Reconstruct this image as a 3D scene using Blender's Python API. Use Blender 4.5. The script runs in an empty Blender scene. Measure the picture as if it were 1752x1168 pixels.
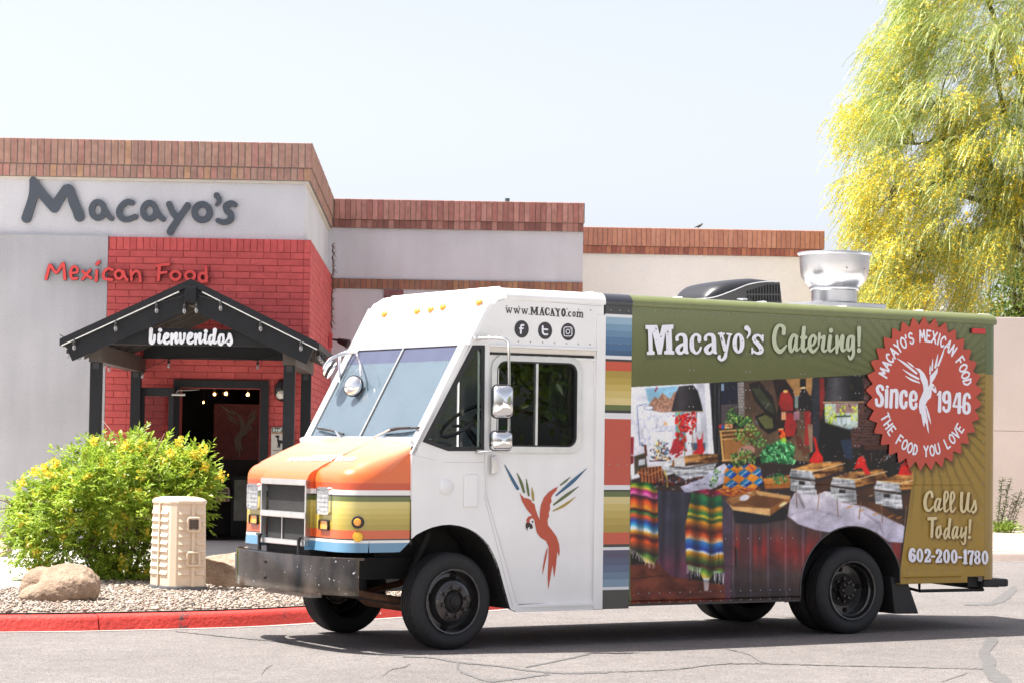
import bpy, bmesh, math, random
import numpy as np
from mathutils import Vector, Matrix
random.seed(7); RNG = np.random.default_rng(11)
SC = bpy.context.scene
COL = SC.collection
PI = math.pi

# ------------------------------------------------------------------ camera
FPX, PITCH, ROLL, CAMH = 4045.0, 0.0423, 0.0141, 1.7099      # solved from wheels, rails and brick courses
_cp, _sp, _cr, _sr = math.cos(PITCH), math.sin(PITCH), math.cos(ROLL), math.sin(ROLL)
FW = np.array([0, _cp, _sp]); _up = np.array([0, -_sp, _cp]); _rt = np.array([1.0, 0, 0])
RT = _rt * _cr + _up * _sr; UP = -_rt * _sr + _up * _cr
cam_d = bpy.data.cameras.new('camera'); cam = bpy.data.objects.new('camera', cam_d); COL.objects.link(cam)
cam.matrix_world = Matrix(((RT[0], UP[0], -FW[0], 0), (RT[1], UP[1], -FW[1], 0), (RT[2], UP[2], -FW[2], CAMH), (0, 0, 0, 1)))
cam_d.sensor_width = 36.0; cam_d.sensor_fit = 'HORIZONTAL'; cam_d.lens = FPX / 1752 * 36
cam_d.clip_end = 3000; cam_d.clip_start = 0.5
cam_d.dof.use_dof = True; cam_d.dof.focus_distance = 20.0; cam_d.dof.aperture_fstop = 10.0
SC.camera = cam

# ------------------------------------------------------------------ daylight
SUN_EL = math.radians(64.5); SUN_AZ = math.radians(181.0)      # direction towards the sun in the xy plane: from the left
sdir = Vector((math.cos(SUN_AZ) * math.cos(SUN_EL), math.sin(SUN_AZ) * math.cos(SUN_EL), math.sin(SUN_EL)))
world = bpy.data.worlds.new('World'); SC.world = world; world.use_nodes = True
nt = world.node_tree; nt.nodes.clear()
sky = nt.nodes.new('ShaderNodeTexSky'); sky.sky_type = 'NISHITA'; sky.sun_disc = False
sky.sun_elevation = SUN_EL; sky.sun_rotation = PI / 2 - SUN_AZ
sky.air_density = 0.8; sky.dust_density = 3.5; sky.ozone_density = 1.0; sky.altitude = 300
bg = nt.nodes.new('ShaderNodeBackground'); bg.inputs['Strength'].default_value = 0.092
wo = nt.nodes.new('ShaderNodeOutputWorld')
hs = nt.nodes.new('ShaderNodeHueSaturation'); hs.inputs['Saturation'].default_value = 0.46
nt.links.new(sky.outputs[0], hs.inputs['Color']); wb = nt.nodes.new('ShaderNodeVectorMath'); wb.operation = 'MULTIPLY'; wb.inputs[1].default_value = (1.0, .968, .972)      # camera white balance of the hazy sky
nt.links.new(hs.outputs[0], wb.inputs[0]); nt.links.new(wb.outputs[0], bg.inputs[0]); nt.links.new(bg.outputs[0], wo.inputs[0])
sun_d = bpy.data.lights.new('sun', 'SUN'); sun_d.energy = 4.0; sun_d.angle = math.radians(0.53); sun_d.color = (1.0, 0.955, 0.89)
sun = bpy.data.objects.new('sun', sun_d); COL.objects.link(sun)
sun.rotation_euler = sdir.to_track_quat('Z', 'Y').to_euler(); sun.location = (-20, 0, 40)
SC.view_settings.view_transform = 'Standard'; SC.view_settings.look = 'None'
SC.view_settings.exposure = 1.56; SC.view_settings.gamma = 1.0; SC.view_settings.use_curve_mapping = False
SC.render.engine = 'CYCLES'
SC.cycles.use_denoising = True; SC.cycles.max_bounces = 8; SC.cycles.diffuse_bounces = 4; SC.cycles.transparent_max_bounces = 12
SC.cycles.caustics_reflective = False; SC.cycles.caustics_refractive = False; SC.cycles.sample_clamp_indirect = 6.0

# ------------------------------------------------------------------ reading positions on real planes
def ray(x, y):
    x = np.asarray(x, float); y = np.asarray(y, float)
    return FW * FPX + RT * (x - 876)[..., None] - UP * (y - 584)[..., None]
CAMP = np.array([0, 0, CAMH])
def hit(x, y, p, n):
    d = ray(x, y); t = ((np.asarray(p) - CAMP) @ n) / (d @ n); return CAMP + d * t[..., None]
def topx(P):
    q = np.asarray(P, float) - CAMP; d = q @ FW
    return 876 + FPX * (q @ RT) / d, 584 - FPX * (q @ UP) / d
def ground(x, y, z=0.0):
    return hit(x, y, (0, 0, z), np.array([0, 0, 1.0]))
# truck frame: l runs to the rear, y to the far side, z up
TYAW = 0.5555
TA = np.array([math.cos(TYAW), math.sin(TYAW), 0]); TN = np.array([math.sin(TYAW), -math.cos(TYAW), 0])
TO = np.array([-0.4475, 19.4483, 0]) + TN * 0.03
def side(x, y, off=0.0):
    P = hit(x, y, TO - TN * off, TN) - TO
    return np.stack([P @ TA, np.full(np.shape(P @ TA), off), P[..., 2]], -1)
def front(x, y, l):
    P = hit(x, y, TO + TA * l, TA) - TO
    return np.stack([np.full(np.shape(P @ TA), l), -(P @ TN), P[..., 2]], -1)
def t_world(l, y, z):
    l = np.asarray(l, float); y = np.asarray(y, float); z = np.asarray(z, float)
    return TO + l[..., None] * TA - y[..., None] * TN + z[..., None] * np.array([0, 0, 1.0])
# building frame: u along the front, y into depth
BS = 36.0 / 28.1453; BYAW = 0.0343
BU = np.array([math.cos(BYAW), math.sin(BYAW), 0]); BD = np.array([-math.sin(BYAW), math.cos(BYAW), 0])
BO = np.array([-2.4181 * BS, 36.0, 0])
def bld(x, y, dep=0.0):
    P = hit(x, y, BO + BD * dep, BD) - BO
    return np.stack([P @ BU, np.full(np.shape(P @ BU), dep), P[..., 2]], -1)
def bsd(x, y, u=0.0):
    P = hit(x, y, BO + BU * u, BU) - BO
    return np.stack([np.full(np.shape(P @ BU), u), P @ BD, P[..., 2]], -1)

# ------------------------------------------------------------------ materials
def s2l(c):
    c = np.asarray(c, float) / 255.0
    return np.where(c <= 0.04045, c / 12.92, ((c + 0.055) / 1.055) ** 2.4)
def rgb(*c):
    return tuple(float(v) for v in s2l(c))
MATS = {}
def mat(name, col, rough=0.6, metal=0.0, var=0.10, vscale=6.0, bump=0.0, bscale=80.0, coat=0.0, spec=0.5, fine=0.0, emit=None, estr=0.0, streak=0.0):
    if name in MATS: return MATS[name]
    m = bpy.data.materials.new(name); m.use_nodes = True; t = m.node_tree; N = t.nodes; L = t.links
    b = N['Principled BSDF']; b.inputs['Roughness'].default_value = rough; b.inputs['Metallic'].default_value = metal
    b.inputs['Coat Weight'].default_value = coat; b.inputs['Coat Roughness'].default_value = 0.12
    b.inputs['Specular IOR Level'].default_value = spec
    tc = N.new('ShaderNodeTexCoord')
    if var > 0 or fine > 0:
        n1 = N.new('ShaderNodeTexNoise'); n1.inputs['Scale'].default_value = vscale; n1.inputs['Detail'].default_value = 5
        L.new(tc.outputs['Object'], n1.inputs['Vector'])
        mr = N.new('ShaderNodeMapRange'); mr.inputs[1].default_value = .3; mr.inputs[2].default_value = .7
        mr.inputs[3].default_value = 1 - var; mr.inputs[4].default_value = 1 + var; L.new(n1.outputs[0], mr.inputs[0])
        src = mr.outputs[0]
        if fine > 0:
            n2 = N.new('ShaderNodeTexNoise'); n2.inputs['Scale'].default_value = bscale; n2.inputs['Detail'].default_value = 3
            L.new(tc.outputs['Object'], n2.inputs['Vector'])
            m2 = N.new('ShaderNodeMapRange'); m2.inputs[1].default_value = .3; m2.inputs[2].default_value = .7
            m2.inputs[3].default_value = 1 - fine; m2.inputs[4].default_value = 1 + fine; L.new(n2.outputs[0], m2.inputs[0])
            mm = N.new('ShaderNodeMath'); mm.operation = 'MULTIPLY'; L.new(src, mm.inputs[0]); L.new(m2.outputs[0], mm.inputs[1]); src = mm.outputs[0]
        if streak > 0:
            mp = N.new('ShaderNodeMapping'); mp.inputs['Scale'].default_value = (2.2, 2.2, .22); L.new(tc.outputs['Object'], mp.inputs[0]); n4 = N.new('ShaderNodeTexNoise'); n4.inputs['Scale'].default_value = 2; n4.inputs['Detail'].default_value = 7; L.new(mp.outputs[0], n4.inputs['Vector'])
            m4 = N.new('ShaderNodeMapRange'); m4.inputs[1].default_value = .3; m4.inputs[2].default_value = .7; m4.inputs[3].default_value = 1 - streak; m4.inputs[4].default_value = 1 + streak; L.new(n4.outputs[0], m4.inputs[0])
            m5 = N.new('ShaderNodeMath'); m5.operation = 'MULTIPLY'; L.new(src, m5.inputs[0]); L.new(m4.outputs[0], m5.inputs[1]); src = m5.outputs[0]
        vm = N.new('ShaderNodeVectorMath'); vm.operation = 'SCALE'; vm.inputs[0].default_value = col[:3]
        L.new(src, vm.inputs['Scale']); L.new(vm.outputs[0], b.inputs['Base Color'])
    else:
        b.inputs['Base Color'].default_value = (*col[:3], 1)
    if bump > 0:
        nb = N.new('ShaderNodeTexNoise'); nb.inputs['Scale'].default_value = bscale; nb.inputs['Detail'].default_value = 6
        L.new(tc.outputs['Object'], nb.inputs['Vector'])
        bp = N.new('ShaderNodeBump'); bp.inputs['Strength'].default_value = 1.0; bp.inputs['Distance'].default_value = bump
        L.new(nb.outputs[0], bp.inputs['Height']); L.new(bp.outputs[0], b.inputs['Normal'])
    if emit is not None:
        b.inputs['Emission Color'].default_value = (*emit, 1); b.inputs['Emission Strength'].default_value = estr
    MATS[name] = m; return m
def brick_mat(name, cols, var=0.16, bump=0.002, rough=0.85):
    m = bpy.data.materials.new(name); m.use_nodes = True; t = m.node_tree; N = t.nodes; L = t.links
    b = N['Principled BSDF']; b.inputs['Roughness'].default_value = rough; b.inputs['Specular IOR Level'].default_value = .3
    oi = N.new('ShaderNodeObjectInfo'); ge = N.new('ShaderNodeNewGeometry'); ad = N.new('ShaderNodeMath'); ad.operation = 'ADD'
    L.new(oi.outputs['Random'], ad.inputs[0]); L.new(ge.outputs['Random Per Island'], ad.inputs[1])
    fr = N.new('ShaderNodeMath'); fr.operation = 'FRACT'; L.new(ad.outputs[0], fr.inputs[0])
    r = N.new('ShaderNodeValToRGB'); r.color_ramp.interpolation = 'CONSTANT'; e = r.color_ramp.elements
    while len(e) > 1: e.remove(e[-1])
    for i, c in enumerate(cols):
        q = e[0] if i == 0 else e.new(i / len(cols)); q.position = i / len(cols); q.color = (*c, 1)
    L.new(fr.outputs[0], r.inputs[0])
    tc = N.new('ShaderNodeTexCoord'); n = N.new('ShaderNodeTexNoise'); n.inputs['Scale'].default_value = 9; n.inputs['Detail'].default_value = 6
    n.noise_dimensions = '4D'; L.new(tc.outputs['Object'], n.inputs['Vector'])
    w10 = N.new('ShaderNodeMath'); w10.operation = 'MULTIPLY'; w10.inputs[1].default_value = 57; L.new(fr.outputs[0], w10.inputs[0]); L.new(w10.outputs[0], n.inputs['W'])
    mr = N.new('ShaderNodeMapRange'); mr.inputs[1].default_value = .3; mr.inputs[2].default_value = .7; mr.inputs[3].default_value = 1 - var; mr.inputs[4].default_value = 1 + var
    L.new(n.outputs[0], mr.inputs[0]); vm = N.new('ShaderNodeVectorMath'); vm.operation = 'SCALE'
    L.new(r.outputs[0], vm.inputs[0]); L.new(mr.outputs[0], vm.inputs['Scale']); L.new(vm.outputs[0], b.inputs['Base Color'])
    n3 = N.new('ShaderNodeTexNoise'); n3.inputs['Scale'].default_value = 60; n3.inputs['Detail'].default_value = 6; L.new(tc.outputs['Object'], n3.inputs['Vector'])
    bp = N.new('ShaderNodeBump'); bp.inputs['Strength'].default_value = 1; bp.inputs['Distance'].default_value = bump
    L.new(n3.outputs[0], bp.inputs['Height']); L.new(bp.outputs[0], b.inputs['Normal'])
    MATS[name] = m; return m
def glass_mat(name, tint=(.75, .85, .9), refl=1.0, veil=0.0, dcol=(.8, .85, .9), rough=0.0):
    m = bpy.data.materials.new(name); m.use_nodes = True; t = m.node_tree; N = t.nodes; L = t.links; N.clear()
    o = N.new('ShaderNodeOutputMaterial'); tr = N.new('ShaderNodeBsdfTransparent'); tr.inputs[0].default_value = (*tint, 1)
    gl = N.new('ShaderNodeBsdfGlossy'); gl.inputs['Roughness'].default_value = rough; gl.inputs[0].default_value = (refl, refl, refl, 1)
    fr = N.new('ShaderNodeFresnel'); fr.inputs[0].default_value = 1.55
    mx = N.new('ShaderNodeMixShader'); L.new(fr.outputs[0], mx.inputs[0]); L.new(tr.outputs[0], mx.inputs[1]); L.new(gl.outputs[0], mx.inputs[2])
    out = mx.outputs[0]
    if veil > 0:  # mixes a diffuse colour over the clear glass, slightly uneven
        df = N.new('ShaderNodeBsdfDiffuse'); df.inputs[0].default_value = (*dcol, 1)
        tc = N.new('ShaderNodeTexCoord'); n = N.new('ShaderNodeTexNoise'); n.inputs['Scale'].default_value = 5; n.inputs['Detail'].default_value = 8
        L.new(tc.outputs['Object'], n.inputs[0]); mr = N.new('ShaderNodeMapRange'); mr.inputs[1].default_value = .3; mr.inputs[2].default_value = .7
        mr.inputs[3].default_value = veil * .92; mr.inputs[4].default_value = veil * 1.08; L.new(n.outputs[0], mr.inputs[0])
        m2 = N.new('ShaderNodeMixShader'); L.new(mr.outputs[0], m2.inputs[0]); L.new(out, m2.inputs[1]); L.new(df.outputs[0], m2.inputs[2]); out = m2.outputs[0]
    L.new(out, o.inputs[0]); MATS[name] = m; return m
def ramp_z_mat(name, stops, rough=.35, coat=.4):
    """vinyl bands: colour by height on the thing; stops = [(z_bottom, colour), ...] rising"""
    m = bpy.data.materials.new(name); m.use_nodes = True; t = m.node_tree; N = t.nodes; L = t.links
    b = N['Principled BSDF']; b.inputs['Roughness'].default_value = rough; b.inputs['Coat Weight'].default_value = coat; b.inputs['Coat Roughness'].default_value = .15
    tc = N.new('ShaderNodeTexCoord'); sp = N.new('ShaderNodeSeparateXYZ'); L.new(tc.outputs['Object'], sp.inputs[0])
    z0 = stops[0][0]; z1 = stops[-1][0] + .01
    # chain of mixes gives any number of bands
    prev = None
    for z, c in stops:
        if prev is None:
            rg = N.new('ShaderNodeRGB'); rg.outputs[0].default_value = (*c, 1); prev = rg.outputs[0]; continue
        gt = N.new('ShaderNodeMath'); gt.operation = 'GREATER_THAN'; gt.inputs[1].default_value = z; L.new(sp.outputs[2], gt.inputs[0])
        mx = N.new('ShaderNodeMix'); mx.data_type = 'RGBA'; mx.inputs[7].default_value = (*c, 1)
        L.new(gt.outputs[0], mx.inputs[0]); L.new(prev, mx.inputs[6]); prev = mx.outputs[2]
    n1 = N.new('ShaderNodeTexNoise'); n1.inputs['Scale'].default_value = 4; n1.inputs['Detail'].default_value = 6; L.new(tc.outputs['Object'], n1.inputs['Vector'])
    mr = N.new('ShaderNodeMapRange'); mr.inputs[3].default_value = .93; mr.inputs[4].default_value = 1.07; L.new(n1.outputs[0], mr.inputs[0])
    vm = N.new('ShaderNodeVectorMath'); vm.operation = 'SCALE'; L.new(prev, vm.inputs[0]); L.new(mr.outputs[0], vm.inputs['Scale']); L.new(vm.outputs[0], b.inputs['Base Color'])
    MATS[name] = m; return m

# ------------------------------------------------------------------ mesh helpers
def link(name, me, m=None, parent=None, loc=None):
    o = bpy.data.objects.new(name, me); COL.objects.link(o)
    if m is not None and me is not None and len(me.materials) == 0: me.materials.append(m)
    if parent is not None: o.parent = parent
    if loc is not None: o.location = loc
    return o
def thing(name, label, cat, loc=(0, 0, 0), rz=0.0, group=None):
    o = bpy.data.objects.new(name, None); COL.objects.link(o); o.location = loc; o.rotation_euler = (0, 0, rz)
    o.empty_display_size = .2; o['label'] = label; o['category'] = cat
    if group: o['group'] = group
    return o
def tag(o, label, cat, group=None):
    o['label'] = label; o['category'] = cat
    if group: o['group'] = group
    return o
def kind(o, k): o['kind'] = k; return o
class MB:
    def __init__(s): s.v = []; s.f = []
    def add(s, v, f):
        n = len(s.v); s.v += [tuple(map(float, p)) for p in v]; s.f += [tuple(i + n for i in q) for q in f]; return s
    def box(s, x0, x1, y0, y1, z0, z1):
        v = [(x, y, z) for z in (z0, z1) for y in (y0, y1) for x in (x0, x1)]
        return s.add(v, [(0, 2, 3, 1), (4, 5, 7, 6), (0, 1, 5, 4), (2, 6, 7, 3), (0, 4, 6, 2), (1, 3, 7, 5)])
    def hexa(s, p):   # eight corners: bottom loop of four, then top loop of four
        return s.add(p, [(3, 2, 1, 0), (4, 5, 6, 7), (0, 1, 5, 4), (1, 2, 6, 5), (2, 3, 7, 6), (3, 0, 4, 7)])
    def tube(s, path, r, n=10, cap=True):
        path = [Vector(p) for p in path]; rs = r if hasattr(r, '__len__') else [r] * len(path)
        rings = []; up = None
        for i, p in enumerate(path):
            d = (path[min(i + 1, len(path) - 1)] - path[max(i - 1, 0)]).normalized()
            if up is None: up = d.orthogonal().normalized()
            else:
                up = (up - d * up.dot(d)); up = up.normalized() if up.length > 1e-6 else d.orthogonal().normalized()
            w = d.cross(up); rings.append([p + (up * math.cos(2 * PI * k / n) + w * math.sin(2 * PI * k / n)) * rs[i] for k in range(n)])
        b = len(s.v); s.v += [tuple(q) for R in rings for q in R]
        for i in range(len(rings) - 1):
            for k in range(n):
                s.f.append((b + i * n + k, b + i * n + (k + 1) % n, b + (i + 1) * n + (k + 1) % n, b + (i + 1) * n + k))
        if cap:
            s.f.append(tuple(b + k for k in reversed(range(n)))); s.f.append(tuple(b + (len(rings) - 1) * n + k for k in range(n)))
        return s
    def lathe(s, prof, n=32, center=(0, 0, 0), axis='y', closed=False):
        b = len(s.v); m = len(prof)
        for k in range(n):
            a = 2 * PI * k / n
            for r, h in prof:
                if axis == 'y': p = (r * math.cos(a), h, r * math.sin(a))
                elif axis == 'z': p = (r * math.cos(a), r * math.sin(a), h)
                else: p = (h, r * math.cos(a), r * math.sin(a))
                s.v.append((p[0] + center[0], p[1] + center[1], p[2] + center[2]))
        for k in range(n):
            for i in range(m if closed else m - 1):
                s.f.append((b + k * m + i, b + ((k + 1) % n) * m + i, b + ((k + 1) % n) * m + (i + 1) % m, b + k * m + (i + 1) % m))
        return s
    def prism(s, poly, fa, fb):
        """polygon (2D) extruded between two mappings of a 2D point to 3D"""
        n = len(poly); A = [fa(*p) for p in poly]; B = [fb(*p) for p in poly]
        return s.add(A + B, [tuple(range(n)), tuple(reversed(range(n, 2 * n)))] + [(i, n + i, n + (i + 1) % n, (i + 1) % n) for i in range(n)])
    def mesh(s, name, smooth=False, bevel=0.0, seg=2, fix=True):
        me = bpy.data.meshes.new(name); me.from_pydata(s.v, [], s.f)
        if bevel > 0 or fix:
            bm = bmesh.new(); bm.from_mesh(me)
            if fix: bmesh.ops.recalc_face_normals(bm, faces=bm.faces[:])
            if bevel > 0: bmesh.ops.bevel(bm, geom=[e for e in bm.edges if len(e.link_faces) == 2 and e.calc_face_angle(0) > .5], offset=bevel, segments=seg, affect='EDGES', profile=.6, clamp_overlap=True)
            bm.to_mesh(me); bm.free()
        if smooth:
            me.polygons.foreach_set('use_smooth', [True] * len(me.polygons))
            if smooth is not True: me.set_sharp_from_angle(angle=math.radians(smooth))
        me.update(); return me
    def build(s, name, m, parent=None, smooth=False, bevel=0.0, seg=2, fix=True):
        return link(name, s.mesh(name, smooth, bevel, seg, fix), m, parent)
def np_mesh(name, V, F, smooth=False):
    """V (n,3) array, F (m,k) array of equal-sized faces"""
    V = np.asarray(V, np.float32); F = np.asarray(F, np.int32); m, k = F.shape
    me = bpy.data.meshes.new(name); me.vertices.add(len(V)); me.vertices.foreach_set('co', V.ravel())
    me.loops.add(m * k); me.loops.foreach_set('vertex_index', F.ravel()); me.polygons.add(m)
    me.polygons.foreach_set('loop_start', np.arange(m, dtype=np.int32) * k); me.polygons.foreach_set('loop_total', np.full(m, k, np.int32))
    if smooth: me.polygons.foreach_set('use_smooth', np.ones(m, bool))
    me.update(calc_edges=True); me.validate(); return me

# ------------------------------------------------------------------ lettering and cut-outs: outline from strokes and polygons
def crs(pts, n=5):
    """smooth curve through (x,y,r) points"""
    P = np.array([(p[0], p[1], p[2]) for p in pts], float)
    if len(P) < 3: return P
    Q = np.vstack([2 * P[0] - P[1], P, 2 * P[-1] - P[-2]]); out = []
    for i in range(1, len(Q) - 2):
        for k in range(n):
            t = k / n
            out.append(.5 * ((2 * Q[i]) + (-Q[i - 1] + Q[i + 1]) * t + (2 * Q[i - 1] - 5 * Q[i] + 4 * Q[i + 1] - Q[i + 2]) * t * t + (-Q[i - 1] + 3 * Q[i] - 3 * Q[i + 1] + Q[i + 2]) * t ** 3))
    out.append(P[-1]); out = np.array(out); out[:, 2] = np.maximum(out[:, 2], P[:, 2].min() * .7); return out
def sd_stroke(X, Y, P):
    D = np.full(X.shape, 1e9)
    if len(P) == 1: return np.hypot(X - P[0][0], Y - P[0][1]) - P[0][2]
    for a, b in zip(P[:-1], P[1:]):
        dx, dy = b[0] - a[0], b[1] - a[1]; L2 = dx * dx + dy * dy + 1e-12
        t = np.clip(((X - a[0]) * dx + (Y - a[1]) * dy) / L2, 0, 1)
        D = np.minimum(D, np.hypot(X - a[0] - t * dx, Y - a[1] - t * dy) - (a[2] + (b[2] - a[2]) * t))
    return D
def sd_poly(X, Y, P):
    P = np.asarray(P, float); D = np.full(X.shape, 1e9); ins = np.zeros(X.shape, bool)
    for i in range(len(P)):
        a = P[i - 1]; b = P[i]; dx, dy = b - a; L2 = dx * dx + dy * dy + 1e-12
        t = np.clip(((X - a[0]) * dx + (Y - a[1]) * dy) / L2, 0, 1)
        D = np.minimum(D, np.hypot(X - a[0] - t * dx, Y - a[1] - t * dy))
        if a[1] != b[1]:
            c = (a[1] > Y) != (b[1] > Y); ins ^= c & (X < (b[0] - a[0]) * (Y - a[1]) / (b[1] - a[1]) + a[0])
    return np.where(ins, -D, D)
def ell(cx, cy, rx, ry, r, a0=0, a1=360, n=24):
    return np.array([(cx + rx * math.cos(math.radians(a0 + (a1 - a0) * k / n)), cy + ry * math.sin(math.radians(a0 + (a1 - a0) * k / n)), r) for k in range(n + 1)])
def epoly(cx, cy, rx, ry, n=32):
    return [(cx + rx * math.cos(2 * PI * k / n), cy + ry * math.sin(2 * PI * k / n)) for k in range(n)]
def rrect(x0, y0, x1, y1, r, n=6):
    out = []
    for cx, cy, a in ((x1 - r, y1 - r, 0), (x0 + r, y1 - r, 90), (x0 + r, y0 + r, 180), (x1 - r, y0 + r, 270)):
        out += [(cx + r * math.cos(math.radians(a + 90 * k / n)), cy + r * math.sin(math.radians(a + 90 * k / n))) for k in range(n + 1)]
    return out
def Zm(x0, y0, s):
    def f(pts, smooth=True):
        P = [(x0 + p[0] / s, y0 + p[1] / s, p[2] / s if len(p) > 2 else 0) for p in pts]
        return crs(P) if smooth and len(P) > 2 else np.array(P)
    return f
def outline(strokes=(), polys=(), neg=(), negs=(), h=.5, grow=0.0):
    """filled marching squares; returns 2D verts, faces and the boundary segments"""
    A = [np.asarray(s)[:, :2] for s in strokes] + [np.asarray(p, float)[:, :2] for p in polys]
    R = max([float(np.asarray(s)[:, 2].max()) for s in strokes] + [0]) + 2 * h + grow
    lo = np.vstack(A).min(0) - R; hi = np.vstack(A).max(0) + R
    xs = np.arange(lo[0], hi[0] + h, h); ys = np.arange(lo[1], hi[1] + h, h); X, Y = np.meshgrid(xs, ys)
    D = np.full(X.shape, 1e9)
    for s in strokes:
        for q in ([s] if len(s) == 1 else [s[i:i + 2] for i in range(len(s) - 1)]):
            q = np.asarray(q); m_ = q[:, 2].max() + grow + 2 * h; i0, j0 = np.maximum(((q[:, :2].min(0) - m_ - lo) / h).astype(int), 0); i1, j1 = ((q[:, :2].max(0) + m_ - lo) / h).astype(int) + 2
            w_ = (slice(j0, j1), slice(i0, i1)); D[w_] = np.minimum(D[w_], sd_stroke(X[w_], Y[w_], q))
    for p in polys: D = np.minimum(D, sd_poly(X, Y, p))
    D = D - grow
    for p in neg: D = np.maximum(D, -sd_poly(X, Y, p))
    for s in negs: D = np.maximum(D, -sd_stroke(X, Y, s))
    I = D < 0; cnt = I[:-1, :-1].astype(int) + I[1:, :-1] + I[:-1, 1:] + I[1:, 1:]
    V = []; F = []; S = []
    for j in range(cnt.shape[0]):
        row = cnt[j] == 4
        if row.any():
            d = np.diff(np.concatenate([[0], row.astype(int), [0]])); st = np.where(d == 1)[0]; en = np.where(d == -1)[0]
            for a, b in zip(st, en):
                n = len(V); V += [(xs[a], ys[j]), (xs[b], ys[j]), (xs[b], ys[j + 1]), (xs[a], ys[j + 1])]; F.append((n, n + 1, n + 2, n + 3))
    for j, i in zip(*np.where((cnt > 0) & (cnt < 4))):
        c = [(i, j), (i + 1, j), (i + 1, j + 1), (i, j + 1)]; n = len(V); loop = []; cross = []
        for k in range(4):
            (ia, ja), (ib, jb) = c[k], c[(k + 1) % 4]; da, db = D[ja, ia], D[jb, ib]
            if da < 0: loop.append((xs[ia], ys[ja]))
            if (da < 0) != (db < 0):
                t = da / (da - db); loop.append((xs[ia] + (xs[ib] - xs[ia]) * t, ys[ja] + (ys[jb] - ys[ja]) * t)); cross.append(len(loop) - 1)
        if len(loop) < 3: continue
        V += loop; F.append(tuple(range(n, n + len(loop))))
        if len(cross) == 2: S.append((n + cross[0], n + cross[1]))
        elif len(cross) == 4:
            S += [(n + cross[0], n + cross[1]), (n + cross[2], n + cross[3])]
    return np.array(V), F, S
def cut(name, m, parent, fa, fb=None, **kw):
    """flat or thick cut-out: fa maps the 2D outline to the front face, fb to the back (thick)"""
    V, F, S = outline(**kw); A = np.asarray(fa(V[:, 0], V[:, 1])); n = len(A); f = list(F)
    if fb is not None:
        B = np.asarray(fb(V[:, 0], V[:, 1])); A = np.vstack([A, B]); f += [(a, b, b + n, a + n) for a, b in S]
        f += [tuple(i + n for i in reversed(q)) for q in F]
    me = bpy.data.meshes.new(name); me.from_pydata(A.tolist(), [], f); me.update()
    return link(name, me, m, parent)
def noise2(x, y, seed=0):
    """smooth value noise, arrays in, -1..1 out"""
    r = np.random.default_rng(seed); T = r.uniform(-1, 1, (256, 256))
    xi = np.floor(x).astype(int); yi = np.floor(y).astype(int); fx = x - xi; fy = y - yi
    fx = fx * fx * (3 - 2 * fx); fy = fy * fy * (3 - 2 * fy)
    a = T[yi % 256, xi % 256]; b = T[yi % 256, (xi + 1) % 256]; c = T[(yi + 1) % 256, xi % 256]; d = T[(yi + 1) % 256, (xi + 1) % 256]
    return (a + (b - a) * fx) * (1 - fy) + (c + (d - c) * fx) * fy
def fbm2(x, y, seed=0, o=4):
    return sum(noise2(x * 2 ** k, y * 2 ** k, seed + k) / 2 ** k for k in range(o)) / 1.9
# ================================================================== THE SETTING
def asphalt_mat():
    m = bpy.data.materials.new('asphalt'); m.use_nodes = True; t = m.node_tree; N = t.nodes; L = t.links
    b = N['Principled BSDF']; b.inputs['Roughness'].default_value = .9; b.inputs['Specular IOR Level'].default_value = .25
    tc = N.new('ShaderNodeTexCoord')
    def nz(sc, lo, hi, det=4):
        n = N.new('ShaderNodeTexNoise'); n.inputs['Scale'].default_value = sc; n.inputs['Detail'].default_value = det; L.new(tc.outputs['Object'], n.inputs['Vector'])
        r = N.new('ShaderNodeMapRange'); r.inputs[1].default_value = .3; r.inputs[2].default_value = .7; r.inputs[3].default_value = lo; r.inputs[4].default_value = hi; L.new(n.outputs[0], r.inputs[0]); return r.outputs[0]
    v = N.new('ShaderNodeTexVoronoi'); v.inputs['Scale'].default_value = 95; L.new(tc.outputs['Object'], v.inputs['Vector'])
    sv = N.new('ShaderNodeSeparateColor'); L.new(v.outputs['Color'], sv.inputs[0])
    sr = N.new('ShaderNodeMapRange'); sr.inputs[3].default_value = .62; sr.inputs[4].default_value = 1.38; L.new(sv.outputs[0], sr.inputs[0])
    src = sr.outputs[0]
    for o in (nz(.5, .88, 1.09, 8), nz(4, .93, 1.07), nz(160, .75, 1.25, 2)):
        q = N.new('ShaderNodeMath'); q.operation = 'MULTIPLY'; L.new(src, q.inputs[0]); L.new(o, q.inputs[1]); src = q.outputs[0]
    hue = N.new('ShaderNodeMix'); hue.data_type = 'RGBA'; hue.inputs[6].default_value = (.188, .163, .150, 1); hue.inputs[7].default_value = (.150, .146, .146, 1); L.new(sv.outputs[1], hue.inputs[0])
    vm = N.new('ShaderNodeVectorMath'); vm.operation = 'SCALE'; L.new(hue.outputs[2], vm.inputs[0]); L.new(src, vm.inputs['Scale']); L.new(vm.outputs[0], b.inputs['Base Color'])
    bp = N.new('ShaderNodeBump'); bp.inputs['Distance'].default_value = .004; L.new(v.outputs['Distance'], bp.inputs['Height']); L.new(bp.outputs[0], b.inputs['Normal'])
    return m
M_ASPH = asphalt_mat()
M_CONC = mat('concrete', (.50, .475, .44), rough=.9, var=.07, vscale=1.2, fine=.06, bscale=90, bump=.002)
M_CONC2 = mat('concrete_gutter', (.34, .32, .30), rough=.9, var=.12, vscale=3, fine=.1, bscale=70, bump=.002)
M_SOIL = mat('gravel_base', (.30, .25, .215), rough=.95, var=.2, vscale=12, fine=.35, bscale=70, bump=.012)
M_DIRT = mat('dry_dirt', (.43, .36, .28), rough=.95, var=.15, vscale=1.5, fine=.12, bscale=40, bump=.01)

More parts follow.
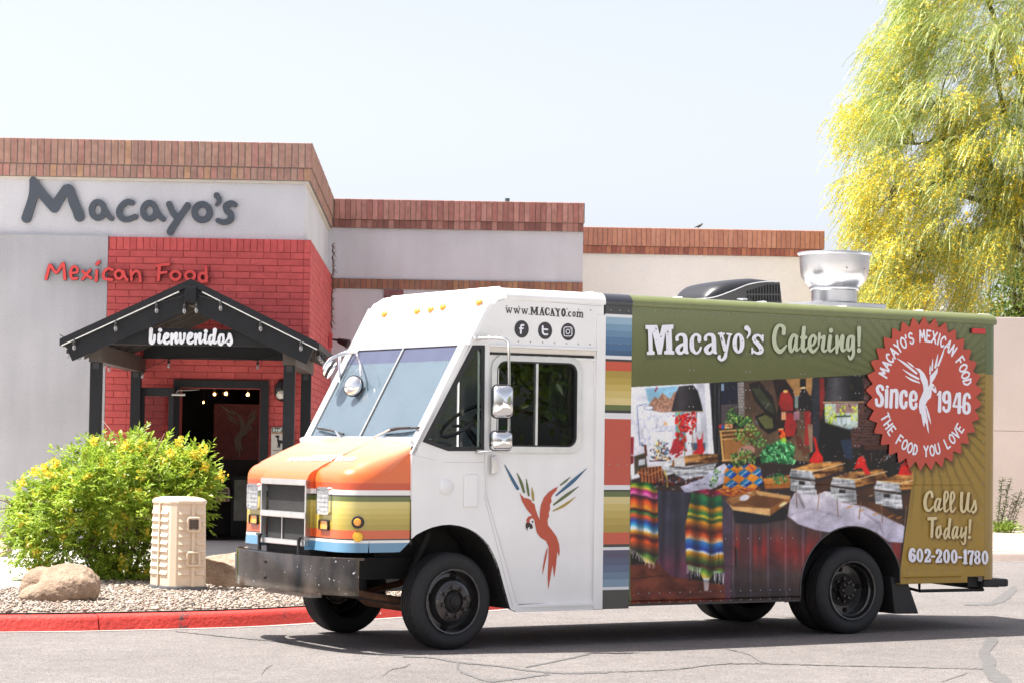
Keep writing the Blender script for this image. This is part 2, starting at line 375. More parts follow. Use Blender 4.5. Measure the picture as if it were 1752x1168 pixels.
gv = MB(); gv.add([(-400, -200, 0), (400, -200, 0), (400, 900, 0), (-400, 900, 0)], [(0, 1, 2, 3)])
kind(gv.build('road', M_ASPH, fix=False), 'structure')

cf = MB(); cf.add([(-60, -50, .004), (60, -50, .004), (60, 14.6, .004), (-60, 14.6, .004)], [(0, 1, 2, 3)]); kind(cf.build('unseen_bounce_slab', M_CONC, fix=False), 'structure')  # unseen concrete sheet, added to bounce light onto truck side and building fronts
KP = [(-40, 12.2, 1), (-20, 16.6, 1), (-12, 18.6, 1), (-7, 19.9, 1), (-4.41, 20.62, 1), (-3.6, 20.9, 1), (-2.48, 21.5, 1), (-1.85, 22.08, 1), (-1.28, 22.72, 1), (-.35, 23.85, 1), (.5, 25.2, 1), (1.6, 27.5, 1), (2.6, 30.5, 1), (3.5, 33.4, 1), (5.0, 35.4, 1), (7.5, 36.1, 1), (12, 36.3, 1), (20, 36.5, 1), (60, 37, 1)]
KC = crs(KP, 10)[:, :2]
def offs(C, d):
    t = np.gradient(C, axis=0); t /= np.linalg.norm(t, axis=1)[:, None]; return C + np.stack([-t[:, 1], t[:, 0]], 1) * d
KI = offs(KC, .155)
inner = [(float(p[0]), float(p[1]), .146) for p in KI] + [(60, 140, .146), (-40, 140, .146)]
pv = MB(); pv.add(inner, [tuple(range(len(inner)))]); kind(pv.build('pavement', M_CONC, fix=False), 'structure')
# scored joints of the concrete walk are real narrow grooves: dark strips 3 mm above the slab would read as paint, so the walk is laid as flags
gut = MB(); G0 = offs(KC, -.10)
for i in range(len(KC) - 1):
    gut.add([(*G0[i], .004), (*G0[i + 1], .004), (*KC[i + 1], .004), (*KC[i], .004)], [(0, 1, 2, 3)])
kind(gut.build('gutter_strip', M_CONC2, fix=False), 'structure')

def kerb_mat():
    m = bpy.data.materials.new('red_kerb_paint'); m.use_nodes = True; t = m.node_tree; N = t.nodes; L = t.links
    b = N['Principled BSDF']; b.inputs['Roughness'].default_value = .6
    tc = N.new('ShaderNodeTexCoord'); n = N.new('ShaderNodeTexNoise'); n.inputs['Scale'].default_value = 2.6; n.inputs['Detail'].default_value = 9; n.inputs['Roughness'].default_value = .68
    L.new(tc.outputs['Object'], n.inputs['Vector'])
    r = N.new('ShaderNodeValToRGB'); e = r.color_ramp.elements
    e[0].position = .0; e[0].color = (.07, .045, .045, 1); e[1].position = 1; e[1].color = (.60, .30, .26, 1)
    for p, c in ((.37, (.10, .055, .05, 1)), (.405, (.50, .036, .026, 1)), (.60, (.57, .046, .032, 1)), (.70, (.57, .055, .042, 1)), (.735, (.60, .30, .26, 1))):
        q = e.new(p); q.color = c
    L.new(n.outputs[0], r.inputs[0]); L.new(r.outputs[0], b.inputs['Base Color'])
    n2 = N.new('ShaderNodeTexNoise'); n2.inputs['Scale'].default_value = 30; n2.inputs['Detail'].default_value = 5; L.new(tc.outputs['Object'], n2.inputs['Vector'])
    bp = N.new('ShaderNodeBump'); bp.inputs['Distance'].default_value = .008; L.new(n2.outputs[0], bp.inputs['Height']); L.new(bp.outputs[0], b.inputs['Normal'])
    return m
M_KRED = kerb_mat(); M_KERB = mat('plain_kerb', (.36, .29, .25), rough=.9, var=.15, vscale=3, fine=.12, bscale=60, bump=.004)
M_KPNK = mat('worn_kerb_top', (.62, .36, .32), rough=.85, var=.2, vscale=9, fine=.2, bscale=50, bump=.004)
prof = [(-.016, 0.0), (.018, .088), (.029, .114), (.052, .131), (.153, .138), (.153, .0)]
arc = np.concatenate([[0], np.cumsum(np.linalg.norm(np.diff(KC, axis=0), axis=1))])
i170 = int(np.argmin(np.abs(KC[:, 0] + 3.6)))
tan = np.gradient(KC, axis=0); tan /= np.linalg.norm(tan, axis=1)[:, None]; nor = np.stack([-tan[:, 1], tan[:, 0]], 1)
kerb = thing('kerb', '', ''); del kerb['label']; del kerb['category']; kind(kerb, 'structure')
ends = [0, 10, 20, 28, 38, i170]; k = i170
while k < len(KC) - 1: k = min(k + 26, len(KC) - 1); ends.append(k)
for a, b in zip(ends[:-1], ends[1:]):
    if b - a < 2: continue
    mb = MB(); R = []
    sN = b - a
    for i in range(a, b + 1):
        c = KC[i].copy()
        if i == a: c = c + tan[i] * .006
        if i == b: c = c - tan[i] * .006
        R.append([(c[0] + nor[i][0] * d, c[1] + nor[i][1] * d, z) for d, z in prof])
    n = len(prof); vs = [p for q in R for p in q]; fs = []
    for i in range(len(R) - 1):
        for j in range(n - 1): fs.append((i * n + j, i * n + j + 1, (i + 1) * n + j + 1, (i + 1) * n + j))
    fs += [tuple(range(n)), tuple(reversed(range((len(R) - 1) * n, len(R) * n)))]
    mb.add(vs, fs); red = KC[(a + b) // 2][0] < 3.0
    o = mb.build('kerb_section', M_KRED if red else M_KERB, kerb, smooth=40)
# letters painted on the kerb face behind the far front wheel
kx = [(638, 1052), (649, 1051)]
M_WPAINT = mat('white_line_paint', (.75, .74, .72), rough=.7, var=.15, vscale=20)
def kface(x, y):   # the kerb face near the far front wheel is close to straight
    p0 = KC[np.argmin(np.abs(KC[:, 0] + 1.28))]; j = int(np.argmin(np.abs(KC[:, 0] + 1.28))); nn = np.array([nor[j][0], nor[j][1], 0.])
    return hit(np.asarray(x), np.asarray(y), np.array([p0[0], p0[1], 0]) + nn * .0, nn)
z = Zm(630, 1040, 1)
kl = cut('kerb_lettering', M_WPAINT, None, kface, strokes=[z([(3, 16, 1.1), (7, 9, 1.1), (11, 16, 1.1)], False), z([(5, 13, 1.), (9, 13, 1.)], False), z([(15, 15.5, 1.1), (15, 8.5, 1.1), (21, 15, 1.1), (21, 8, 1.1)], False)], h=.4)
kl.parent = kerb

# ---- planting bed
bb_px = [(-420, 1015), (-60, 1011), (0, 1007), (130, 1001), (215, 984), (300, 978), (420, 971), (560, 962), (640, 1000)]
back = [tuple(ground(x, y, .15)[:2]) for x, y in bb_px]
fr = [tuple(p) for p in offs(KC, .157)[26:90]]
bed = fr + [b for b in reversed(back) if b[1] > 21]
bed = [(float(x), float(y)) for x, y in bed]
bv = MB(); bv.add([(x, y, .152) for x, y in bed], [tuple(range(len(bed)))]); kind(bv.build('planting_bed', M_SOIL, fix=False), 'structure')
# gravel: thousands of stones nobody could count
bedA = np.array(bed)
lo, hi = bedA.min(0), bedA.max(0); lo[0] = max(lo[0], -6.4)
NP = 22000
gx = RNG.uniform(lo[0], hi[0], NP * 2); gy = RNG.uniform(lo[1], hi[1], NP * 2)
ok = sd_poly(gx, gy, bedA) < -.02; gx = gx[ok][:NP]; gy = gy[ok][:NP]; n = len(gx)
base = np.array([(1, 0, 0), (-1, 0, 0), (0, 1, 0), (0, -1, 0), (0, 0, 1), (0, 0, -1), (.62, .62, .55), (-.6, .64, .55), (.62, -.6, .5), (-.62, -.6, .55)])
bf = np.array([(4, 0, 6), (4, 6, 2), (0, 2, 6), (4, 2, 7), (4, 7, 1), (2, 1, 7), (4, 1, 9), (4, 9, 3), (1, 3, 9), (4, 3, 8), (4, 8, 0), (3, 0, 8), (5, 2, 0), (5, 1, 2), (5, 3, 1), (5, 0, 3)])
sz = RNG.uniform(.007, .018, n) * (1 + (RNG.uniform(0, 1, n) > .93) * .5)
P = base[None] * (1 + RNG.uniform(-.28, .28, (n, 10, 1))) * (sz[:, None, None] * np.stack([RNG.uniform(.8, 1.4, n), RNG.uniform(.8, 1.3, n), RNG.uniform(.5, .85, n)], 1)[:, None])
an = RNG.uniform(0, 2 * PI, n); ca, sa = np.cos(an)[:, None], np.sin(an)[:, None]
P = np.stack([P[..., 0] * ca - P[..., 1] * sa, P[..., 0] * sa + P[..., 1] * ca, P[..., 2]], -1)
P += np.stack([gx, gy, .152 + sz * .35 + RNG.uniform(0, .010, n)], 1)[:, None]
Fg = (bf[None] + (np.arange(n) * 10)[:, None, None]).reshape(-1, 3)
M_GRAV = brick_mat('gravel_stones', [(.36, .30, .25), (.24, .20, .17), (.44, .37, .31), (.16, .135, .115), (.38, .30, .235), (.50, .44, .38), (.30, .225, .18)], var=.2, bump=.002)
kind(link('gravel', np_mesh('gravel', P.reshape(-1, 3), Fg), M_GRAV), 'stuff')

# ---- strip of dry ground in front of the far wall
dv = MB(); dv.add([(4.2, 37.2, .15), (60, 37.6, .15), (60, 62, .15), (4.2, 62, .15)], [(0, 1, 2, 3)]); kind(dv.build('dry_ground', M_DIRT, fix=False), 'structure')

# ---- sealed cracks and seams in the asphalt
M_TAR = mat('crack_filler', (.05, .049, .05), rough=.8, var=.2, vscale=10, fine=.15, bscale=90)
M_TAR2 = mat('faded_crack_filler', (.108, .104, .102), rough=.88, var=.15, vscale=8, fine=.2, bscale=90)
M_CRK = mat('open_crack', (.105, .10, .096), rough=.95, var=.2, vscale=20)
def gnd(zz): return lambda x, y: ground(np.asarray(x), np.asarray(y), zz)
def wig(pts, amp=1.0, n=9, seed=1):
    P = crs(pts, n); r = np.random.default_rng(seed); P = np.array([np.interp(np.linspace(0, 1, len(P) * 3), np.linspace(0, 1, len(P)), P[:, k]) for k in range(3)]).T; P[:, 0] += r.normal(0, amp * .9, len(P)); P[:, 1] += r.normal(0, amp * .45, len(P)); P[:, 2] *= r.uniform(.55, 1.15, len(P)); return P
roads = thing('road_repairs', '', ''); del roads['label']; del roads['category']; kind(roads, 'structure')
cut('crack_sealant', M_TAR2, roads, gnd(.004), strokes=[wig([(1698, 1094, 7), (1690, 1104, 8), (1682, 1118, 7), (1694, 1130, 9), (1692, 1142, 9), (1702, 1154, 10), (1722, 1170, 12)], 1.2, 6, 3)], h=.7)
cut('crack_sealant', M_TAR2, roads, gnd(.004), strokes=[wig([(1735, 1006, 5), (1722, 1018, 6), (1708, 1026, 5), (1690, 1032, 2), (1650, 1034, 1)], .8, 6, 4)], h=.6)
cut('crack_sealant', M_TAR2, roads, gnd(.004), strokes=[wig([(690, 1122, 1.0), (740, 1124, 1.3), (780, 1131, 1.6), (850, 1138, 1.2), (900, 1145, 1.4), (960, 1150, 1.7), (1040, 1149, 1.2)], .6, 6, 5), wig([(782, 1131, 2), (786, 1145, 1.8), (815, 1158, 1.8), (840, 1163, 2.4), (880, 1160, 1.4), (940, 1152, 1.4)], .7, 6, 6), wig([(900, 1140, 1), (960, 1128, 1.2), (1010, 1117, 1.)], .6, 6, 7)], h=.5)
cut('crack_sealant', M_CRK, roads, gnd(.005), strokes=[wig([(1000, 1148, .5), (1080, 1147, .5), (1160, 1143, .6), (1230, 1135, .7), (1310, 1134, .5), (1420, 1137, .6), (1560, 1140, .5), (1680, 1143, .5)], .7, 7, 8), wig([(300, 1079, .5), (360, 1085, .55), (420, 1091, .6), (500, 1098, .6)], .7, 7, 9), wig([(655, 1155, .4), (670, 1144, .5), (690, 1140, .5), (702, 1134, .4)], .6, 5, 10), wig([(1240, 1108, .4), (1280, 1118, .5), (1300, 1130, .6), (1312, 1133, .6)], .6, 5, 11), wig([(1610, 1165, .4), (1640, 1155, .5), (1655, 1150, .4)], .6, 5, 12), wig([(448, 1152, .4), (455, 1142, .5), (466, 1136, .4)], .5, 5, 13)], h=.3)
# ================================================================== THE RESTAURANT BUILDING
ZTOP = float(CAMH + (5.24 - CAMH) * BS)          # about 6.22
ZC1 = ZTOP - .388; ZC2 = ZC1 - .195               # bottom of tall and short coping courses
ZRED = float(bld(300, 406.5)[2])                  # top of the red brick
U0 = float(bld(183.5, 500)[0])                    # left edge of the red brick
M_STUC = mat('pale_grey_stucco', (.60, .595, .62), streak=.03, rough=.92, var=.06, vscale=1.1, fine=.05, bscale=45, bump=.006)
M_STUC2 = mat('lower_stucco', (.425, .42, .44), streak=.055, rough=.92, var=.10, vscale=.8, fine=.05, bscale=45, bump=.006)
M_CREAM = mat('cream_stucco', (.90, .865, .835), rough=.92, var=.04, vscale=.8, fine=.04, bscale=45, bump=.006)
M_MORT = mat('grey_mortar', (.20, .175, .16), rough=.95, var=.1, vscale=20)
M_REDM = mat('painted_mortar', (.34, .058, .056), rough=.8, var=.1, vscale=20)
M_RED = brick_mat('red_painted_brick', [(.54, .090, .086), (.49, .080, .078), (.57, .098, .092), (.52, .086, .082)], var=.13, bump=.0025, rough=.62)
COPC = [(.33, .185, .145), (.35, .155, .125), (.37, .20, .145), (.29, .135, .11), (.34, .20, .16), (.32, .17, .135), (.36, .145, .125), (.33, .19, .15), (.43, .225, .125), (.30, .16, .135), (.35, .185, .145), (.31, .165, .13)]
COPC = [tuple(.6 * v + .4 * w for v, w in zip((a * 1.22, b * 1.35, c * 1.38), (.415, .245, .185))) for a, b, c in COPC]
M_COP = brick_mat('fired_coping_brick', COPC, var=.2)
COPC2 = [(.31, .135, .105), (.28, .105, .085), (.35, .15, .12), (.25, .10, .08), (.33, .15, .12)]
COPC2 = [(a * 1.32, b * 1.5, c * 1.55) for a, b, c in COPC2]
M_COP2 = brick_mat('red_brown_brick', COPC2, var=.18)
COPC3 = [(.46, .185, .115), (.43, .17, .11), (.48, .20, .13), (.40, .155, .10)]
COPC3 = [(a * 1.22, b * 1.4, c * 1.5) for a, b, c in COPC3]
M_COP3 = brick_mat('orange_brick', COPC3, var=.12)
M_COP4 = brick_mat('orange_mixed_brick', [(.44, .17, .115), (.31, .11, .085), (.38, .14, .10), (.50, .20, .12), (.35, .12, .09)], var=.15)
M_BAND = brick_mat('band_brick', [(.27, .14, .09), (.23, .11, .075), (.34, .18, .10), (.25, .13, .095), (.29, .13, .085)], var=.18)
house = thing('restaurant_building', 'flat roofed grey stucco restaurant with red brick entrance block and brick coping', 'building', tuple(BO), BYAW)

def brick_mesh(name, w, d, h, c=.006):
    """front face towards -y, chamfered edges, origin at the lower left front"""
    mb = MB(); x0, x1, z0, z1 = 0, w, 0, h
    f = [(x0 + c, 0, z0 + c), (x1 - c, 0, z0 + c), (x1 - c, 0, z1 - c), (x0 + c, 0, z1 - c)]
    g = [(x0, c, z0), (x1, c, z0), (x1, c, z1), (x0, c, z1)]; k = [(x0, d, z0), (x1, d, z0), (x1, d, z1), (x0, d, z1)]
    mb.add(f + g + k, [(0, 1, 2, 3)] + [(4 + i, 4 + (i + 1) % 4, (i + 1) % 4, i) for i in range(4)] + [(8 + i, 8 + (i + 1) % 4, 4 + (i + 1) % 4, 4 + i) for i in range(4)])
    return mb.mesh(name, fix=True)
def bricks_row(name, me, m, us, y, z, parent=house, jit=.003):
    for u in us: link(name, me, m, parent, (u, y + random.uniform(-jit, jit), z))
MOD = .1016
# ---- coping of the entrance block (front run, single bricks)
UL = -6.2
nu = int((0 - UL) / MOD)
us = [-(i + 1) * MOD for i in range(nu)]
me_up = brick_mesh('coping_brick', MOD - .013, .12, .380); me_lo = brick_mesh('coping_brick', MOD - .013, .11, .184)
me_up.materials.append(M_COP); me_lo.materials.append(M_COP)
bricks_row('coping_brick', me_up, None, us, 0.0, ZC1 + .004)
bricks_row('coping_brick', me_lo, None, [u - .014 for u in us], .018, ZC2 + .004)
# mortar backing and roof of the block
b = MB(); b.box(UL - 20, -.008, .008, .20, ZC1, ZTOP - .012); b.box(UL - 20, -.024, .026, .19, ZC2, ZC1)
b.box(-.19, -.009, .19, 8.2, ZC1, ZTOP - .012); b.box(-.20, -.025, .19, 8.2, ZC2, ZC1)
b.build('coping_mortar', M_MORT, house)
# side run of the coping: too foreshortened to pick apart, real bricks in one mesh
def course_mesh_side(name, z0, h, w, dep0, dep1, u, m, name2='brick_course'):
    mb = MB(); y = dep0
    while y < dep1 - .01:
        ln = min(w, dep1 - y) - .010; c = .005; j = random.uniform(-.003, .003)
        mb.hexa([(u - .10, y, z0), (u - c + j, y, z0), (u + j, y + c, z0), (u - .10, y + ln, z0), (u - .10, y, z0 + h), (u - c + j, y, z0 + h), (u + j, y + c, z0 + h), (u - .10, y + ln, z0 + h)] if False else
                [(u - .10, y, z0), (u + j, y, z0), (u + j, y + ln, z0), (u - .10, y + ln, z0), (u - .10, y, z0 + h), (u + j, y, z0 + h), (u + j, y + ln, z0 + h), (u - .10, y + ln, z0 + h)])
        y += w
    o = mb.build(name2, m, house); kind(o, 'stuff'); return o
course_mesh_side('c', ZC1 + .004, .380, MOD, .004, 8.15, -.001, M_COP)
course_mesh_side('c', ZC2 + .004, .186, MOD, .022, 8.15, -.018, M_COP)
# ---- stucco
s = MB(); s.box(-40, -.10, .09, .4, ZRED + .002, ZC2); s.box(-.4, -.10, .4, 8.2, ZRED + .002, ZC2)
s.build('wall_band', M_STUC, house)
tr = MB(); tr.box(-40, -.055, .045, .089, ZC2 - .045, ZC2 - .003); tr.box(-.099, -.055, .089, 8.2, ZC2 - .045, ZC2 - .003); tr.build('drip_trim', mat('cream_trim', (.60, .54, .46), var=.08), house)
s = MB(); s.box(-40, U0 - .004, 0, .4, 0, ZRED); s.build('wall', M_STUC2, house)
led = MB(); led.box(-40, U0 - .005, .002, .088, ZRED + .001, ZRED + .012); led.build('ledge', M_STUC2, house)
# roof and body of the block so that it is solid
r = MB(); r.box(-40, -.2, .2, 8.4, ZTOP - .5, ZTOP - .35); r.build('roof', mat('roof_membrane', (.5, .5, .48), var=.1), house)
# ---- door opening
D0 = float(bld(306, 760)[0]); D1 = float(bld(444, 760)[0]); DZ = float(bld(375, 663)[2])
F0 = float(bld(295.5, 760)[0]); F1 = float(bld(458.5, 760)[0]); FZ = float(bld(375, 649.5)[2])
s = MB(); s.box(U0, D0 + .01, .012, .3, 0, ZRED - .004); s.box(D1 - .01, -.012, .012, .3, 0, ZRED - .004); s.box(D0 + .01, D1 - .01, .012, .3, DZ - .01, ZRED - .004)
s.box(-.3, -.012, .3, 8.2, 0, ZRED - .004); s.build('brick_backing', M_REDM, house)
# soldier course on top
me_so = brick_mesh('brick', MOD - .007, .09, .196, .004); me_so.materials.append(M_RED)
k = int((0 - U0) / MOD)
for i in range(k): link('brick', me_so, None, house, (-(i + 1) * MOD + .002, 0 + random.uniform(-.002, .002), ZRED - .2))
# stretchers
me_st = brick_mesh('brick', 4 * MOD - .008, .09, MOD - .008, .004); me_st.materials.append(M_RED)
me_ha = brick_mesh('brick', 2 * MOD - .008, .09, MOD - .008, .004); me_ha.materials.append(M_RED)
me_q = brick_mesh('brick', 1 * MOD - .008, .09, MOD - .008, .004); me_q.materials.append(M_RED)
zc = ZRED - .2 - MOD; row = 0; CL = MB()
def clip_brick(u, w, z):   # bricks cut by the door frame or the left edge
    a, b = u, u + w - .008
    if z < FZ - .02 and b > F0 + .02 and a < F1 - .02:
        if a < F0 + .02 and b < F1: b = F0 + .02
        elif b > F1 - .02 and a > F0: a = F1 - .02
        else: return None
    if a < U0: a = U0 + .002
    return (a, b) if b - a > .02 else None
while zc > .12:
    u = -MOD - (0 if row % 2 else 2 * MOD)
    link('brick', me_q if row % 2 else me_ha, None, house, (-MOD + .004 if row % 2 else -2 * MOD - MOD + .004, random.uniform(-.002, .002), zc)) if row % 2 else None
    if row % 2 == 0:
        link('brick', me_q, None, house, (-MOD + .004, 0, zc)); link('brick', me_ha, None, house, (-3 * MOD + .004, 0, zc)); u = -3 * MOD
    else: u = -MOD
    while u > U0 + .03:
        u -= 4 * MOD; q = clip_brick(u + .004, 4 * MOD, zc)
        if q is None: continue
        if zc > 1.25 and abs(q[1] - q[0] - (4 * MOD - .008)) < 1e-3: link('brick', me_st, None, house, (u + .004, random.uniform(-.002, .002), zc))
        else: CL.box(q[0], q[1], random.uniform(-.002, .002), .09, zc, zc + MOD - .008)
    zc -= MOD; row += 1
kind(CL.build('cut_brick', M_RED, house, bevel=.003, seg=1), 'stuff')
# side face of the red block, bricks in one mesh
sb = MB(); zc = ZRED - .2; row = 0
y = .002
while y < 8.1:
    sb.box(-.1, random.uniform(-.002, .002), y, y + MOD - .008, zc, zc + .196); y += MOD
zc -= MOD
while zc > .1:
    y = .002 if row % 2 else -.2
    while y < 8.1:
        a = max(y, .002); sb.box(-.1, random.uniform(-.002, .002), a, min(y + 4 * MOD, 8.1) - .008, zc, zc + MOD - .008); y += 4 * MOD
    zc -= MOD; row += 1
kind(sb.build('side_bricks', M_RED, house), 'stuff')

# ---- middle wing
W2 = 8.05; u_r2 = float(bld(997.5, 440, W2)[0]); dz = 0
zt2 = float(bld(800, 344, W2)[2]); za2 = zt2 - .385; zb2 = float(bld(800, 393.5, W2)[2])
zs1 = float(bld(800, 480, W2)[2]); zs0 = float(bld(800, 497, W2)[2])
s = MB(); s.box(-.2, u_r2, W2 + .04, W2 + 9, 0, zt2 - .02); s.build('wall', mat('wing_stucco', (.55, .54, .57), streak=.04, rough=.92, var=.06, vscale=1, fine=.05, bscale=45, bump=.006), house)
b = MB(); b.box(-.01, u_r2 + .02, W2 - .03, W2 + .039, za2, zt2 - .01); b.box(-.01, u_r2, W2 - .005, W2 + .039, zb2, za2 - .001); b.box(-.01, u_r2, W2 + .012, W2 + .039, zs0, zs1)
b.build('coping_mortar', M_MORT, house)
me_u2 = brick_mesh('coping_brick', MOD - .008, .06, zt2 - za2 - .006); me_u2.materials.append(M_COP2)
me_l2 = brick_mesh('coping_brick', MOD - .008, .04, za2 - zb2 - .008); me_l2.materials.append(M_COP2)
me_s2 = brick_mesh('coping_brick', MOD - .010, .03, zs1 - zs0 - .006); me_s2.materials.append(M_BAND)
k2 = int(u_r2 / MOD); us2 = [u_r2 + .012 - (i + 1) * MOD for i in range(k2)]
bricks_row('coping_brick', me_u2, None, us2, W2 - .045, za2 + .003)
bricks_row('band_brick', me_s2, None, us2, W2 - .0, zs0 + .003)
lo2 = MB()
for u in us2: lo2.box(u, u + MOD - .010, W2 - .018 + random.uniform(-.003, .003), W2 + .02, zb2 + .004, za2 - .005)
bm2 = brick_mat('dark_mixed_brick', [(.23, .10, .085), (.28, .125, .10), (.42, .21, .17), (.22, .095, .08), (.25, .11, .09), (.36, .17, .14)], var=.15)
kind(lo2.build('lower_coping_bricks', bm2, house), 'stuff')
# brick pier under the band
pu0, pu1 = float(bld(657, 500, W2)[0]), float(bld(690.5, 500, W2)[0])
zc = zs0 - .006 - .1
me_p = brick_mesh('pier_brick', pu1 - pu0, .06, MOD - .012); me_p.materials.append(brick_mat('pier_brick', [(.20, .085, .085), (.17, .07, .072), (.22, .10, .095)], var=.2))
for i in range(40):
    if zc > .2: link('pier_brick', me_p, None, house, (pu0, W2 + .01 + random.uniform(-.003, .003), zc))
    zc -= MOD
# ---- right wing, set further back
W3 = float(13.3); u_l3, u_r3 = float(bld(998, 440, W3)[0]), float(bld(1409.5, 410, W3)[0])
zt3 = float(bld(1200, 391.8, W3)[2]); za3 = float(bld(1200, 423.5, W3)[2]); zb3 = float(bld(1200, 436.8, W3)[2])
s = MB(); s.box(u_l3 - 1, u_r3 - .02, W3 + .04, W3 + 9, 0, zt3 - .02); s.build('wall', M_CREAM, house)
b = MB(); b.box(u_l3 - 1, u_r3 + .01, W3 - .03, W3 + .039, za3, zt3 - .01); b.box(u_l3 - 1, u_r3 - .02, W3 - .005, W3 + .039, zb3, za3 - .001); b.build('coping_mortar', M_MORT, house)
me_u3 = brick_mesh('coping_brick', MOD - .009, .06, zt3 - za3 - .006); me_u3.materials.append(M_COP3)
k3 = int((u_r3 - u_l3) / MOD) + 2; us3 = [u_r3 - (i + 1) * MOD + .012 for i in range(k3)]
bricks_row('coping_brick', me_u3, None, us3, W3 - .045, za3 + .003)
lo3 = MB()
for u in us3: lo3.box(u - .02, u + MOD - .03, W3 - .018 + random.uniform(-.003, .003), W3 + .02, zb3 + .004, za3 - .005)
kind(lo3.build('lower_coping_bricks', M_COP4, house), 'stuff')
sd3 = MB()   # return of the right wing's coping
for i in range(30): sd3.box(u_r3 - .05, u_r3 + .010, W3 + .05 + i * MOD, W3 + .05 + (i + 1) * MOD - .009, za3 + .003, zt3 - .003)
kind(sd3.build('side_bricks', M_COP3, house), 'stuff')
# lower wing at the far right end, seen between the branches
W4 = 15.0; u40, u41 = float(bld(1380, 500, W4)[0]), float(bld(1597, 500, W4)[0]); z4 = float(bld(1570, 468, W4)[2]); z4b = float(bld(1570, 485, W4)[2])
s = MB(); s.box(u40, u41, W4, W4 + 6, 0, z4b); s.build('wall', mat('tan_stucco', (.46, .38, .31), var=.06, bump=.005), house)
s = MB(); s.box(u40, u41 + .03, W4 - .04, W4 + 6, z4b, z4); s.build('fascia', mat('brown_fascia', (.30, .12, .09), var=.15), house)

# ---- vent pipe and bird on the copings
vp = bld(868, 343, W2 + .6)
v = MB(); v.lathe([(0, 0), (.035, 0), (.035, .28), (.045, .29), (.045, .34), (0, .35)], 14, axis='z')
pz = float(zt2 - .22)
o = v.build('vent_pipe', mat('dark_green_pipe', (.03, .06, .05), rough=.5), None, smooth=40); tag(o, 'small dark vent pipe poking above the brown middle coping', 'pipe')
P = BO + BU * vp[0] + BD * (W2 + .6); o.location = (P[0], P[1], pz)
bp_ = bld(1195, 389, W3 + .02); P = BO + BU * bp_[0] + BD * (W3 + .05)
bd = MB(); bd.tube([(-.14, 0, .05), (-.08, 0, .075), (0, 0, .095), (.07, 0, .125), (.10, 0, .15), (.115, 0, .17), (.135, 0, .172), (.16, 0, .168)], [.006, .018, .042, .040, .026, .026, .018, .002], 10)
bird = bd.build('bird', mat('dark_feathers', (.045, .05, .05), rough=.6), None, smooth=True); tag(bird, 'small dark bird perched on the orange brick coping', 'bird'); bird.location = (P[0], P[1], zt3 - .012); bird.rotation_euler = (0, 0, .3); bird.scale = (.7, .7, .7)
lg = MB(); lg.tube([(.0, -.012, 0), (.0, -.012, .06)], .004, 5); lg.tube([(.0, .012, 0), (.0, .012, .06)], .004, 5); lg.build('leg', MATS['dark_feathers'], bird)

# ---- dead vine and floodlight on the red corner
vine = MB(); pts = []
for i in range(26):
    yy = 430 + i * 6.4; xx = 571 - i * .19 if True else 0
    q = bsd(559 + (570 - 559) * min(1, i / 6) if i < 6 else 570 - (i - 6) * .22, yy - 30, .02); pts.append((float(q[0]) + random.uniform(0, .03), 7.2 + random.uniform(-.06, .06), float(q[2])))
vine.tube(pts, .012, 5)
for p in pts:
    for k in range(4):
        d = Vector((random.uniform(.01, .08), random.uniform(-.09, .05), random.uniform(-.12, .05))); vine.tube([p, Vector(p) + d], [.007, .002], 4)
vo = vine.build('dead_vine', mat('dry_vine', (.16, .09, .06), rough=.9), None); vo.location = tuple(BO); vo.rotation_euler = (0, 0, BYAW); tag(vo, 'dry brown vine clinging to the corner of the red brick wall', 'vine')
fl = thing('flood_light', 'small black flood light on the side of the red brick wall', 'wall lamp', tuple(BO), BYAW)
q = bsd(568, 588, .02); fy = 6.9; fz = float(bsd(571, 588, .02)[2]); fz = float(CAMH + (757 - 589) / FPX * 42.8)
x0 = .0
MB().box(.0, .07, fy - .09, fy + .09, fz - .12, fz + .14).build('junction_box', M_RED, fl, bevel=.01)
MB().tube([(.07, fy, fz + .03), (.14, fy, fz + .02), (.18, fy - .02, fz)], .02, 8).build('arm', mat('black_metal', (.02, .02, .022), rough=.4), fl, smooth=40)
mb = MB(); mb.tube([(.16, fy - .02, fz + .02), (.20, fy - .04, fz), (.30, fy - .06, fz - .03), (.36, fy - .08, fz - .055)], [.03, .05, .07, .085], 14); mb.build('lamp_head', MATS['black_metal'], fl, smooth=40)

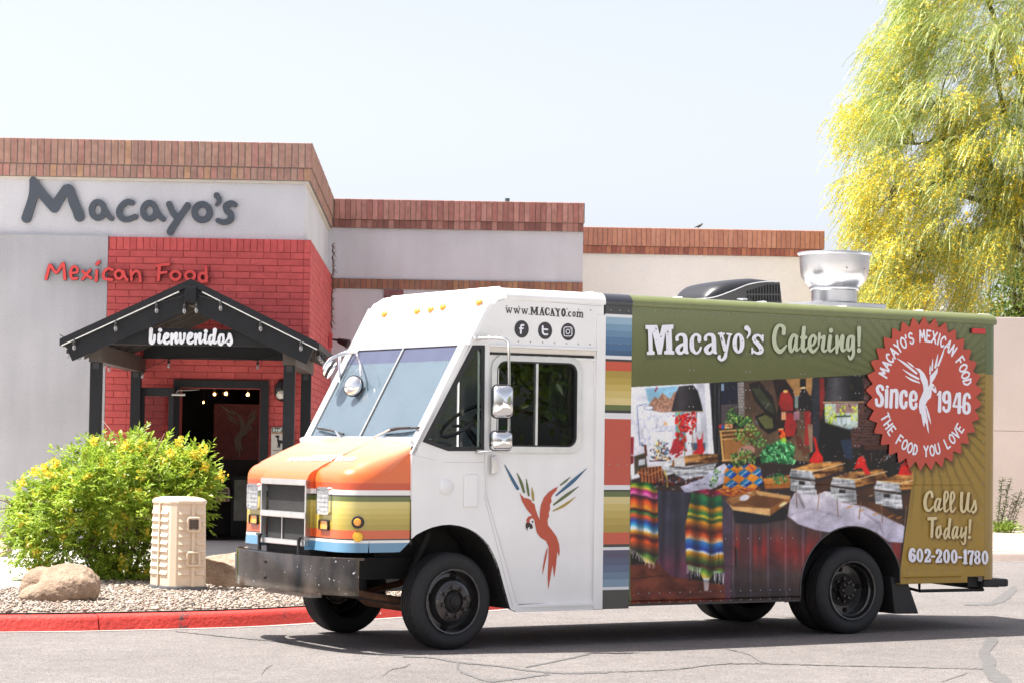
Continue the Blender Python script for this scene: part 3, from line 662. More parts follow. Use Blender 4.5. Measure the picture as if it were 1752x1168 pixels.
# ================================================================== WALL SIGNS
M_SGRY = mat('slate_grey_letter', (.065, .078, .098), rough=.5, var=.05); M_SRED = mat('bright_red_letter', (.72, .062, .055), rough=.45, var=.05)
def sign(nm, label, letters, m, d0, d1, h, ret=None):
    t = thing(nm, label, 'sign', tuple(BO), BYAW)
    for st in letters:
        o = cut('letter', ret or m, t, lambda x, y: bld(x, y, d0), lambda x, y: bld(x, y, d0) + np.array([0, d1 - d0, 0]), strokes=st, h=h)
        if ret: cut('letter_face', m, o, lambda x, y: bld(x, y, d0 - .004), strokes=st, h=h, grow=-.35)
    return t
z1 = Zm(0, 220, 4.17); z2 = Zm(280, 220, 4.17); e1 = lambda *a: z1(ell(*a), False); e2 = lambda *a: z2(ell(*a), False)
big = [[z1([(188, 638, 36), (218, 545, 33), (240, 460, 33), (236, 372, 26)]), z1([(236, 372, 27), (262, 425, 36), (310, 482, 34), (386, 566, 35)]), z1([(386, 566, 34), (425, 500, 33), (470, 434, 32)]), z1([(468, 432, 30), (497, 432, 28), (522, 520, 36), (548, 580, 36), (565, 628, 37)])],
       [z1(ell(697, 582, 45, 57, 21), False), z1([(725, 535, 18), (752, 590, 21), (775, 625, 20), (793, 641, 20)])],
       [z1([(942, 530, 20), (905, 524, 21), (862, 560, 22), (848, 605, 22), (875, 643, 22), (915, 648, 20), (964, 630, 20)])],
       [z1(ell(1065, 588, 46, 57, 21), False), z1([(1095, 540, 18), (1120, 595, 21), (1145, 630, 20), (1163, 646, 20)])],
       [z2([(38, 540, 22), (62, 595, 22), (96, 640, 23)]), z2([(170, 547, 22), (135, 600, 22), (96, 655, 23), (66, 700, 24), (46, 736, 26)])],
       [z2(ell(273, 597, 54, 56, 23), False)],
       [z2([(377, 478, 22), (395, 505, 18), (388, 530, 14), (375, 546, 10)])],
       [z2([(507, 543, 20), (478, 533, 20), (445, 552, 22), (450, 585, 22), (478, 612, 23), (475, 652, 22), (430, 670, 20), (386, 657, 18)])]]
sign('wall_sign', 'large dark grey handwritten style letters on the pale band under the coping', big, M_SGRY, .035, .088, .45)
sm = [[z1([(328, 1072, 12), (345, 1010, 12), (358, 975, 12), (378, 1005, 11), (402, 1030, 10), (428, 995, 11), (450, 965, 12), (458, 1020, 12), (462, 1072, 13)])],
      [z1([(508, 1032, 10), (550, 1025, 10), (548, 995, 10), (520, 988, 10), (502, 1030, 11), (515, 1070, 11), (548, 1070, 11)])],
      [z1([(588, 1018, 11), (615, 1045, 11), (650, 1068, 11)]), z1([(642, 1012, 11), (610, 1050, 11), (588, 1076, 11)])],
      [z1([(690, 1015, 12), (688, 1050, 12), (685, 1084, 13)]), z1([(690, 968, 12), (706, 952, 12)], False)],
      [z1([(802, 1008, 11), (770, 1000, 11), (740, 1030, 12), (745, 1070, 12), (800, 1080, 11)])],
      [z1(ell(848, 1042, 27, 30, 11), False), z1([(878, 1018, 11), (890, 1055, 11), (908, 1082, 11)])],
      [z1([(934, 1014, 11), (938, 1080, 11)], False), z1([(940, 1045, 10), (965, 1018, 11), (992, 1030, 11), (1002, 1090, 11)])],
      [z1([(1118, 980, 12), (1160, 972, 12), (1205, 968, 12)]), z1([(1138, 980, 13), (1128, 1082, 13)], False), z1([(1130, 1032, 11), (1186, 1025, 11)], False)],
      [z2(ell(84, 1049, 33, 30, 12), False)], [z2(ell(188, 1049, 33, 30, 12), False)],
      [z2(ell(280, 1062, 28, 30, 12), False), z2([(302, 985, 12), (304, 1092, 12)], False)]]
sign('wall_sign', 'smaller red handwritten style letters above the porch roof', sm, M_SRED, -.075, -.015, .35, mat('dark_letter_return', (.045, .010, .010), rough=.6))
# ================================================================== PORCH OVER THE ENTRANCE
M_BLK = mat('charcoal_timber', (.015, .0155, .018), rough=.6, spec=.25, var=.16, vscale=5, bump=.0015, bscale=40)
M_BRN = mat('dark_brown_timber', (.062, .047, .040), rough=.6, var=.25, vscale=5, bump=.0015, bscale=40)
M_ROOFM = mat('dark_metal_roof', (.014, .0145, .018), spec=.3, rough=.5, var=.1)
M_STRIP = mat('white_drip_edge', (.78, .78, .74), rough=.4, var=.03)
GZ = .146
porch = thing('entrance_porch', 'charcoal timber gabled porch on four posts in front of the restaurant door', 'porch', tuple(BO), BYAW)
DF, DR = -4.75, -.50        # front faces of the front and rear posts
def bz(x, y, d): return [float(v) for v in bld(x, y, d)]
pl = bz(152.5, 700, DF)[0]; pr = bz(484, 700, DF)[0]; PW = .15
zb = bz(160, 619, DF)[2]; zbt = bz(160, 589, DF)[2]
rl = pl + .00; rr = pr + .0
for u, d in ((pl, DF), (pr, DF), (pl - .0, DR), (pr - .0, DR)):
    MB().box(u, u + PW, d, d + PW, GZ, zb).build('post', M_BLK, porch, bevel=.006)
    MB().box(u + .035, u + PW - .035, d - .006, d + .03, zb - .085, zb - .006).build('bracket', MATS['black_metal'], porch)
# side beams front to back and cross beams
for u in (pl - .012, pr - .012):
    MB().box(u, u + PW + .024, DF - .05, -.03, zb + .001, zbt).build('side_beam', M_BRN, porch, bevel=.006)
ap = bz(327, 477, DF - .28); ev_l = bz(102, 579, DF - .28); ev_r = bz(546, 586.5, DF - .28)
uc = (ev_l[0] + ev_r[0]) / 2; hw = (ev_r[0] - ev_l[0]) / 2; z_ap = ap[2]; z_ev = (ev_l[2] + ev_r[2]) / 2
# roof slopes
for sgn, nm in ((-1, 0), (1, 1)):
    mb = MB(); th = .09; ue = uc + sgn * hw
    mb.hexa([(uc, DF - .28, z_ap - th), (ue, DF - .28, z_ev - th), (ue, -.02, z_ev - th), (uc, -.02, z_ap - th), (uc, DF - .28, z_ap), (ue, DF - .28, z_ev), (ue, -.02, z_ev), (uc, -.02, z_ap)])
    mb.build('roof_slope', M_ROOFM, porch)
    st = MB(); t0, t1 = .09, .985
    def rp(t, dz, d): return (uc + (ue - uc) * t, d, z_ap + (z_ev - z_ap) * t + dz)
    st.hexa([rp(t0, -.108, DF - .288), rp(t1, -.108, DF - .288), rp(t1, -.108, DF - .27), rp(t0, -.108, DF - .27), rp(t0, -.093, DF - .288), rp(t1, -.093, DF - .288), rp(t1, -.093, DF - .27), rp(t0, -.093, DF - .27)])
    st.build('drip_edge', M_STRIP, porch)
    # barge rafter under the edge, with plumb-cut tail
    br = MB(); d0, d1 = DF - .24, DF - .14; ta, tb = .03, .96
    br.hexa([rp(ta, -.40, d0), rp(tb - .055, -.36, d0), rp(tb - .055, -.36, d1), rp(ta, -.40, d1), rp(ta, -.098, d0), rp(tb, -.10, d0), rp(tb, -.10, d1), rp(ta, -.098, d1)])
    br.build('barge_rafter', M_BLK, porch, bevel=.004)
    for k in range(5):   # common rafters
        dd = DF + .55 + k * .82; rf = MB(); rf.hexa([rp(.03, -.27, dd), rp(.95, -.25, dd), rp(.95, -.25, dd + .06), rp(.03, -.27, dd + .06), rp(.03, -.093, dd), rp(.95, -.093, dd), rp(.95, -.093, dd + .06), rp(.03, -.093, dd + .06)])
        rf.build('rafter', M_BRN, porch)
MB().box(uc - .075, uc + .075, DF - .30, DF - .13, bz(327, 517, DF - .28)[2], z_ap - .10).build('king_post', M_BLK, porch, bevel=.006)
MB().box(uc - .05, uc + .05, DF - .10, -.03, z_ap - .34, z_ap - .095).build('ridge_beam', M_BRN, porch)
zt0, zt1 = bz(330, 591, DF - .1)[2], bz(330, 563, DF - .1)[2]
MB().box(pl + .18, pr - .02, DF - .13, DF + .02, zt0, zt1).build('tie_beam', M_BLK, porch, bevel=.005)
zr0, zr1 = bz(330, 614, DR)[2], bz(330, 588, DR)[2]
MB().box(pl + .18, pr - .02, DR + .0, DR + .14, zr0, zr1).build('tie_beam', M_BLK, porch, bevel=.005)
# welcome lettering
zb_ = Zm(240, 550, 10.306)
BV = [[[(190, 140, 33), (183, 250, 30), (180, 350, 30), (207, 380, 26), (243, 330, 24), (252, 245, 24)]],
      [[(335, 230, 30), (328, 300, 27), (325, 355, 25), (350, 370, 18), (400, 330, 13)], [(348, 150, 34), (350, 152, 34)]],
      [[(412, 305, 18), (470, 288, 20), (495, 232, 24), (450, 220, 24), (420, 290, 27), (425, 360, 27), (470, 380, 22), (530, 340, 13)]],
      [[(555, 222, 25), (550, 300, 25), (550, 385, 24)], [(560, 340, 15), (598, 245, 23), (640, 215, 26), (625, 320, 26), (640, 375, 22), (688, 310, 13)]],
      [[(705, 215, 24), (703, 300, 26), (722, 375, 26), (768, 320, 17), (780, 220, 26)]],
      [[(822, 315, 17), (888, 290, 20), (915, 225, 24), (870, 215, 24), (840, 290, 27), (848, 365, 26), (890, 380, 22), (950, 340, 13)]],
      [[(975, 225, 24), (970, 300, 24), (975, 385, 22)], [(982, 335, 15), (1018, 245, 22), (1060, 220, 26), (1045, 320, 26), (1060, 378, 20), (1110, 320, 12)]],
      [[(1150, 230, 28), (1140, 310, 26), (1140, 360, 24), (1165, 375, 16), (1208, 340, 12)], [(1155, 170, 34), (1157, 172, 34)]],
      [[(1272, 240, 18), (1235, 255, 22), (1214, 330, 24), (1235, 390, 22), (1278, 330, 16), (1300, 250, 20)], [(1315, 150, 36), (1302, 260, 28), (1295, 350, 26), (1315, 380, 18), (1360, 350, 12)]],
      [[(1460, 235, 22), (1410, 242, 24), (1385, 320, 27), (1396, 390, 24), (1430, 400, 22), (1465, 330, 22), (1460, 240, 22)]],
      [[(1490, 372, 11), (1545, 300, 19), (1572, 225, 26), (1602, 310, 27), (1605, 360, 27), (1570, 405, 26), (1540, 380, 19)]]]
wl = thing('welcome_sign', 'white brush script welcome word on the charcoal beam of the porch', 'sign', tuple(BO), BYAW)
M_WLET = mat('white_letter', (.74, .76, .80), rough=.45, var=.03)
for L_ in BV:
    cut('letter', M_WLET, wl, lambda x, y: bld(x, y, DF - .168), lambda x, y: bld(x, y, DF - .168) + np.array([0, .036, 0]), strokes=[zb_(s_) for s_ in L_], h=.35)

# ---- string lights
M_BULB = glass_mat('clear_bulb', tint=(.92, .92, .94), veil=.16, dcol=(.8, .78, .78)); M_SOCK = mat('black_rubber_socket', (.02, .02, .02), rough=.5)
lights = thing('string_lights', 'black cable of clear light bulbs strung along the porch gable', 'string lights', tuple(BO), BYAW)
bulb_me = MB().lathe([(.0, -.100), (.012, -.097), (.021, -.083), (.024, -.068), (.021, -.05), (.015, -.035), (.014, -.03)], 12, axis='z').mesh('bulb', smooth=True); bulb_me.materials.append(M_BULB)
sock_me = MB().lathe([(0, .05), (.006, .05), (.008, .02), (.020, .012), (.022, -.032), (.0, -.034)], 10, axis='z').mesh('socket', smooth=40); sock_me.materials.append(M_SOCK)
spots = [(127, 586, DF - .30), (198, 554, DF - .30), (268, 523, DF - .30), (315.6, 524, DF - .32), (336, 523, DF - .32), (377.5, 519, DF - .30), (446, 554, DF - .30), (515, 587, DF - .30), (186.6, 624, -2.0), (244, 636, DR - .06), (289, 618, DR - .06), (441, 620, DR - .06), (214, 566, DF - .16),
         (116, 600, DF + .2), (136, 603, DF + .6), (546, 604, DF + .4), (550, 609, DF + .9), (554, 614, DF + 1.4)]
for x, y, d in spots:
    q = bz(x, y, d); o = link('bulb', bulb_me, None, lights, q); link('socket', sock_me, None, o)
cb = MB()
for run in ([(102, 572), (127, 580), (198, 548), (268, 517), (327, 500), (377.5, 513), (446, 548), (515, 581), (540, 592)],):
    pts = []
    for (xa, ya), (xb, yb) in zip(run[:-1], run[1:]):
        for k in range(6):
            t = k / 6; pts.append(bz(xa + (xb - xa) * t, ya + (yb - ya) * t + 5 * 4 * t * (1 - t) * .5, DF - .262))
    cb.tube(pts, .006, 5)
cb.tube([bz(170, 616, -2.0)[:2] + [zb - .02], bz(186.6, 619, -2.0), bz(244, 632, DR - .06), bz(289, 614, DR - .06), bz(360, 611, DR - .06), bz(441, 616, DR - .06), bz(470, 611, DR - .06)], .006, 5)
cb.tube([bz(540, 590, DF - .2), bz(546, 600, DF + .4), bz(550, 605, DF + .9), bz(554, 610, DF + 1.4), bz(560, 612, DF + 2)], .006, 5)
cb.tube([bz(104, 586, DF - .25), bz(116, 596, DF + .2), bz(136, 599, DF + .6), bz(150, 600, DF + 1.2)], .006, 5)
cb.build('cable', M_SOCK, lights)

# ================================================================== DOORWAY
M_FRM = mat('charcoal_door_frame', (.018, .0185, .021), rough=.5, spec=.25, var=.12, vscale=6)
dw = thing('doorway', 'wide charcoal framed doorway opening into the dark restaurant lobby', 'doorway', tuple(BO), BYAW)
MB().box(F0, D0, -.045, .25, GZ, FZ).build('jamb', M_FRM, dw, bevel=.005); MB().box(D1, F1, -.045, .25, GZ, FZ).build('jamb', M_FRM, dw, bevel=.005)
MB().box(D0 + .001, D1 - .001, -.043, .25, DZ, FZ - .002).build('lintel', M_FRM, dw, bevel=.005)
# lobby
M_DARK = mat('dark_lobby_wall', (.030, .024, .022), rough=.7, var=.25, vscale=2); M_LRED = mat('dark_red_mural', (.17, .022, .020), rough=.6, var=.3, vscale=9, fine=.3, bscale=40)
LB0, LB1, LBD = D0 - 1.2, D1 + .6, 4.0
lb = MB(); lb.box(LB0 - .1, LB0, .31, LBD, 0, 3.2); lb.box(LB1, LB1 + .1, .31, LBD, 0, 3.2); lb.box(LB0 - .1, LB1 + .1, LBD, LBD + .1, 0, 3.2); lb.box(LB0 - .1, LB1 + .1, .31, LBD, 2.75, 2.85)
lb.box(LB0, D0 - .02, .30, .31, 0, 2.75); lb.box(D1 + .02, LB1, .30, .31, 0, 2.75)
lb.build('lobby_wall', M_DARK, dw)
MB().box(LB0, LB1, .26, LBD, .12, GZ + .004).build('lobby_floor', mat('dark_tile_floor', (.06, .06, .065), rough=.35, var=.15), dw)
q0, q1 = bz(366.5, 690, 2.2), bz(441, 786, 2.2)
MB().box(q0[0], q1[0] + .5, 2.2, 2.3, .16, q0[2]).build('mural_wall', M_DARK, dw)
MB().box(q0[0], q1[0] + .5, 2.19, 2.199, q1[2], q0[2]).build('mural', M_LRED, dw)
zz = Zm(220, 640, 6.257)
M_MUR = mat('faded_tan_bird', (.20, .155, .13), rough=.7, var=.12)
mfeath = [[(985, 330, 2), (1060, 385, 12), (1140, 430, 8)], [(1085, 362, 2), (1120, 392, 7), (1145, 410, 6)], [(1040, 400, 2), (1090, 450, 10), (1160, 490, 8)], [(1045, 450, 2), (1100, 490, 9), (1170, 528, 7)], [(1290, 460, 7), (1300, 420, 2)], [(1310, 440, 8), (1328, 375, 3)], [(1335, 430, 9), (1365, 365, 3)]]
mbody = [(1150, 405), (1200, 435), (1235, 485), (1250, 540), (1262, 545), (1270, 500), (1300, 470), (1360, 430), (1355, 470), (1330, 510), (1290, 545), (1318, 555), (1322, 600), (1300, 590), (1280, 610), (1262, 640), (1210, 670), (1200, 720), (1222, 800), (1215, 820), (1195, 770), (1195, 880), (1182, 876), (1170, 790), (1150, 840), (1140, 760), (1130, 720), (1145, 660), (1190, 610), (1200, 570), (1185, 490), (1165, 440)]
cut('mural_bird', M_MUR, dw, lambda x, y: bld(x, y, 2.186), strokes=[zz(s_) for s_ in mfeath], polys=[[(220 + a / 6.257, 640 + b_ / 6.257) for a, b_ in mbody]], neg=[epoly(220 + 1288 / 6.257, 640 + 575 / 6.257, 1.2, 1.2, 10)], h=.4)
# glazed lower panel and way-finding board
a, b_ = bz(401, 820, 1.6), bz(421, 890, 1.6)
MB().box(a[0] - .05, b_[0] + .3, 1.6, 1.66, GZ, a[2] + .06).build('inner_door', M_FRM, dw)
MB().box(a[0], b_[0] + .12, 1.592, 1.598, b_[2], a[2]).build('inner_door_pane', mat('grey_glazing', (.16, .15, .145), rough=.15, var=.3, vscale=4), dw)
gs = thing('direction_sign', 'pale tan board with three lines of bold letters inside the doorway', 'sign', tuple(BO), BYAW)
M_TAN = mat('tan_board', (.52, .38, .31), rough=.8, var=.12, vscale=9); M_INK = mat('black_ink', (.02, .018, .018), rough=.7); M_INKR = mat('red_ink', (.45, .04, .035), rough=.7)
cut('board', M_TAN, gs, lambda x, y: bld(x, y, 1.3), lambda x, y: bld(x, y, 1.33), polys=[[(371, 835), (391.5, 833), (393.5, 838), (393, 857), (370, 858), (369.5, 845)]], h=.4)
def caps(text, x0, y0, w, hgt, r, slant=0):
    G = {'G': [[(.9, .2), (.5, 0), (.1, .3), (.1, .75), (.5, 1), (.9, .8), (.9, .55), (.6, .55)]], 'U': [[(.1, 0), (.1, .8), (.5, 1), (.9, .8), (.9, 0)]], 'A': [[(.05, 1), (.5, 0), (.95, 1)], [(.25, .65), (.75, .65)]], 'C': [[(.9, .2), (.5, 0), (.1, .3), (.1, .75), (.5, 1), (.9, .8)]],
         'T': [[(.05, 0), (.95, 0)], [(.5, 0), (.5, 1)]], 'H': [[(.1, 0), (.1, 1)], [(.9, 0), (.9, 1)], [(.1, .5), (.9, .5)]], 'I': [[(.5, 0), (.5, 1)]], 'S': [[(.9, .15), (.5, 0), (.1, .2), (.3, .45), (.7, .55), (.9, .8), (.5, 1), (.1, .85)]], 'W': [[(0, 0), (.25, 1), (.5, .3), (.75, 1), (1, 0)]], 'Y': [[(.05, 0), (.5, .5), (.95, 0)], [(.5, .5), (.5, 1)]],
         'D': [[(.1, 0), (.1, 1), (.6, .95), (.9, .5), (.6, .05), (.1, 0)]], 'o': [[(.5, .35), (.15, .65), (.5, 1), (.85, .65), (.5, .35)]], 'g': [[(.8, .4), (.3, .4), (.2, .75), (.7, .9), (.8, .4), (.8, 1.1), (.3, 1.25)]], 'F': [[(.1, 1), (.1, 0), (.9, 0)], [(.1, .5), (.7, .5)]], 'r': [[(.2, .4), (.2, 1)], [(.2, .6), (.7, .4)]], 'i': [[(.5, .4), (.5, 1)], [(.5, .1), (.5, .12)]],
         'R': [[(.1, 1), (.1, 0), (.8, .05), (.85, .4), (.1, .5), (.9, 1)]], 'L': [[(.1, 0), (.1, 1), (.85, 1)]], 'N': [[(.1, 1), (.1, 0), (.9, 1), (.9, 0)]], 'E': [[(.9, 0), (.1, 0), (.1, 1), (.9, 1)], [(.1, .5), (.7, .5)]]}
    out = []; step = w / len(text)
    for i, ch in enumerate(text):
        for s_ in G.get(ch, []): out.append(np.array([(x0 + step * (i + .1 + .8 * a), y0 + hgt * b__ + slant * i, r) for a, b__ in s_]))
    return out
cut('lettering', M_INK, gs, lambda x, y: bld(x, y, 1.296), strokes=caps('GUAC', 372, 835.5, 18, 5, .7) + caps('THIS', 372, 843.5, 18.5, 5.5, .8), h=.3)
cut('lettering', M_INKR, gs, lambda x, y: bld(x, y, 1.296), strokes=caps('WAY', 372.5, 852, 17, 4.5, .7), h=.3)
# pendant lamps that are lit
def lamp(x, y, d, r, label, cage=False):
    t = thing('pendant_lamp', label, 'lamp', tuple(BO), BYAW); q = bz(x, y, d)
    MB().lathe([(0, -r * .9), (r * .8, -r * .8), (r, 0), (r * .9, r * 1.0)], 16, (q[0], q[1], q[2]), 'z').build('shade', glass_mat('amber_shade', tint=(.75, .6, .42)) if 'amber_shade' not in MATS else MATS['amber_shade'], t, smooth=True)
    MB().lathe([(0, -r * .42), (r * .3, -r * .3), (r * .42, 0), (r * .25, r * .4), (0, r * .5)], 12, (q[0], q[1], q[2]), 'z').build('glowing_bulb', mat('lit_filament', (1, .8, .5), emit=(1, .62, .25), estr=9.0, var=0), t, smooth=True)
    MB().tube([(q[0], q[1], q[2] + r), (q[0], q[1], 2.75)], .012, 6).build('stem', MATS['black_metal'], t)
lamp(367, 674, 1.4, .05, 'lit glass pendant lamp at the left of the lobby row'); lamp(386.5, 673, 1.4, .06, 'lit glass pendant lamp in the middle of the lobby row'); lamp(424, 674.5, 1.4, .06, 'lit glass pendant lamp at the right of the lobby row'); lamp(348, 688, 1.8, .035, 'small lit lamp in a black cage on the dark lobby wall')
# open glass door standing out from the jamb
door = thing('open_door', 'charcoal framed glass door standing open left of the doorway', 'door', tuple(BO), BYAW)
x0, x1 = bz(237.5, 720, -.30)[0], F0 + .01; zt = bz(240, 662, -.3)[2]
fx = .085
MB().box(x0, x0 + fx, -.34, -.28, GZ + .01, zt).build('stile', M_FRM, door, bevel=.004); MB().box(x1 - .05, x1 + .03, -.34, -.28, GZ + .01, zt).build('stile', M_FRM, door, bevel=.004)
MB().box(x0 + fx + .001, x1 - .051, -.338, -.282, zt - .13, zt).build('rail', M_FRM, door, bevel=.004); MB().box(x0 + fx + .001, x1 - .051, -.338, -.282, GZ + .01, GZ + .25).build('rail', M_FRM, door, bevel=.004)
MB().box(x0 + fx - .004, x1 - .046, -.314, -.306, GZ + .24, zt - .12).build('pane', glass_mat('door_glass', tint=(.80, .74, .74), refl=.6), door)
cl0, cl1 = bz(294, 674, -.36), bz(317, 674, -.36)
cz = cl0[2]
mb = MB(); mb.tube([(cl0[0], -.37, cz), (cl1[0], -.37, cz)], .022, 8); mb.tube([(cl0[0] + .07, -.37, cz + .02), (cl0[0] + .09, -.37, cz + .06), (bz(333, 668, -.3)[0], -.2, cz + .075), (bz(338, 668, -.3)[0], -.06, cz + .085)], .009, 6)
mb.build('door_closer', mat('grey_aluminium', (.45, .43, .40), rough=.4, metal=.7, var=.05), door, smooth=40)
# wall lantern and pet notice right of the door
wlp = thing('wall_light', 'black oval wall light with white globe right of the doorway', 'wall lamp', tuple(BO), BYAW)
q = bz(483, 667, -.06); mb = MB(); mb.lathe([(0, .02), (.11, .02), (.12, .05), (.09, .12), (0, .15)], 24, axis='y')
mb.v = [(a + q[0], -.02 - b_ * 1.0, c * 1.45 + q[2]) for a, b_, c in mb.v]; mb.build('hood', MATS['black_metal'], wlp, smooth=40)
mb = MB(); mb.lathe([(0, .17), (.06, .15), (.09, .10), (.098, .04)], 20, axis='y'); mb.v = [(a + q[0], -.02 - b_, c * .9 + q[2] - .06) for a, b_, c in mb.v]; mb.build('globe', mat('white_globe', (.75, .70, .62), rough=.4, var=.03), wlp, smooth=True)
pn = thing('pet_notice', 'white notice with a black dog and green heading beside the doorway', 'notice', tuple(BO), BYAW)
bl = lambda d: (lambda x, y: bld(x, y, d))
cut('sheet', mat('notice_paper', (.62, .58, .52), rough=.6, var=.03), pn, bl(-.03), bl(-.012), polys=[[(464.5, 730), (503, 730), (503, 785), (463.5, 784)]], h=.6)
cut('heading', mat('olive_print', (.13, .15, .08), rough=.6), pn, bl(-.034), polys=[[(465, 730.5), (502.5, 730.5), (502.5, 739), (465, 739)]], h=.6)
cut('lettering', M_WLET, pn, bl(-.038), strokes=caps('DogFri', 467, 732, 24, 5, .55), h=.3)
cut('colour_bar', mat('orange_print', (.45, .18, .08), rough=.6), pn, bl(-.034), polys=[[(465, 739.5), (502, 739.5), (502, 741.5), (465, 741.5)]], h=.5)
zp = Zm(440, 540, 4.867)
dog = [(150, 995), (165, 992), (182, 995), (185, 1008), (178, 1018), (182, 1030), (205, 1035), (228, 1032), (236, 1050), (234, 1095), (226, 1095), (224, 1060), (205, 1062), (195, 1060), (190, 1095), (183, 1098), (182, 1070), (176, 1096), (168, 1097), (172, 1060), (165, 1035), (168, 1015), (152, 1008)]
cut('dog_picture', M_INK, pn, bl(-.034), polys=[[(440 + a / 4.867, 540 + c / 4.867) for a, c in dog]], h=.35)
cut('lettering', mat('grey_ink', (.12, .11, .10)), pn, bl(-.034), strokes=[np.array([(467, 769.5, .5), (482, 769.8, .5)]), np.array([(474, 773.5, .5), (488, 773.8, .5)])], h=.3)
# ================================================================== FAR WALL ON THE RIGHT
M_FW = mat('pinkish_stucco', (.60, .53, .50), rough=.92, var=.04, vscale=.9, fine=.05, bscale=40, bump=.006)
fw = thing('boundary_wall', 'tall plain pinkish stucco wall behind the rear of the truck', 'wall', (0, 45.2, 0))
wl0 = float(hit(1600, 700, (0, 45.2, 0), np.array([0, 1., 0]))[0]); wzt = float(hit(1730, 543, (0, 45.2, 0), np.array([0, 1., 0]))[2]); wzj = float(hit(1730, 737, (0, 45.2, 0), np.array([0, 1., 0]))[2])
wzj2 = wzj - (wzt - wzj)
MB().box(wl0, 40, 0, .25, wzj + .008, wzt).build('wall_panel', M_FW, fw, bevel=.01)
MB().box(wl0, 40, 0, .25, 0, wzj).build('wall_panel', M_FW, fw, bevel=.01)
MB().box(wl0 + .02, 40, .012, .2, wzj - .02, wzj + .03).build('joint', mat('joint_shadow_gap', (.35, .31, .29)), fw)

# ================================================================== foliage builders
def leaf_mat(name, c1, c2, trans=.35):
    m = bpy.data.materials.new(name); m.use_nodes = True; t = m.node_tree; N = t.nodes; L = t.links; N.clear()
    o = N.new('ShaderNodeOutputMaterial'); d = N.new('ShaderNodeBsdfDiffuse'); tr = N.new('ShaderNodeBsdfTranslucent'); g = N.new('ShaderNodeBsdfGlossy'); g.inputs['Roughness'].default_value = .45
    ge = N.new('ShaderNodeNewGeometry'); mx = N.new('ShaderNodeMix'); mx.data_type = 'RGBA'; mx.inputs[6].default_value = (*c1, 1); mx.inputs[7].default_value = (*c2, 1)
    L.new(ge.outputs['Random Per Island'], mx.inputs[0]); L.new(mx.outputs[2], d.inputs[0]); L.new(mx.outputs[2], tr.inputs[0])
    m1 = N.new('ShaderNodeMixShader'); m1.inputs[0].default_value = trans; L.new(d.outputs[0], m1.inputs[1]); L.new(tr.outputs[0], m1.inputs[2])
    m2 = N.new('ShaderNodeMixShader'); m2.inputs[0].default_value = .05; L.new(m1.outputs[0], m2.inputs[1]); L.new(g.outputs[0], m2.inputs[2]); L.new(m2.outputs[0], o.inputs[0])
    MATS[name] = m; return m
def blades(C, D, U, ln, wd, fold=.25):
    """n narrow leaves: centres of base C, direction D, up U, length ln, width wd -> 4 verts, 2 tris folded along the midrib"""
    S = np.cross(D, U); S /= np.linalg.norm(S, axis=1)[:, None] + 1e-9; Nn = np.cross(S, D)
    a = C; b = C + D * ln[:, None]; mid = C + D * (ln * .45)[:, None]
    l = mid + S * (wd * .5)[:, None] + Nn * (wd * fold)[:, None]; r = mid - S * (wd * .5)[:, None] + Nn * (wd * fold)[:, None]
    V = np.stack([a, l, b, r], 1).reshape(-1, 3); k = np.arange(len(C))[:, None] * 4
    F = np.concatenate([k + [0, 1, 2], k + [0, 2, 3]], 1).reshape(-1, 3); return V, F
def unit(v): return v / (np.linalg.norm(v, axis=-1, keepdims=True) + 1e-9)
def rdir(n, r=RNG): return unit(r.normal(0, 1, (n, 3)))

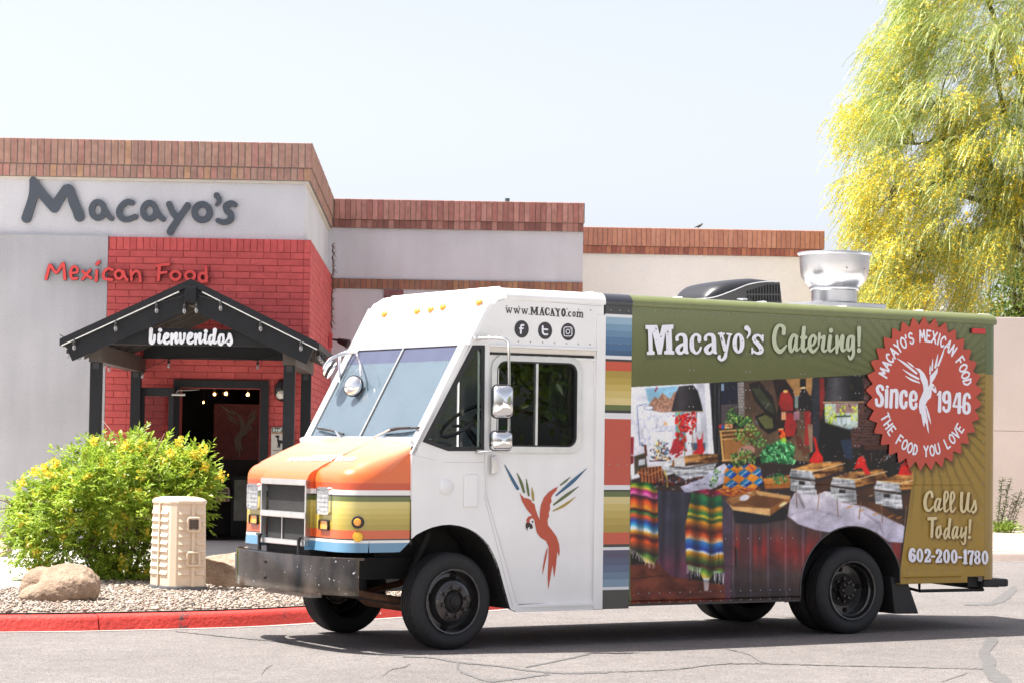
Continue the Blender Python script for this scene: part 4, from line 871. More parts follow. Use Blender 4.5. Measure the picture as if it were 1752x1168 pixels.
# ================================================================== YELLOW FLOWERING BUSH
def make_bush():
    g0 = ground(205, 992, .15); t = thing('yellow_bush', 'rounded green bush full of yellow flowers in the gravel bed', 'bush', (float(g0[0]), float(g0[1]), .15))
    Y0 = float(g0[1]); O = np.array(g0)
    def loc(x, y, dy): return hit(np.asarray(float(x)), np.asarray(float(y)), (0, Y0 + dy, 0), np.array([0, 1., 0])) - O
    st = MB(); tips = []
    stems = [[(178, 990), (176, 965), (160, 930), (120, 890), (80, 850)], [(182, 992), (178, 950), (185, 915), (175, 870), (160, 820)], [(218, 992), (224, 950), (232, 910), (250, 850), (260, 800)], [(222, 992), (240, 950), (262, 915), (300, 870), (330, 830)], [(190, 990), (200, 950), (215, 900), (210, 840), (215, 780)], [(170, 988), (150, 950), (110, 920), (60, 900), (40, 880)]]
    for i, s_ in enumerate(stems):
        dy = [0] + [random.uniform(-.5, .5) * k / 4 for k in range(1, 5)]
        pts = [loc(x, y, d) for (x, y), d in zip(s_, dy)]; st.tube(pts, [.034, .028, .02, .012, .006], 7)
        for k in range(14):
            a = random.choice(pts[1:]); e = a + np.array([random.uniform(-.35, .35), random.uniform(-.4, .4), random.uniform(.05, .4)]); st.tube([a, (a + e) / 2 + np.array([0, 0, .04]), e], [.010, .007, .003], 5)
    st.build('stem', mat('bush_bark', (.22, .15, .10), rough=.9, var=.3, vscale=20, bump=.004), t, smooth=True)
    # clumps follow the outline of the bush
    cl = []
    outl = [(10, 885), (25, 850), (60, 820), (95, 790), (125, 768), (165, 758), (215, 755), (250, 745), (275, 752), (300, 770), (345, 757), (372, 775), (385, 815), (375, 850), (345, 880), (330, 910), (300, 925), (255, 925), (215, 912), (170, 905), (140, 925), (110, 950), (60, 962), (35, 945), (25, 915)]
    OP = np.array(outl, float); cO = np.array([195, 880.]); OP = cO + (OP - cO) * np.array([.87, .90]) + np.array([-8., 6.])
    r = np.random.default_rng(5)
    while len(cl) < 350:
        x, y = r.uniform(0, 395), r.uniform(740, 970); s_ = float(sd_poly(np.array([x]), np.array([y]), OP)[0])
        if s_ < -6: cl.append((x, y, r.uniform(-.8, .8) * min(1, (-s_) / 45 + .25)))
    for k in range(40): cl.append((r.uniform(150, 250), r.uniform(935, 990), r.uniform(-.35, .35)))
    for i in range(len(outl)):
        a, b = OP[i - 1], OP[i]
        for k in range(3): q = a + (b - a) * r.uniform(0, 1); cl.append((q[0] + r.normal(0, 3), q[1] + r.normal(0, 3) + 5, r.uniform(-.25, .25)))
    C = np.array([loc(*c) for c in cl]); ncl = len(C); per = 13
    # pinnate leaves: each a rachis with paired leaflets and one at the tip
    base = np.repeat(C, per, 0) + r.normal(0, .065, (ncl * per, 3)); n = len(base)
    cen = np.array(loc(195, 880, 0)); out = unit(base - cen); D = unit(out * .9 + r.normal(0, .55, (n, 3)) + np.array([0, 0, .25])); D[:, 2] -= .15; D = unit(D)
    L0 = r.uniform(.085, .155, n); S = unit(np.cross(D, np.array([0, 0, 1.]) + r.normal(0, .35, (n, 3))))
    Vs, Fs, o = [], [], 0
    for f, sg in ((.25, 1), (.25, -1), (.55, 1), (.55, -1), (.85, 1), (.85, -1), (1.0, 0)):
        c = base + D * (L0 * f)[:, None]; d = unit(D * (.7 if sg else 1) + S * sg * .8 + r.normal(0, .12, (n, 3)) + np.array([0, 0, -.12]))
        V, F = blades(c, d, unit(np.array([0, 0, 1.]) + r.normal(0, .3, (n, 3))), L0 * r.uniform(.42, .62, n), L0 * r.uniform(.17, .25, n)); Vs.append(V); Fs.append(F + o); o += len(V)
    link('foliage', np_mesh('foliage', np.vstack(Vs), np.vstack(Fs)), leaf_mat('bush_leaf', (.20, .34, .028), (.46, .56, .075), .45), t)
    # flower heads: trumpets with five lobes
    fl = [i for i in range(ncl) if r.uniform() < .42]; big = [(40, 825), (60, 805), (95, 790), (66, 848), (85, 812), (175, 793), (250, 795), (150, 880), (128, 830), (190, 844), (212, 850), (105, 898), (62, 940), (55, 944), (240, 855), (280, 790), (290, 775), (305, 760), (330, 780), (345, 770), (350, 800), (375, 815), (270, 850), (310, 800), (160, 755), (215, 762), (245, 760), (120, 888), (195, 910), (210, 955), (75, 800), (110, 815), (238, 842)]
    FC = [C[i] + unit(C[i] - cen) * .05 for i in fl] + [loc(x, y, -.35 + random.uniform(-.25, .1)) for x, y in big] + [loc(x + random.uniform(-4, 4), y + random.uniform(-4, 4), -.40) for x, y in big]
    FC = np.array(FC); m = 12; c = np.repeat(FC, m, 0) + r.normal(0, .026, (len(FC) * m, 3)); n = len(c); ax = unit(unit(c - cen) + r.normal(0, .6, (n, 3)) + np.array([0, -.25, .1]))
    s1 = unit(np.cross(ax, rdir(n, r))); s2 = np.cross(ax, s1); V = [c]; R = r.uniform(.016, .026, n)
    for k in range(10):
        a = 2 * PI * k / 10; rr = R * (1.0 if k % 2 == 0 else .62); V.append(c + ax * .018 + (s1 * math.cos(a) + s2 * math.sin(a)) * rr[:, None])
    V = np.stack(V, 1).reshape(-1, 3); k = np.arange(n)[:, None] * 11; F = np.concatenate([k + [0, 1 + q, 1 + (q + 1) % 10] for q in range(10)], 1).reshape(-1, 3)
    link('flowers', np_mesh('flowers', V, F), leaf_mat('yellow_petal', (.90, .70, .04), (.94, .80, .13), .4), t)
make_bush()

# ================================================================== BOULDERS
def ico(sub):
    bm = bmesh.new(); bmesh.ops.create_icosphere(bm, subdivisions=sub, radius=1); V = np.array([v.co[:] for v in bm.verts]); F = np.array([[v.index for v in f.verts] for f in bm.faces]); bm.free(); return V, F
def n3(P, s, seed):
    return (noise2(P[:, 0] * s + P[:, 2] * .7 * s, P[:, 1] * s - P[:, 2] * .5 * s, seed) + noise2(P[:, 2] * s, P[:, 0] * s + P[:, 1] * .3 * s, seed + 3)) * .5
def rock_mat(name, c1, c2):
    m = bpy.data.materials.new(name); m.use_nodes = True; t = m.node_tree; N = t.nodes; L = t.links; b = N['Principled BSDF']; b.inputs['Roughness'].default_value = .92
    tc = N.new('ShaderNodeTexCoord'); a = N.new('ShaderNodeTexNoise'); a.inputs['Scale'].default_value = 3.5; a.inputs['Detail'].default_value = 9; a.inputs['Roughness'].default_value = .65; L.new(tc.outputs['Object'], a.inputs['Vector'])
    r = N.new('ShaderNodeValToRGB'); r.color_ramp.elements[0].position = .32; r.color_ramp.elements[0].color = (*c1, 1); r.color_ramp.elements[1].position = .68; r.color_ramp.elements[1].color = (*c2, 1); L.new(a.outputs[0], r.inputs[0])
    f = N.new('ShaderNodeTexNoise'); f.inputs['Scale'].default_value = 90; f.inputs['Detail'].default_value = 3; L.new(tc.outputs['Object'], f.inputs['Vector'])
    mr = N.new('ShaderNodeMapRange'); mr.inputs[1].default_value = .3; mr.inputs[2].default_value = .7; mr.inputs[3].default_value = .72; mr.inputs[4].default_value = 1.28; L.new(f.outputs[0], mr.inputs[0])
    vm = N.new('ShaderNodeVectorMath'); vm.operation = 'SCALE'; L.new(r.outputs[0], vm.inputs[0]); L.new(mr.outputs[0], vm.inputs['Scale']); L.new(vm.outputs[0], b.inputs['Base Color'])
    g = N.new('ShaderNodeTexNoise'); g.inputs['Scale'].default_value = 45; g.inputs['Detail'].default_value = 8; L.new(tc.outputs['Object'], g.inputs['Vector']); bp = N.new('ShaderNodeBump'); bp.inputs['Distance'].default_value = .012; L.new(g.outputs[0], bp.inputs['Height']); L.new(bp.outputs[0], b.inputs['Normal'])
    return m
V, F = ico(6)
def lobe(V, c, r):   # distance from the origin to an ellipsoid along each direction (0 when missed)
    c = np.array(c); r = np.array(r); D = V / r; C = c / r; A = (D * D).sum(1); B = (D * C).sum(1); K = (C * C).sum() - 1; q = B * B - A * K
    return np.where(q > 0, (B + np.sqrt(np.maximum(q, 0))) / A, 0)
rr = np.maximum.reduce([lobe(V, (.08, .0, .0), (.28, .26, .215)), lobe(V, (.09, -.10, -.02), (.27, .20, .17)), lobe(V, (-.17, .06, -.01), (.17, .22, .19)), lobe(V, (-.05, -.19, -.08), (.25, .13, .125))])
rr = rr * (1 + .06 * n3(V, 3.0, 4) + .03 * n3(V, 8, 8) + .02 * n3(V, 20, 5) + .010 * n3(V, 45, 15)); Vr = V * rr[:, None]
g0 = ground(99, 1027, .15)
o = link('boulder', np_mesh('boulder', Vr, F, True), rock_mat('tan_granite', (.20, .135, .09), (.40, .29, .205))); o.location = (float(g0[0]), float(g0[1]) + .05, .15 + .135); o.scale = (1.10, 1.0, 1.0); tag(o, 'smooth rounded tan boulder with a deep crease in front of the bush', 'boulder')
r2 = np.random.default_rng(9); N_ = rdir(17, r2); h_ = r2.uniform(.62, 1.0, 17); den = V @ N_.T; rad = np.where(den > .05, h_ / np.maximum(den, .05), 9).min(1); rad = np.minimum(rad, 1.15) * (1 + .05 * n3(V, 4, 2) + .035 * n3(V, 11, 6) + .015 * n3(V, 26, 12))
Vr = V * rad[:, None] * np.array([.47, .28, .265])
g0 = ground(402, 1006, .15)
o = link('boulder', np_mesh('boulder', Vr, F, True), rock_mat('rough_quartzite', (.23, .155, .105), (.47, .375, .285))); o.location = (float(g0[0]) + .08, float(g0[1]) + .12, .15 + .135); o.rotation_euler = (0, .05, .35); tag(o, 'rough angular tan boulder between the beige box and the truck bumper', 'boulder')
Vr = V * rad[:, None] * np.array([.16, .16, .14]); g0 = ground(-4, 950, .15)
o = link('boulder', np_mesh('boulder', Vr, F, True), MATS.get('x') or rock_mat('small_stone', (.30, .2, .15), (.5, .38, .3))); o.location = (float(g0[0]), float(g0[1]), .2); tag(o, 'small brown stone at the left picture edge by the wall', 'stone')
# spiky plant at the left edge
ag = thing('agave_plant', 'spiky dry agave at the left picture edge behind the bush', 'plant', tuple(float(v) for v in ground(-14, 944, .15)))
am = MB()
for k in range(26):
    a = random.uniform(0, 2 * PI); el = random.uniform(.5, 1.35); ln = random.uniform(.45, .75); d = Vector((math.cos(a) * math.cos(el), math.sin(a) * math.cos(el), math.sin(el))); sdv = d.cross(Vector((0, 0, 1))).normalized()
    am.add([sdv * .022, -sdv * .022, d * ln * .5 - sdv * .018 + Vector((0, 0, -.01)), d * ln, d * ln * .5 + sdv * .018], [(0, 1, 2, 4), (4, 2, 3)])
am.build('blades', leaf_mat('agave_leaf', (.20, .17, .10), (.28, .23, .17), .1), ag)

# ================================================================== BEIGE UTILITY BOX
M_BGE = mat('beige_plastic', (.66, .53, .39), rough=.55, var=.03, vscale=4); M_BGD = mat('box_base', (.10, .10, .105), rough=.8, var=.15)
def make_box():
    gl_, gm, gr = ground(250, 1000, .15), ground(293, 1011, .15), ground(356, 1005, .15)
    W_ = .52; Hh = 158 / FPX * float(gm[1]) * .985
    t = thing('utility_box', 'beige louvred plastic utility enclosure on a dark base beside the bush', 'utility box', (float(gm[0]), float(gm[1]), .15), 0)
    # footprint: front corner at the origin, one face to the left-back, one to the right-back
    a = np.array([-.285, .36]); b = np.array([.352, .10]); dl = a / np.linalg.norm(a); dr = b / np.linalg.norm(b); La, Lb = np.linalg.norm(a), np.linalg.norm(b)
    def foot(g, ch):   # grown by g, corner chamfer ch
        nl = np.array([dl[1], -dl[0]]) ; nl = -nl if nl[0] > 0 else nl; nr = np.array([dr[1], -dr[0]]); nr = -nr if nr[1] > 0 else nr
        A = [dl * ch, dr * ch, b - dr * ch, b + dl * ch, b + dl * (La - ch), a + b - dr * ch * .5 - dl * 0, a + dr * ch, a - dl * ch]
        c = (a + b) / 2; return [tuple(c + (p - c) * (1 + g)) for p in A]
    z0, z1 = .045, Hh - .03
    mb = MB(); mb.add([(x, y, z0) for x, y in foot(.03, .045)] + [(x, y, z1) for x, y in foot(-.03, .045)], [tuple(reversed(range(8))), tuple(range(8, 16))] + [(i, (i + 1) % 8, 8 + (i + 1) % 8, 8 + i) for i in range(8)])
    mb.build('casing', M_BGE, t, bevel=.008)
    lid = MB(); lv = []
    for g, zz in ((-.005, z1 - .012), (.035, z1 - .010), (.045, z1 + .008), (.035, z1 + .022), (-.05, z1 + .042), (-.35, z1 + .060)): lv.append([(x, y, zz) for x, y in foot(g, .06)])
    fs = [(k * 8 + i, k * 8 + (i + 1) % 8, (k + 1) * 8 + (i + 1) % 8, (k + 1) * 8 + i) for k in range(5) for i in range(8)] + [tuple(range(40, 48)), tuple(reversed(range(8)))]
    lid.add([p for q in lv for p in q], fs); lid.build('lid', M_BGE, t, bevel=.006)
    bs = MB(); bs.add([(x, y, -.02) for x, y in foot(.14, .06)] + [(x, y, .05) for x, y in foot(.12, .06)], [tuple(reversed(range(8))), tuple(range(8, 16))] + [(i, (i + 1) % 8, 8 + (i + 1) % 8, 8 + i) for i in range(8)]); bs.build('base_plate', M_BGD, t, bevel=.01)
    nL = np.array([-dl[1], dl[0]]); nL = nL if nL @ np.array([-1, -1]) > 0 else -nL; nR = np.array([dr[1], -dr[0]]); nR = nR if nR[1] < 0 else -nR
    def face(dirv, nn, ln):
        c = (a + b) / 2
        def f(s, o, zz):
            k = 1 + .03 - .06 * (zz - z0) / (z1 - z0); p = dirv * (s * ln); p = c + (p - c) * k + nn * o; return (p[0], p[1], zz)
        return f
    rows = 9; dzz = (z1 - z0 - .16) / rows
    for f, cols in ((face(dl, nL, La), ((.17, .50), (.56, .90))), (face(dr, nR, Lb), ((.17, .49), (.66, .92)))):
        for i in range(rows):
            zt = z1 - .075 - i * dzz
            for s0, s1 in cols:
                lm = MB(); k = .02    # wedge: flush at top, proud at the bottom
                lm.add([f(s0, .0, zt), f(s1, .0, zt), f(s1 - k, .017, zt - dzz * .52), f(s0 + k, .017, zt - dzz * .52), f(s1, -.006, zt - dzz * .60), f(s0, -.006, zt - dzz * .60)], [(0, 1, 2, 3), (3, 2, 4, 5), (0, 3, 5), (1, 4, 2)])
                lm.build('louver', M_BGE, t)
    f = face(dr, nR, Lb)
    MB().hexa([f(.535, -.004, z0), f(.625, -.004, z0), f(.625, .016, z0), f(.535, .016, z0), f(.535, -.004, z1 - .01), f(.625, -.004, z1 - .01), f(.625, .016, z1 - .01), f(.535, .016, z1 - .01)]).build('centre_strap', M_BGE, t, bevel=.003)
    fl_ = face(dl, nL, La)
    MB().hexa([fl_(.51, -.004, z0), fl_(.55, -.004, z0), fl_(.55, .022, z0), fl_(.51, .022, z0), fl_(.51, -.004, z1 - .01), fl_(.55, -.004, z1 - .01), fl_(.55, .022, z1 - .01), fl_(.51, .022, z1 - .01)]).build('rib', M_BGE, t, bevel=.003)
    for zc in (z1 - .215, z0 + .285):
        hm = MB(); loop = [f(.42, .03, zc - .055), f(.42, .035, zc + .05), f(.45, .035, zc + .065), f(.72, .035, zc + .065), f(.75, .035, zc + .05), f(.75, .03, zc - .055), f(.72, .03, zc - .068), f(.45, .03, zc - .068), f(.42, .03, zc - .055), f(.42, .03, zc - .04)]
        hm.tube(loop, .012, 8); hm.build('handle', M_BGE, t, smooth=True)
    MB().hexa([f(.46, .004, z1 - .26), f(.72, .004, z1 - .26), f(.72, .018, z1 - .26), f(.46, .018, z1 - .26), f(.46, .004, z1 - .17), f(.72, .004, z1 - .17), f(.72, .018, z1 - .17), f(.46, .018, z1 - .17)]).build('recess', mat('handle_recess', (.10, .075, .06)), t)
make_box()

# ================================================================== PLANTS AT THE FAR WALL
def wispy(px, py, ph, lean, lab, seed):
    r = np.random.default_rng(seed); g0 = hit(np.asarray(float(px)), np.asarray(float(py)), (0, 44.4, 0), np.array([0, 1., 0])); sc = 44.4 / FPX
    t = thing('tall_weed', lab, 'plant', (float(g0[0]), 44.4, .15)); H = ph * sc; st = MB(); Cs = []; Ds = []
    for k in range(2):
        dx = r.uniform(-.08, .08); L_ = H * r.uniform(.7, 1.0); pts = [(dx + lean * sc * (q / 8) ** 1.2 * L_ / H + r.normal(0, .01), r.uniform(-.05, .05), L_ * q / 8) for q in range(9)]; st.tube(pts, [.008] * 8 + [.003], 4)
        for q in range(70):
            f = r.uniform(.02, 1); i = min(int(f * 8), 7); p = np.array(pts[i]) + (np.array(pts[i + 1]) - np.array(pts[i])) * (f * 8 - i); Cs.append(p); Ds.append([r.normal(0, 1), r.normal(0, .6), r.uniform(-.1, .5)])
    st.build('stem', mat('weed_stem', (.12, .13, .06)), t); C = np.array(Cs); D = unit(np.array(Ds)); n = len(C)
    V, F = blades(C, D, unit(np.array([0, 0, 1.]) + r.normal(0, .3, (n, 3))), r.uniform(.05, .11, n), r.uniform(.015, .03, n)); link('leaves', np_mesh('leaves', V, F), MATS.get('weed_leaf') or leaf_mat('weed_leaf', (.06, .09, .03), (.13, .14, .06), .3), t)
wispy(1712, 905, 95, 18, 'tall wispy weed just right of the truck rear, by the wall', 1)
wispy(1722, 905, 86, 22, 'shorter wispy weed, second from the truck, by the wall', 2)
wispy(1727, 905, 88, 34, 'leaning wispy weed with dark tip, at the right picture edge', 3)
wispy(1700, 890, 110, 12, 'tallest wispy weed half hidden by the truck rear', 4)
def low_plant():
    r = np.random.default_rng(8); g0 = hit(np.asarray(1718.), np.asarray(910.), (0, 44.2, 0), np.array([0, 1., 0])); t = thing('low_shrub', 'low bright green leafy plant at the foot of the far wall', 'plant', (float(g0[0]), 44.2, .15))
    n = 500; C = r.normal(0, 1, (n, 3)) * np.array([.14, .12, .05]) + np.array([0, 0, .08]); C[:, 2] = abs(C[:, 2]); D = unit(C + r.normal(0, .08, (n, 3)) + np.array([0, 0, .05]))
    V, F = blades(C, D, unit(np.array([0, 0, 1.]) + r.normal(0, .4, (n, 3))), r.uniform(.05, .10, n), r.uniform(.03, .05, n)); link('leaves', np_mesh('leaves', V, F), leaf_mat('low_leaf', (.14, .22, .03), (.26, .34, .06), .4), t)
low_plant()
# ================================================================== THE FOOD TRUCK
TW = 2.05
truck = thing('food_truck', 'white step van food truck with orange striped nose and printed catering wrap', 'food truck', tuple(TO), TYAW)
M_WHT = mat('white_truck_paint', (.82, .812, .80), rough=.30, var=.035, vscale=2.5, streak=.025, coat=.3, bump=.005, bscale=3.0)
M_WHT2 = mat('white_roof_paint', (.82, .82, .82), rough=.5, var=.04, vscale=2)
M_ALU = mat('brushed_aluminium', (.62, .62, .62), rough=.32, metal=.85, var=.08, vscale=8)
M_CHR = mat('chrome', (.80, .80, .80), rough=.06, metal=1.0, var=.0)
M_RUB = mat('black_rubber', (.018, .018, .019), rough=.6, var=.1)
M_TYRE = mat('tyre_rubber', (.014, .014, .015), rough=.72, var=.15, vscale=9, bump=.001, bscale=60)
M_UND = mat('dark_chassis', (.011, .010, .0095), rough=.75, var=.4, vscale=6, bump=.003, bscale=30)
M_RST = mat('rusty_steel', (.13, .060, .032), rough=.85, var=.4, vscale=7, bump=.004, bscale=40)
M_INT = mat('grey_cab_lining', (.30, .31, .32), rough=.7, var=.08)
M_AMB = mat('amber_lens', (.85, .33, .035), rough=.2, var=.05, coat=.5)
M_LRD = mat('red_lens', (.55, .02, .02), rough=.2, var=.05, coat=.5)
M_SEAM = mat('panel_gap', (.10, .10, .10), rough=.9)
def ch(px, py, off=0.): return side(px, py, off)
ZR = 2.885                              # seam under the roof rail
A0l, A0z, AS = -.38, 1.72, .544         # foot and slope of the windscreen plane
def al(z): return A0l + (z - A0z) * AS
_sn = np.array([-1.0, AS]) / math.hypot(1, AS)
SNW = TA * _sn[0] + np.array([0, 0, 1.]) * _sn[1]
def slant(x, y, off=0.):                # point on the sloping front, off metres out from it
    P = hit(np.asarray(x, float), np.asarray(y, float), TO + TA * A0l + np.array([0, 0, A0z]) + SNW * off, SNW) - TO
    return np.stack([P @ TA, -(P @ TN), P[..., 2]], -1)
def sl(y, z, off=0.): return (al(z) + _sn[0] * off, y, z + _sn[1] * off)

# ---- cab side with openings
arch = [(704.5, 921), (712, 914), (725, 907), (740, 901), (756, 897.5), (770, 896.5), (786, 898.5), (801, 903), (814, 910), (826, 920), (838, 934), (847, 952), (853, 968), (873, 1041)]
vent_o = [(809, 591), (829, 591), (827.5, 770), (766.5, 770), (724, 754.5)]
cab = [(704, 774), (800, 600), (845, 521), (852, 512), (866, 508.5), (900, 511), (1033, 518.5), (1033, 1042), (884, 1046.5)] + list(reversed(arch))
doorp = [(836.5, 607), (1017, 617), (1017, 1027), (887, 1034), (831.5, 845), (834, 780)]
cut('cab_side', M_WHT, truck, lambda x, y: side(x, y, 0.0), lambda x, y: side(x, y, 0.0) + np.array([0, .035, 0]), polys=[cab], neg=[vent_o, doorp], h=1.0)
cut('door', M_WHT, truck, lambda x, y: side(x, y, .014), lambda x, y: side(x, y, .014) + np.array([0, .03, 0]), polys=[doorp], neg=[], h=1.0, grow=2.5) if False else None
sx = lambda p: [tuple(side(*p)[[0, 2]])]
win = rrect(.365, 1.672, 1.165, 2.382, .085)       # window opening in door metres (l, z)
wino = rrect(.315, 1.622, 1.215, 2.432, .12)
dm = [tuple(float(v) for v in side(*p)[[0, 2]]) for p in doorp]
door_o = cut('cab_door', M_WHT, truck, lambda x, y: np.stack([x, np.full_like(x, .014), y], -1), lambda x, y: np.stack([x, np.full_like(x, .044), y], -1), polys=[dm], neg=[win], h=.008, grow=.02)
cut('window_frame', M_ALU, door_o, lambda x, y: np.stack([x, np.full_like(x, -.004), y], -1), lambda x, y: np.stack([x, np.full_like(x, .0135), y], -1), polys=[wino], neg=[win], h=.006)
cut('window_gasket', M_RUB, door_o, lambda x, y: np.stack([x, np.full_like(x, .002), y], -1), lambda x, y: np.stack([x, np.full_like(x, .03), y], -1), polys=[win], neg=[rrect(.378, 1.685, 1.152, 2.369, .075)], h=.006)
G_SIDE = glass_mat('dark_side_glass', tint=(.30, .34, .32), refl=1.0)
wl, wd = .765, .022
MB().box(.366, wl - .006, .024, .028, 1.675, 2.379).build('pane', G_SIDE, door_o); MB().box(wl + .006, 1.164, .030, .034, 1.675, 2.379).build('pane', G_SIDE, door_o)
MB().box(wl - wd / 2, wl + wd / 2, .004, .040, 1.674, 2.38).build('divider', M_ALU, door_o); MB().box(.372, .392, .012, .03, 1.69, 2.36).build('divider', M_ALU, door_o)
# handle, gutter, sill
MB().box(float(side(839.5, 790)[0]), float(side(849, 790)[0]), -.028, .013, float(side(844, 811)[2]), float(side(844, 778)[2])).build('handle', M_CHR, door_o, bevel=.012)
g0, g1 = side(838, 592)[0], side(1018, 600)[0]
MB().box(g0, g1, -.035, -.001, 2.492, 2.512).build('drip_rail', M_WHT, truck, bevel=.004); MB().box(g0, g1, -.018, -.001, 2.455, 2.491).build('drip_rail', mat('cream_seal', (.72, .68, .60), rough=.5, var=.05), truck)
MB().box(g0, g1 - .01, -.004, .013, 2.428, 2.450).build('door_seal', M_RUB, truck)
MB().box(float(side(892, 1035)[0]), float(side(1018, 1035)[0]), -.012, .012, .335, .352).build('sill_strip', M_WHT, truck); MB().box(float(side(880, 1040)[0]), float(side(1030, 1040)[0]), .004, .012, .352, .362).build('sill_gap', M_SEAM, truck)
# B pillar cover and stripe panel
pa, pb, pc = float(side(1018.5, 700)[0]), float(side(1033.5, 700)[0]), float(side(1079.5, 700)[0])
MB().box(pa, pb, -.014, -.001, .30, 2.80).build('pillar_cover', M_WHT, truck, bevel=.004)
def Z56(y): return float(side(1056, y)[2])
DG, WH = rgb(62, 62, 64), (.72, .72, .73)
st = [(512, DG), (538, WH), (543, rgb(141, 170, 190)), (555, rgb(112, 146, 172)), (566, rgb(96, 131, 160)), (577, rgb(76, 113, 148)), (588, rgb(64, 100, 138)), (599, rgb(52, 85, 120)), (608, WH), (614, rgb(45, 42, 40)), (618, rgb(194, 78, 54)), (634, rgb(164, 140, 56)), (646, rgb(176, 152, 66)), (657, rgb(188, 164, 84)), (668, rgb(198, 176, 104)), (680, rgb(208, 189, 128)), (692, rgb(92, 104, 54)), (701, rgb(44, 42, 40)), (706, WH), (716, rgb(186, 74, 54)), (829, WH), (837, rgb(42, 40, 38)), (840, rgb(92, 104, 54)), (849, rgb(206, 190, 128)), (861, rgb(196, 176, 100)), (873, rgb(186, 164, 82)), (885, rgb(176, 152, 66)), (897, rgb(166, 142, 56)), (910, rgb(196, 80, 52)), (930, rgb(50, 45, 42)), (935, WH), (940, rgb(74, 70, 98)), (953, rgb(77, 84, 114)), (966, rgb(86, 102, 132)), (978, rgb(102, 124, 148)), (990, rgb(122, 148, 168)), (1003, WH), (1008, rgb(66, 64, 62))]
zs_ = [Z56(y) for y, c in st] + [.29]
M_STP = ramp_z_mat('wrap_stripes', sorted([(zs_[i + 1], st[i][1]) for i in range(len(st))], key=lambda q: q[0]))
MB().box(pb + .001, pc, -.001, .02, .30, ZR).build('stripe_panel', M_STP, truck)

# ---- roof rail in three colours
def rail(l0, l1, m, y0=0., sgn=1):
    mb = MB(); pr = [(.012, ZR), (-.004, ZR + .002), (-.010, ZR + .02), (-.008, ZR + .045), (.008, ZR + .072), (.032, ZR + .092), (.062, ZR + .103), (.10, ZR + .106), (.10, ZR)]
    if sgn < 0: pr = [(TW - a, b) for a, b in pr]
    n = len(pr); mb.add([(l0, a, b) for a, b in pr] + [(l1, a, b) for a, b in pr], [(i, (i + 1) % n, n + (i + 1) % n, n + i) for i in range(n)] + [tuple(range(n)), tuple(reversed(range(n, 2 * n)))])
    return mb.build('roof_rail', m, truck, smooth=50)
M_OLV = mat('olive_wrap', rgb(112, 118, 74), rough=.35, var=.06, coat=.4); M_DGV = mat('charcoal_wrap', rgb(58, 60, 66), rough=.35, coat=.4, var=.05)
rail(.44, pb, M_WHT); rail(pb + .001, pc, M_DGV); rail(pc + .001, 5.95, M_OLV); rail(.44, 5.95, M_WHT, sgn=-1)
RL = MB(); ny = 13
for i in range(ny):
    y = .10 + (TW - .2) * i / (ny - 1); zz = ZR + .106 + .030 * (1 - ((y - TW / 2) / (TW / 2 - .1)) ** 2); zz -= .018 * (1 - ((y - TW / 2) / (TW / 2 - .1)) ** 2); RL.v += [(.44, y, zz), (5.90, y, zz)]
RL.f = [(2 * i, 2 * i + 2, 2 * i + 3, 2 * i + 1) for i in range(ny - 1)]; RL.build('roof', M_WHT2, truck, smooth=True)
MB().box(.425, .455, .10, TW - .10, ZR + .06, ZR + .119).build('roof_edge', M_WHT, truck, bevel=.01)
for k in range(5): MB().box(1.6 + k * .95, 1.63 + k * .95, .45, TW - .45, ZR + .11, ZR + .142).build('roof_seam', M_WHT2, truck)

# ---- sloping cab front above the windscreen
def hdr():
    oy = []; rc = .16; zt = ZR + .10
    oy += [(0, 2.50), (0, zt - rc)]
    oy += [(rc - rc * math.cos(a), zt - rc + rc * math.sin(a)) for a in np.linspace(.15, PI / 2, 7)]
    oy += [(TW - y, z) for y, z in reversed(oy)]
    ins = [(min(max(y, .05), TW - .05) if z < zt - rc else (y + (.05 if y < TW / 2 else -.05) * (1 - (z - zt + rc) / rc)), min(z, zt - .055)) for y, z in oy]
    mb = MB(); A = [sl(y, z) for y, z in ins]; n = len(A)
    B = [(al(z) + .020, y + (.012 if y < TW / 2 else -.012), z - .008 if z > 2.7 else z) for y, z in oy]; yi = lambda y: min(max(y, .004), TW - .004); C = [(al(z) + .055, yi(y), z) for y, z in oy]; D = [(max(.46, al(z) + .06), yi(y), z) for y, z in oy]
    mb.add(A + B + C + D, [tuple(range(n))] + [(k * n + i, k * n + i + 1, (k + 1) * n + i + 1, (k + 1) * n + i) for k in range(3) for i in range(n - 1)])
    return mb.build('cab_front', M_WHT, truck, smooth=50)
hdr()
# pillars and windscreen
def bar(y0, y1, z0, z1, o0, o1, nm, m, bev=.004, z0b=None):
    mb = MB(); mb.hexa([sl(y0, z0, o0), sl(y1, z0, o0), sl(y1, z0, o1), sl(y0, z0, o1), sl(y0, z1, o0), sl(y1, z1, o0), sl(y1, z1, o1), sl(y0, z1, o1)]); return mb.build(nm, m, truck, bevel=bev)
wy0, wy1, wz0, wz1 = .07, 1.93, 1.735, 2.50
bar(.0, wy0, 1.60, 2.52, -.05, .0, 'windscreen_pillar', M_WHT, .012); bar(wy1, TW, 1.60, 2.52, -.05, .0, 'windscreen_pillar', M_WHT, .012)
bar(wy0 - .012, wy0 + .016, wz0 - .03, wz1 + .01, .001, .010, 'windscreen_trim', M_ALU); bar(wy1 - .016, wy1 + .012, wz0 - .03, wz1 + .01, .001, .010, 'windscreen_trim', M_ALU)
bar(wy0 + .017, wy1 - .017, wz1 - .006, wz1 + .010, .002, .010, 'windscreen_trim', M_ALU); bar(wy0 + .017, wy1 - .017, wz0 - .035, wz0, .002, .012, 'windscreen_trim', M_ALU)
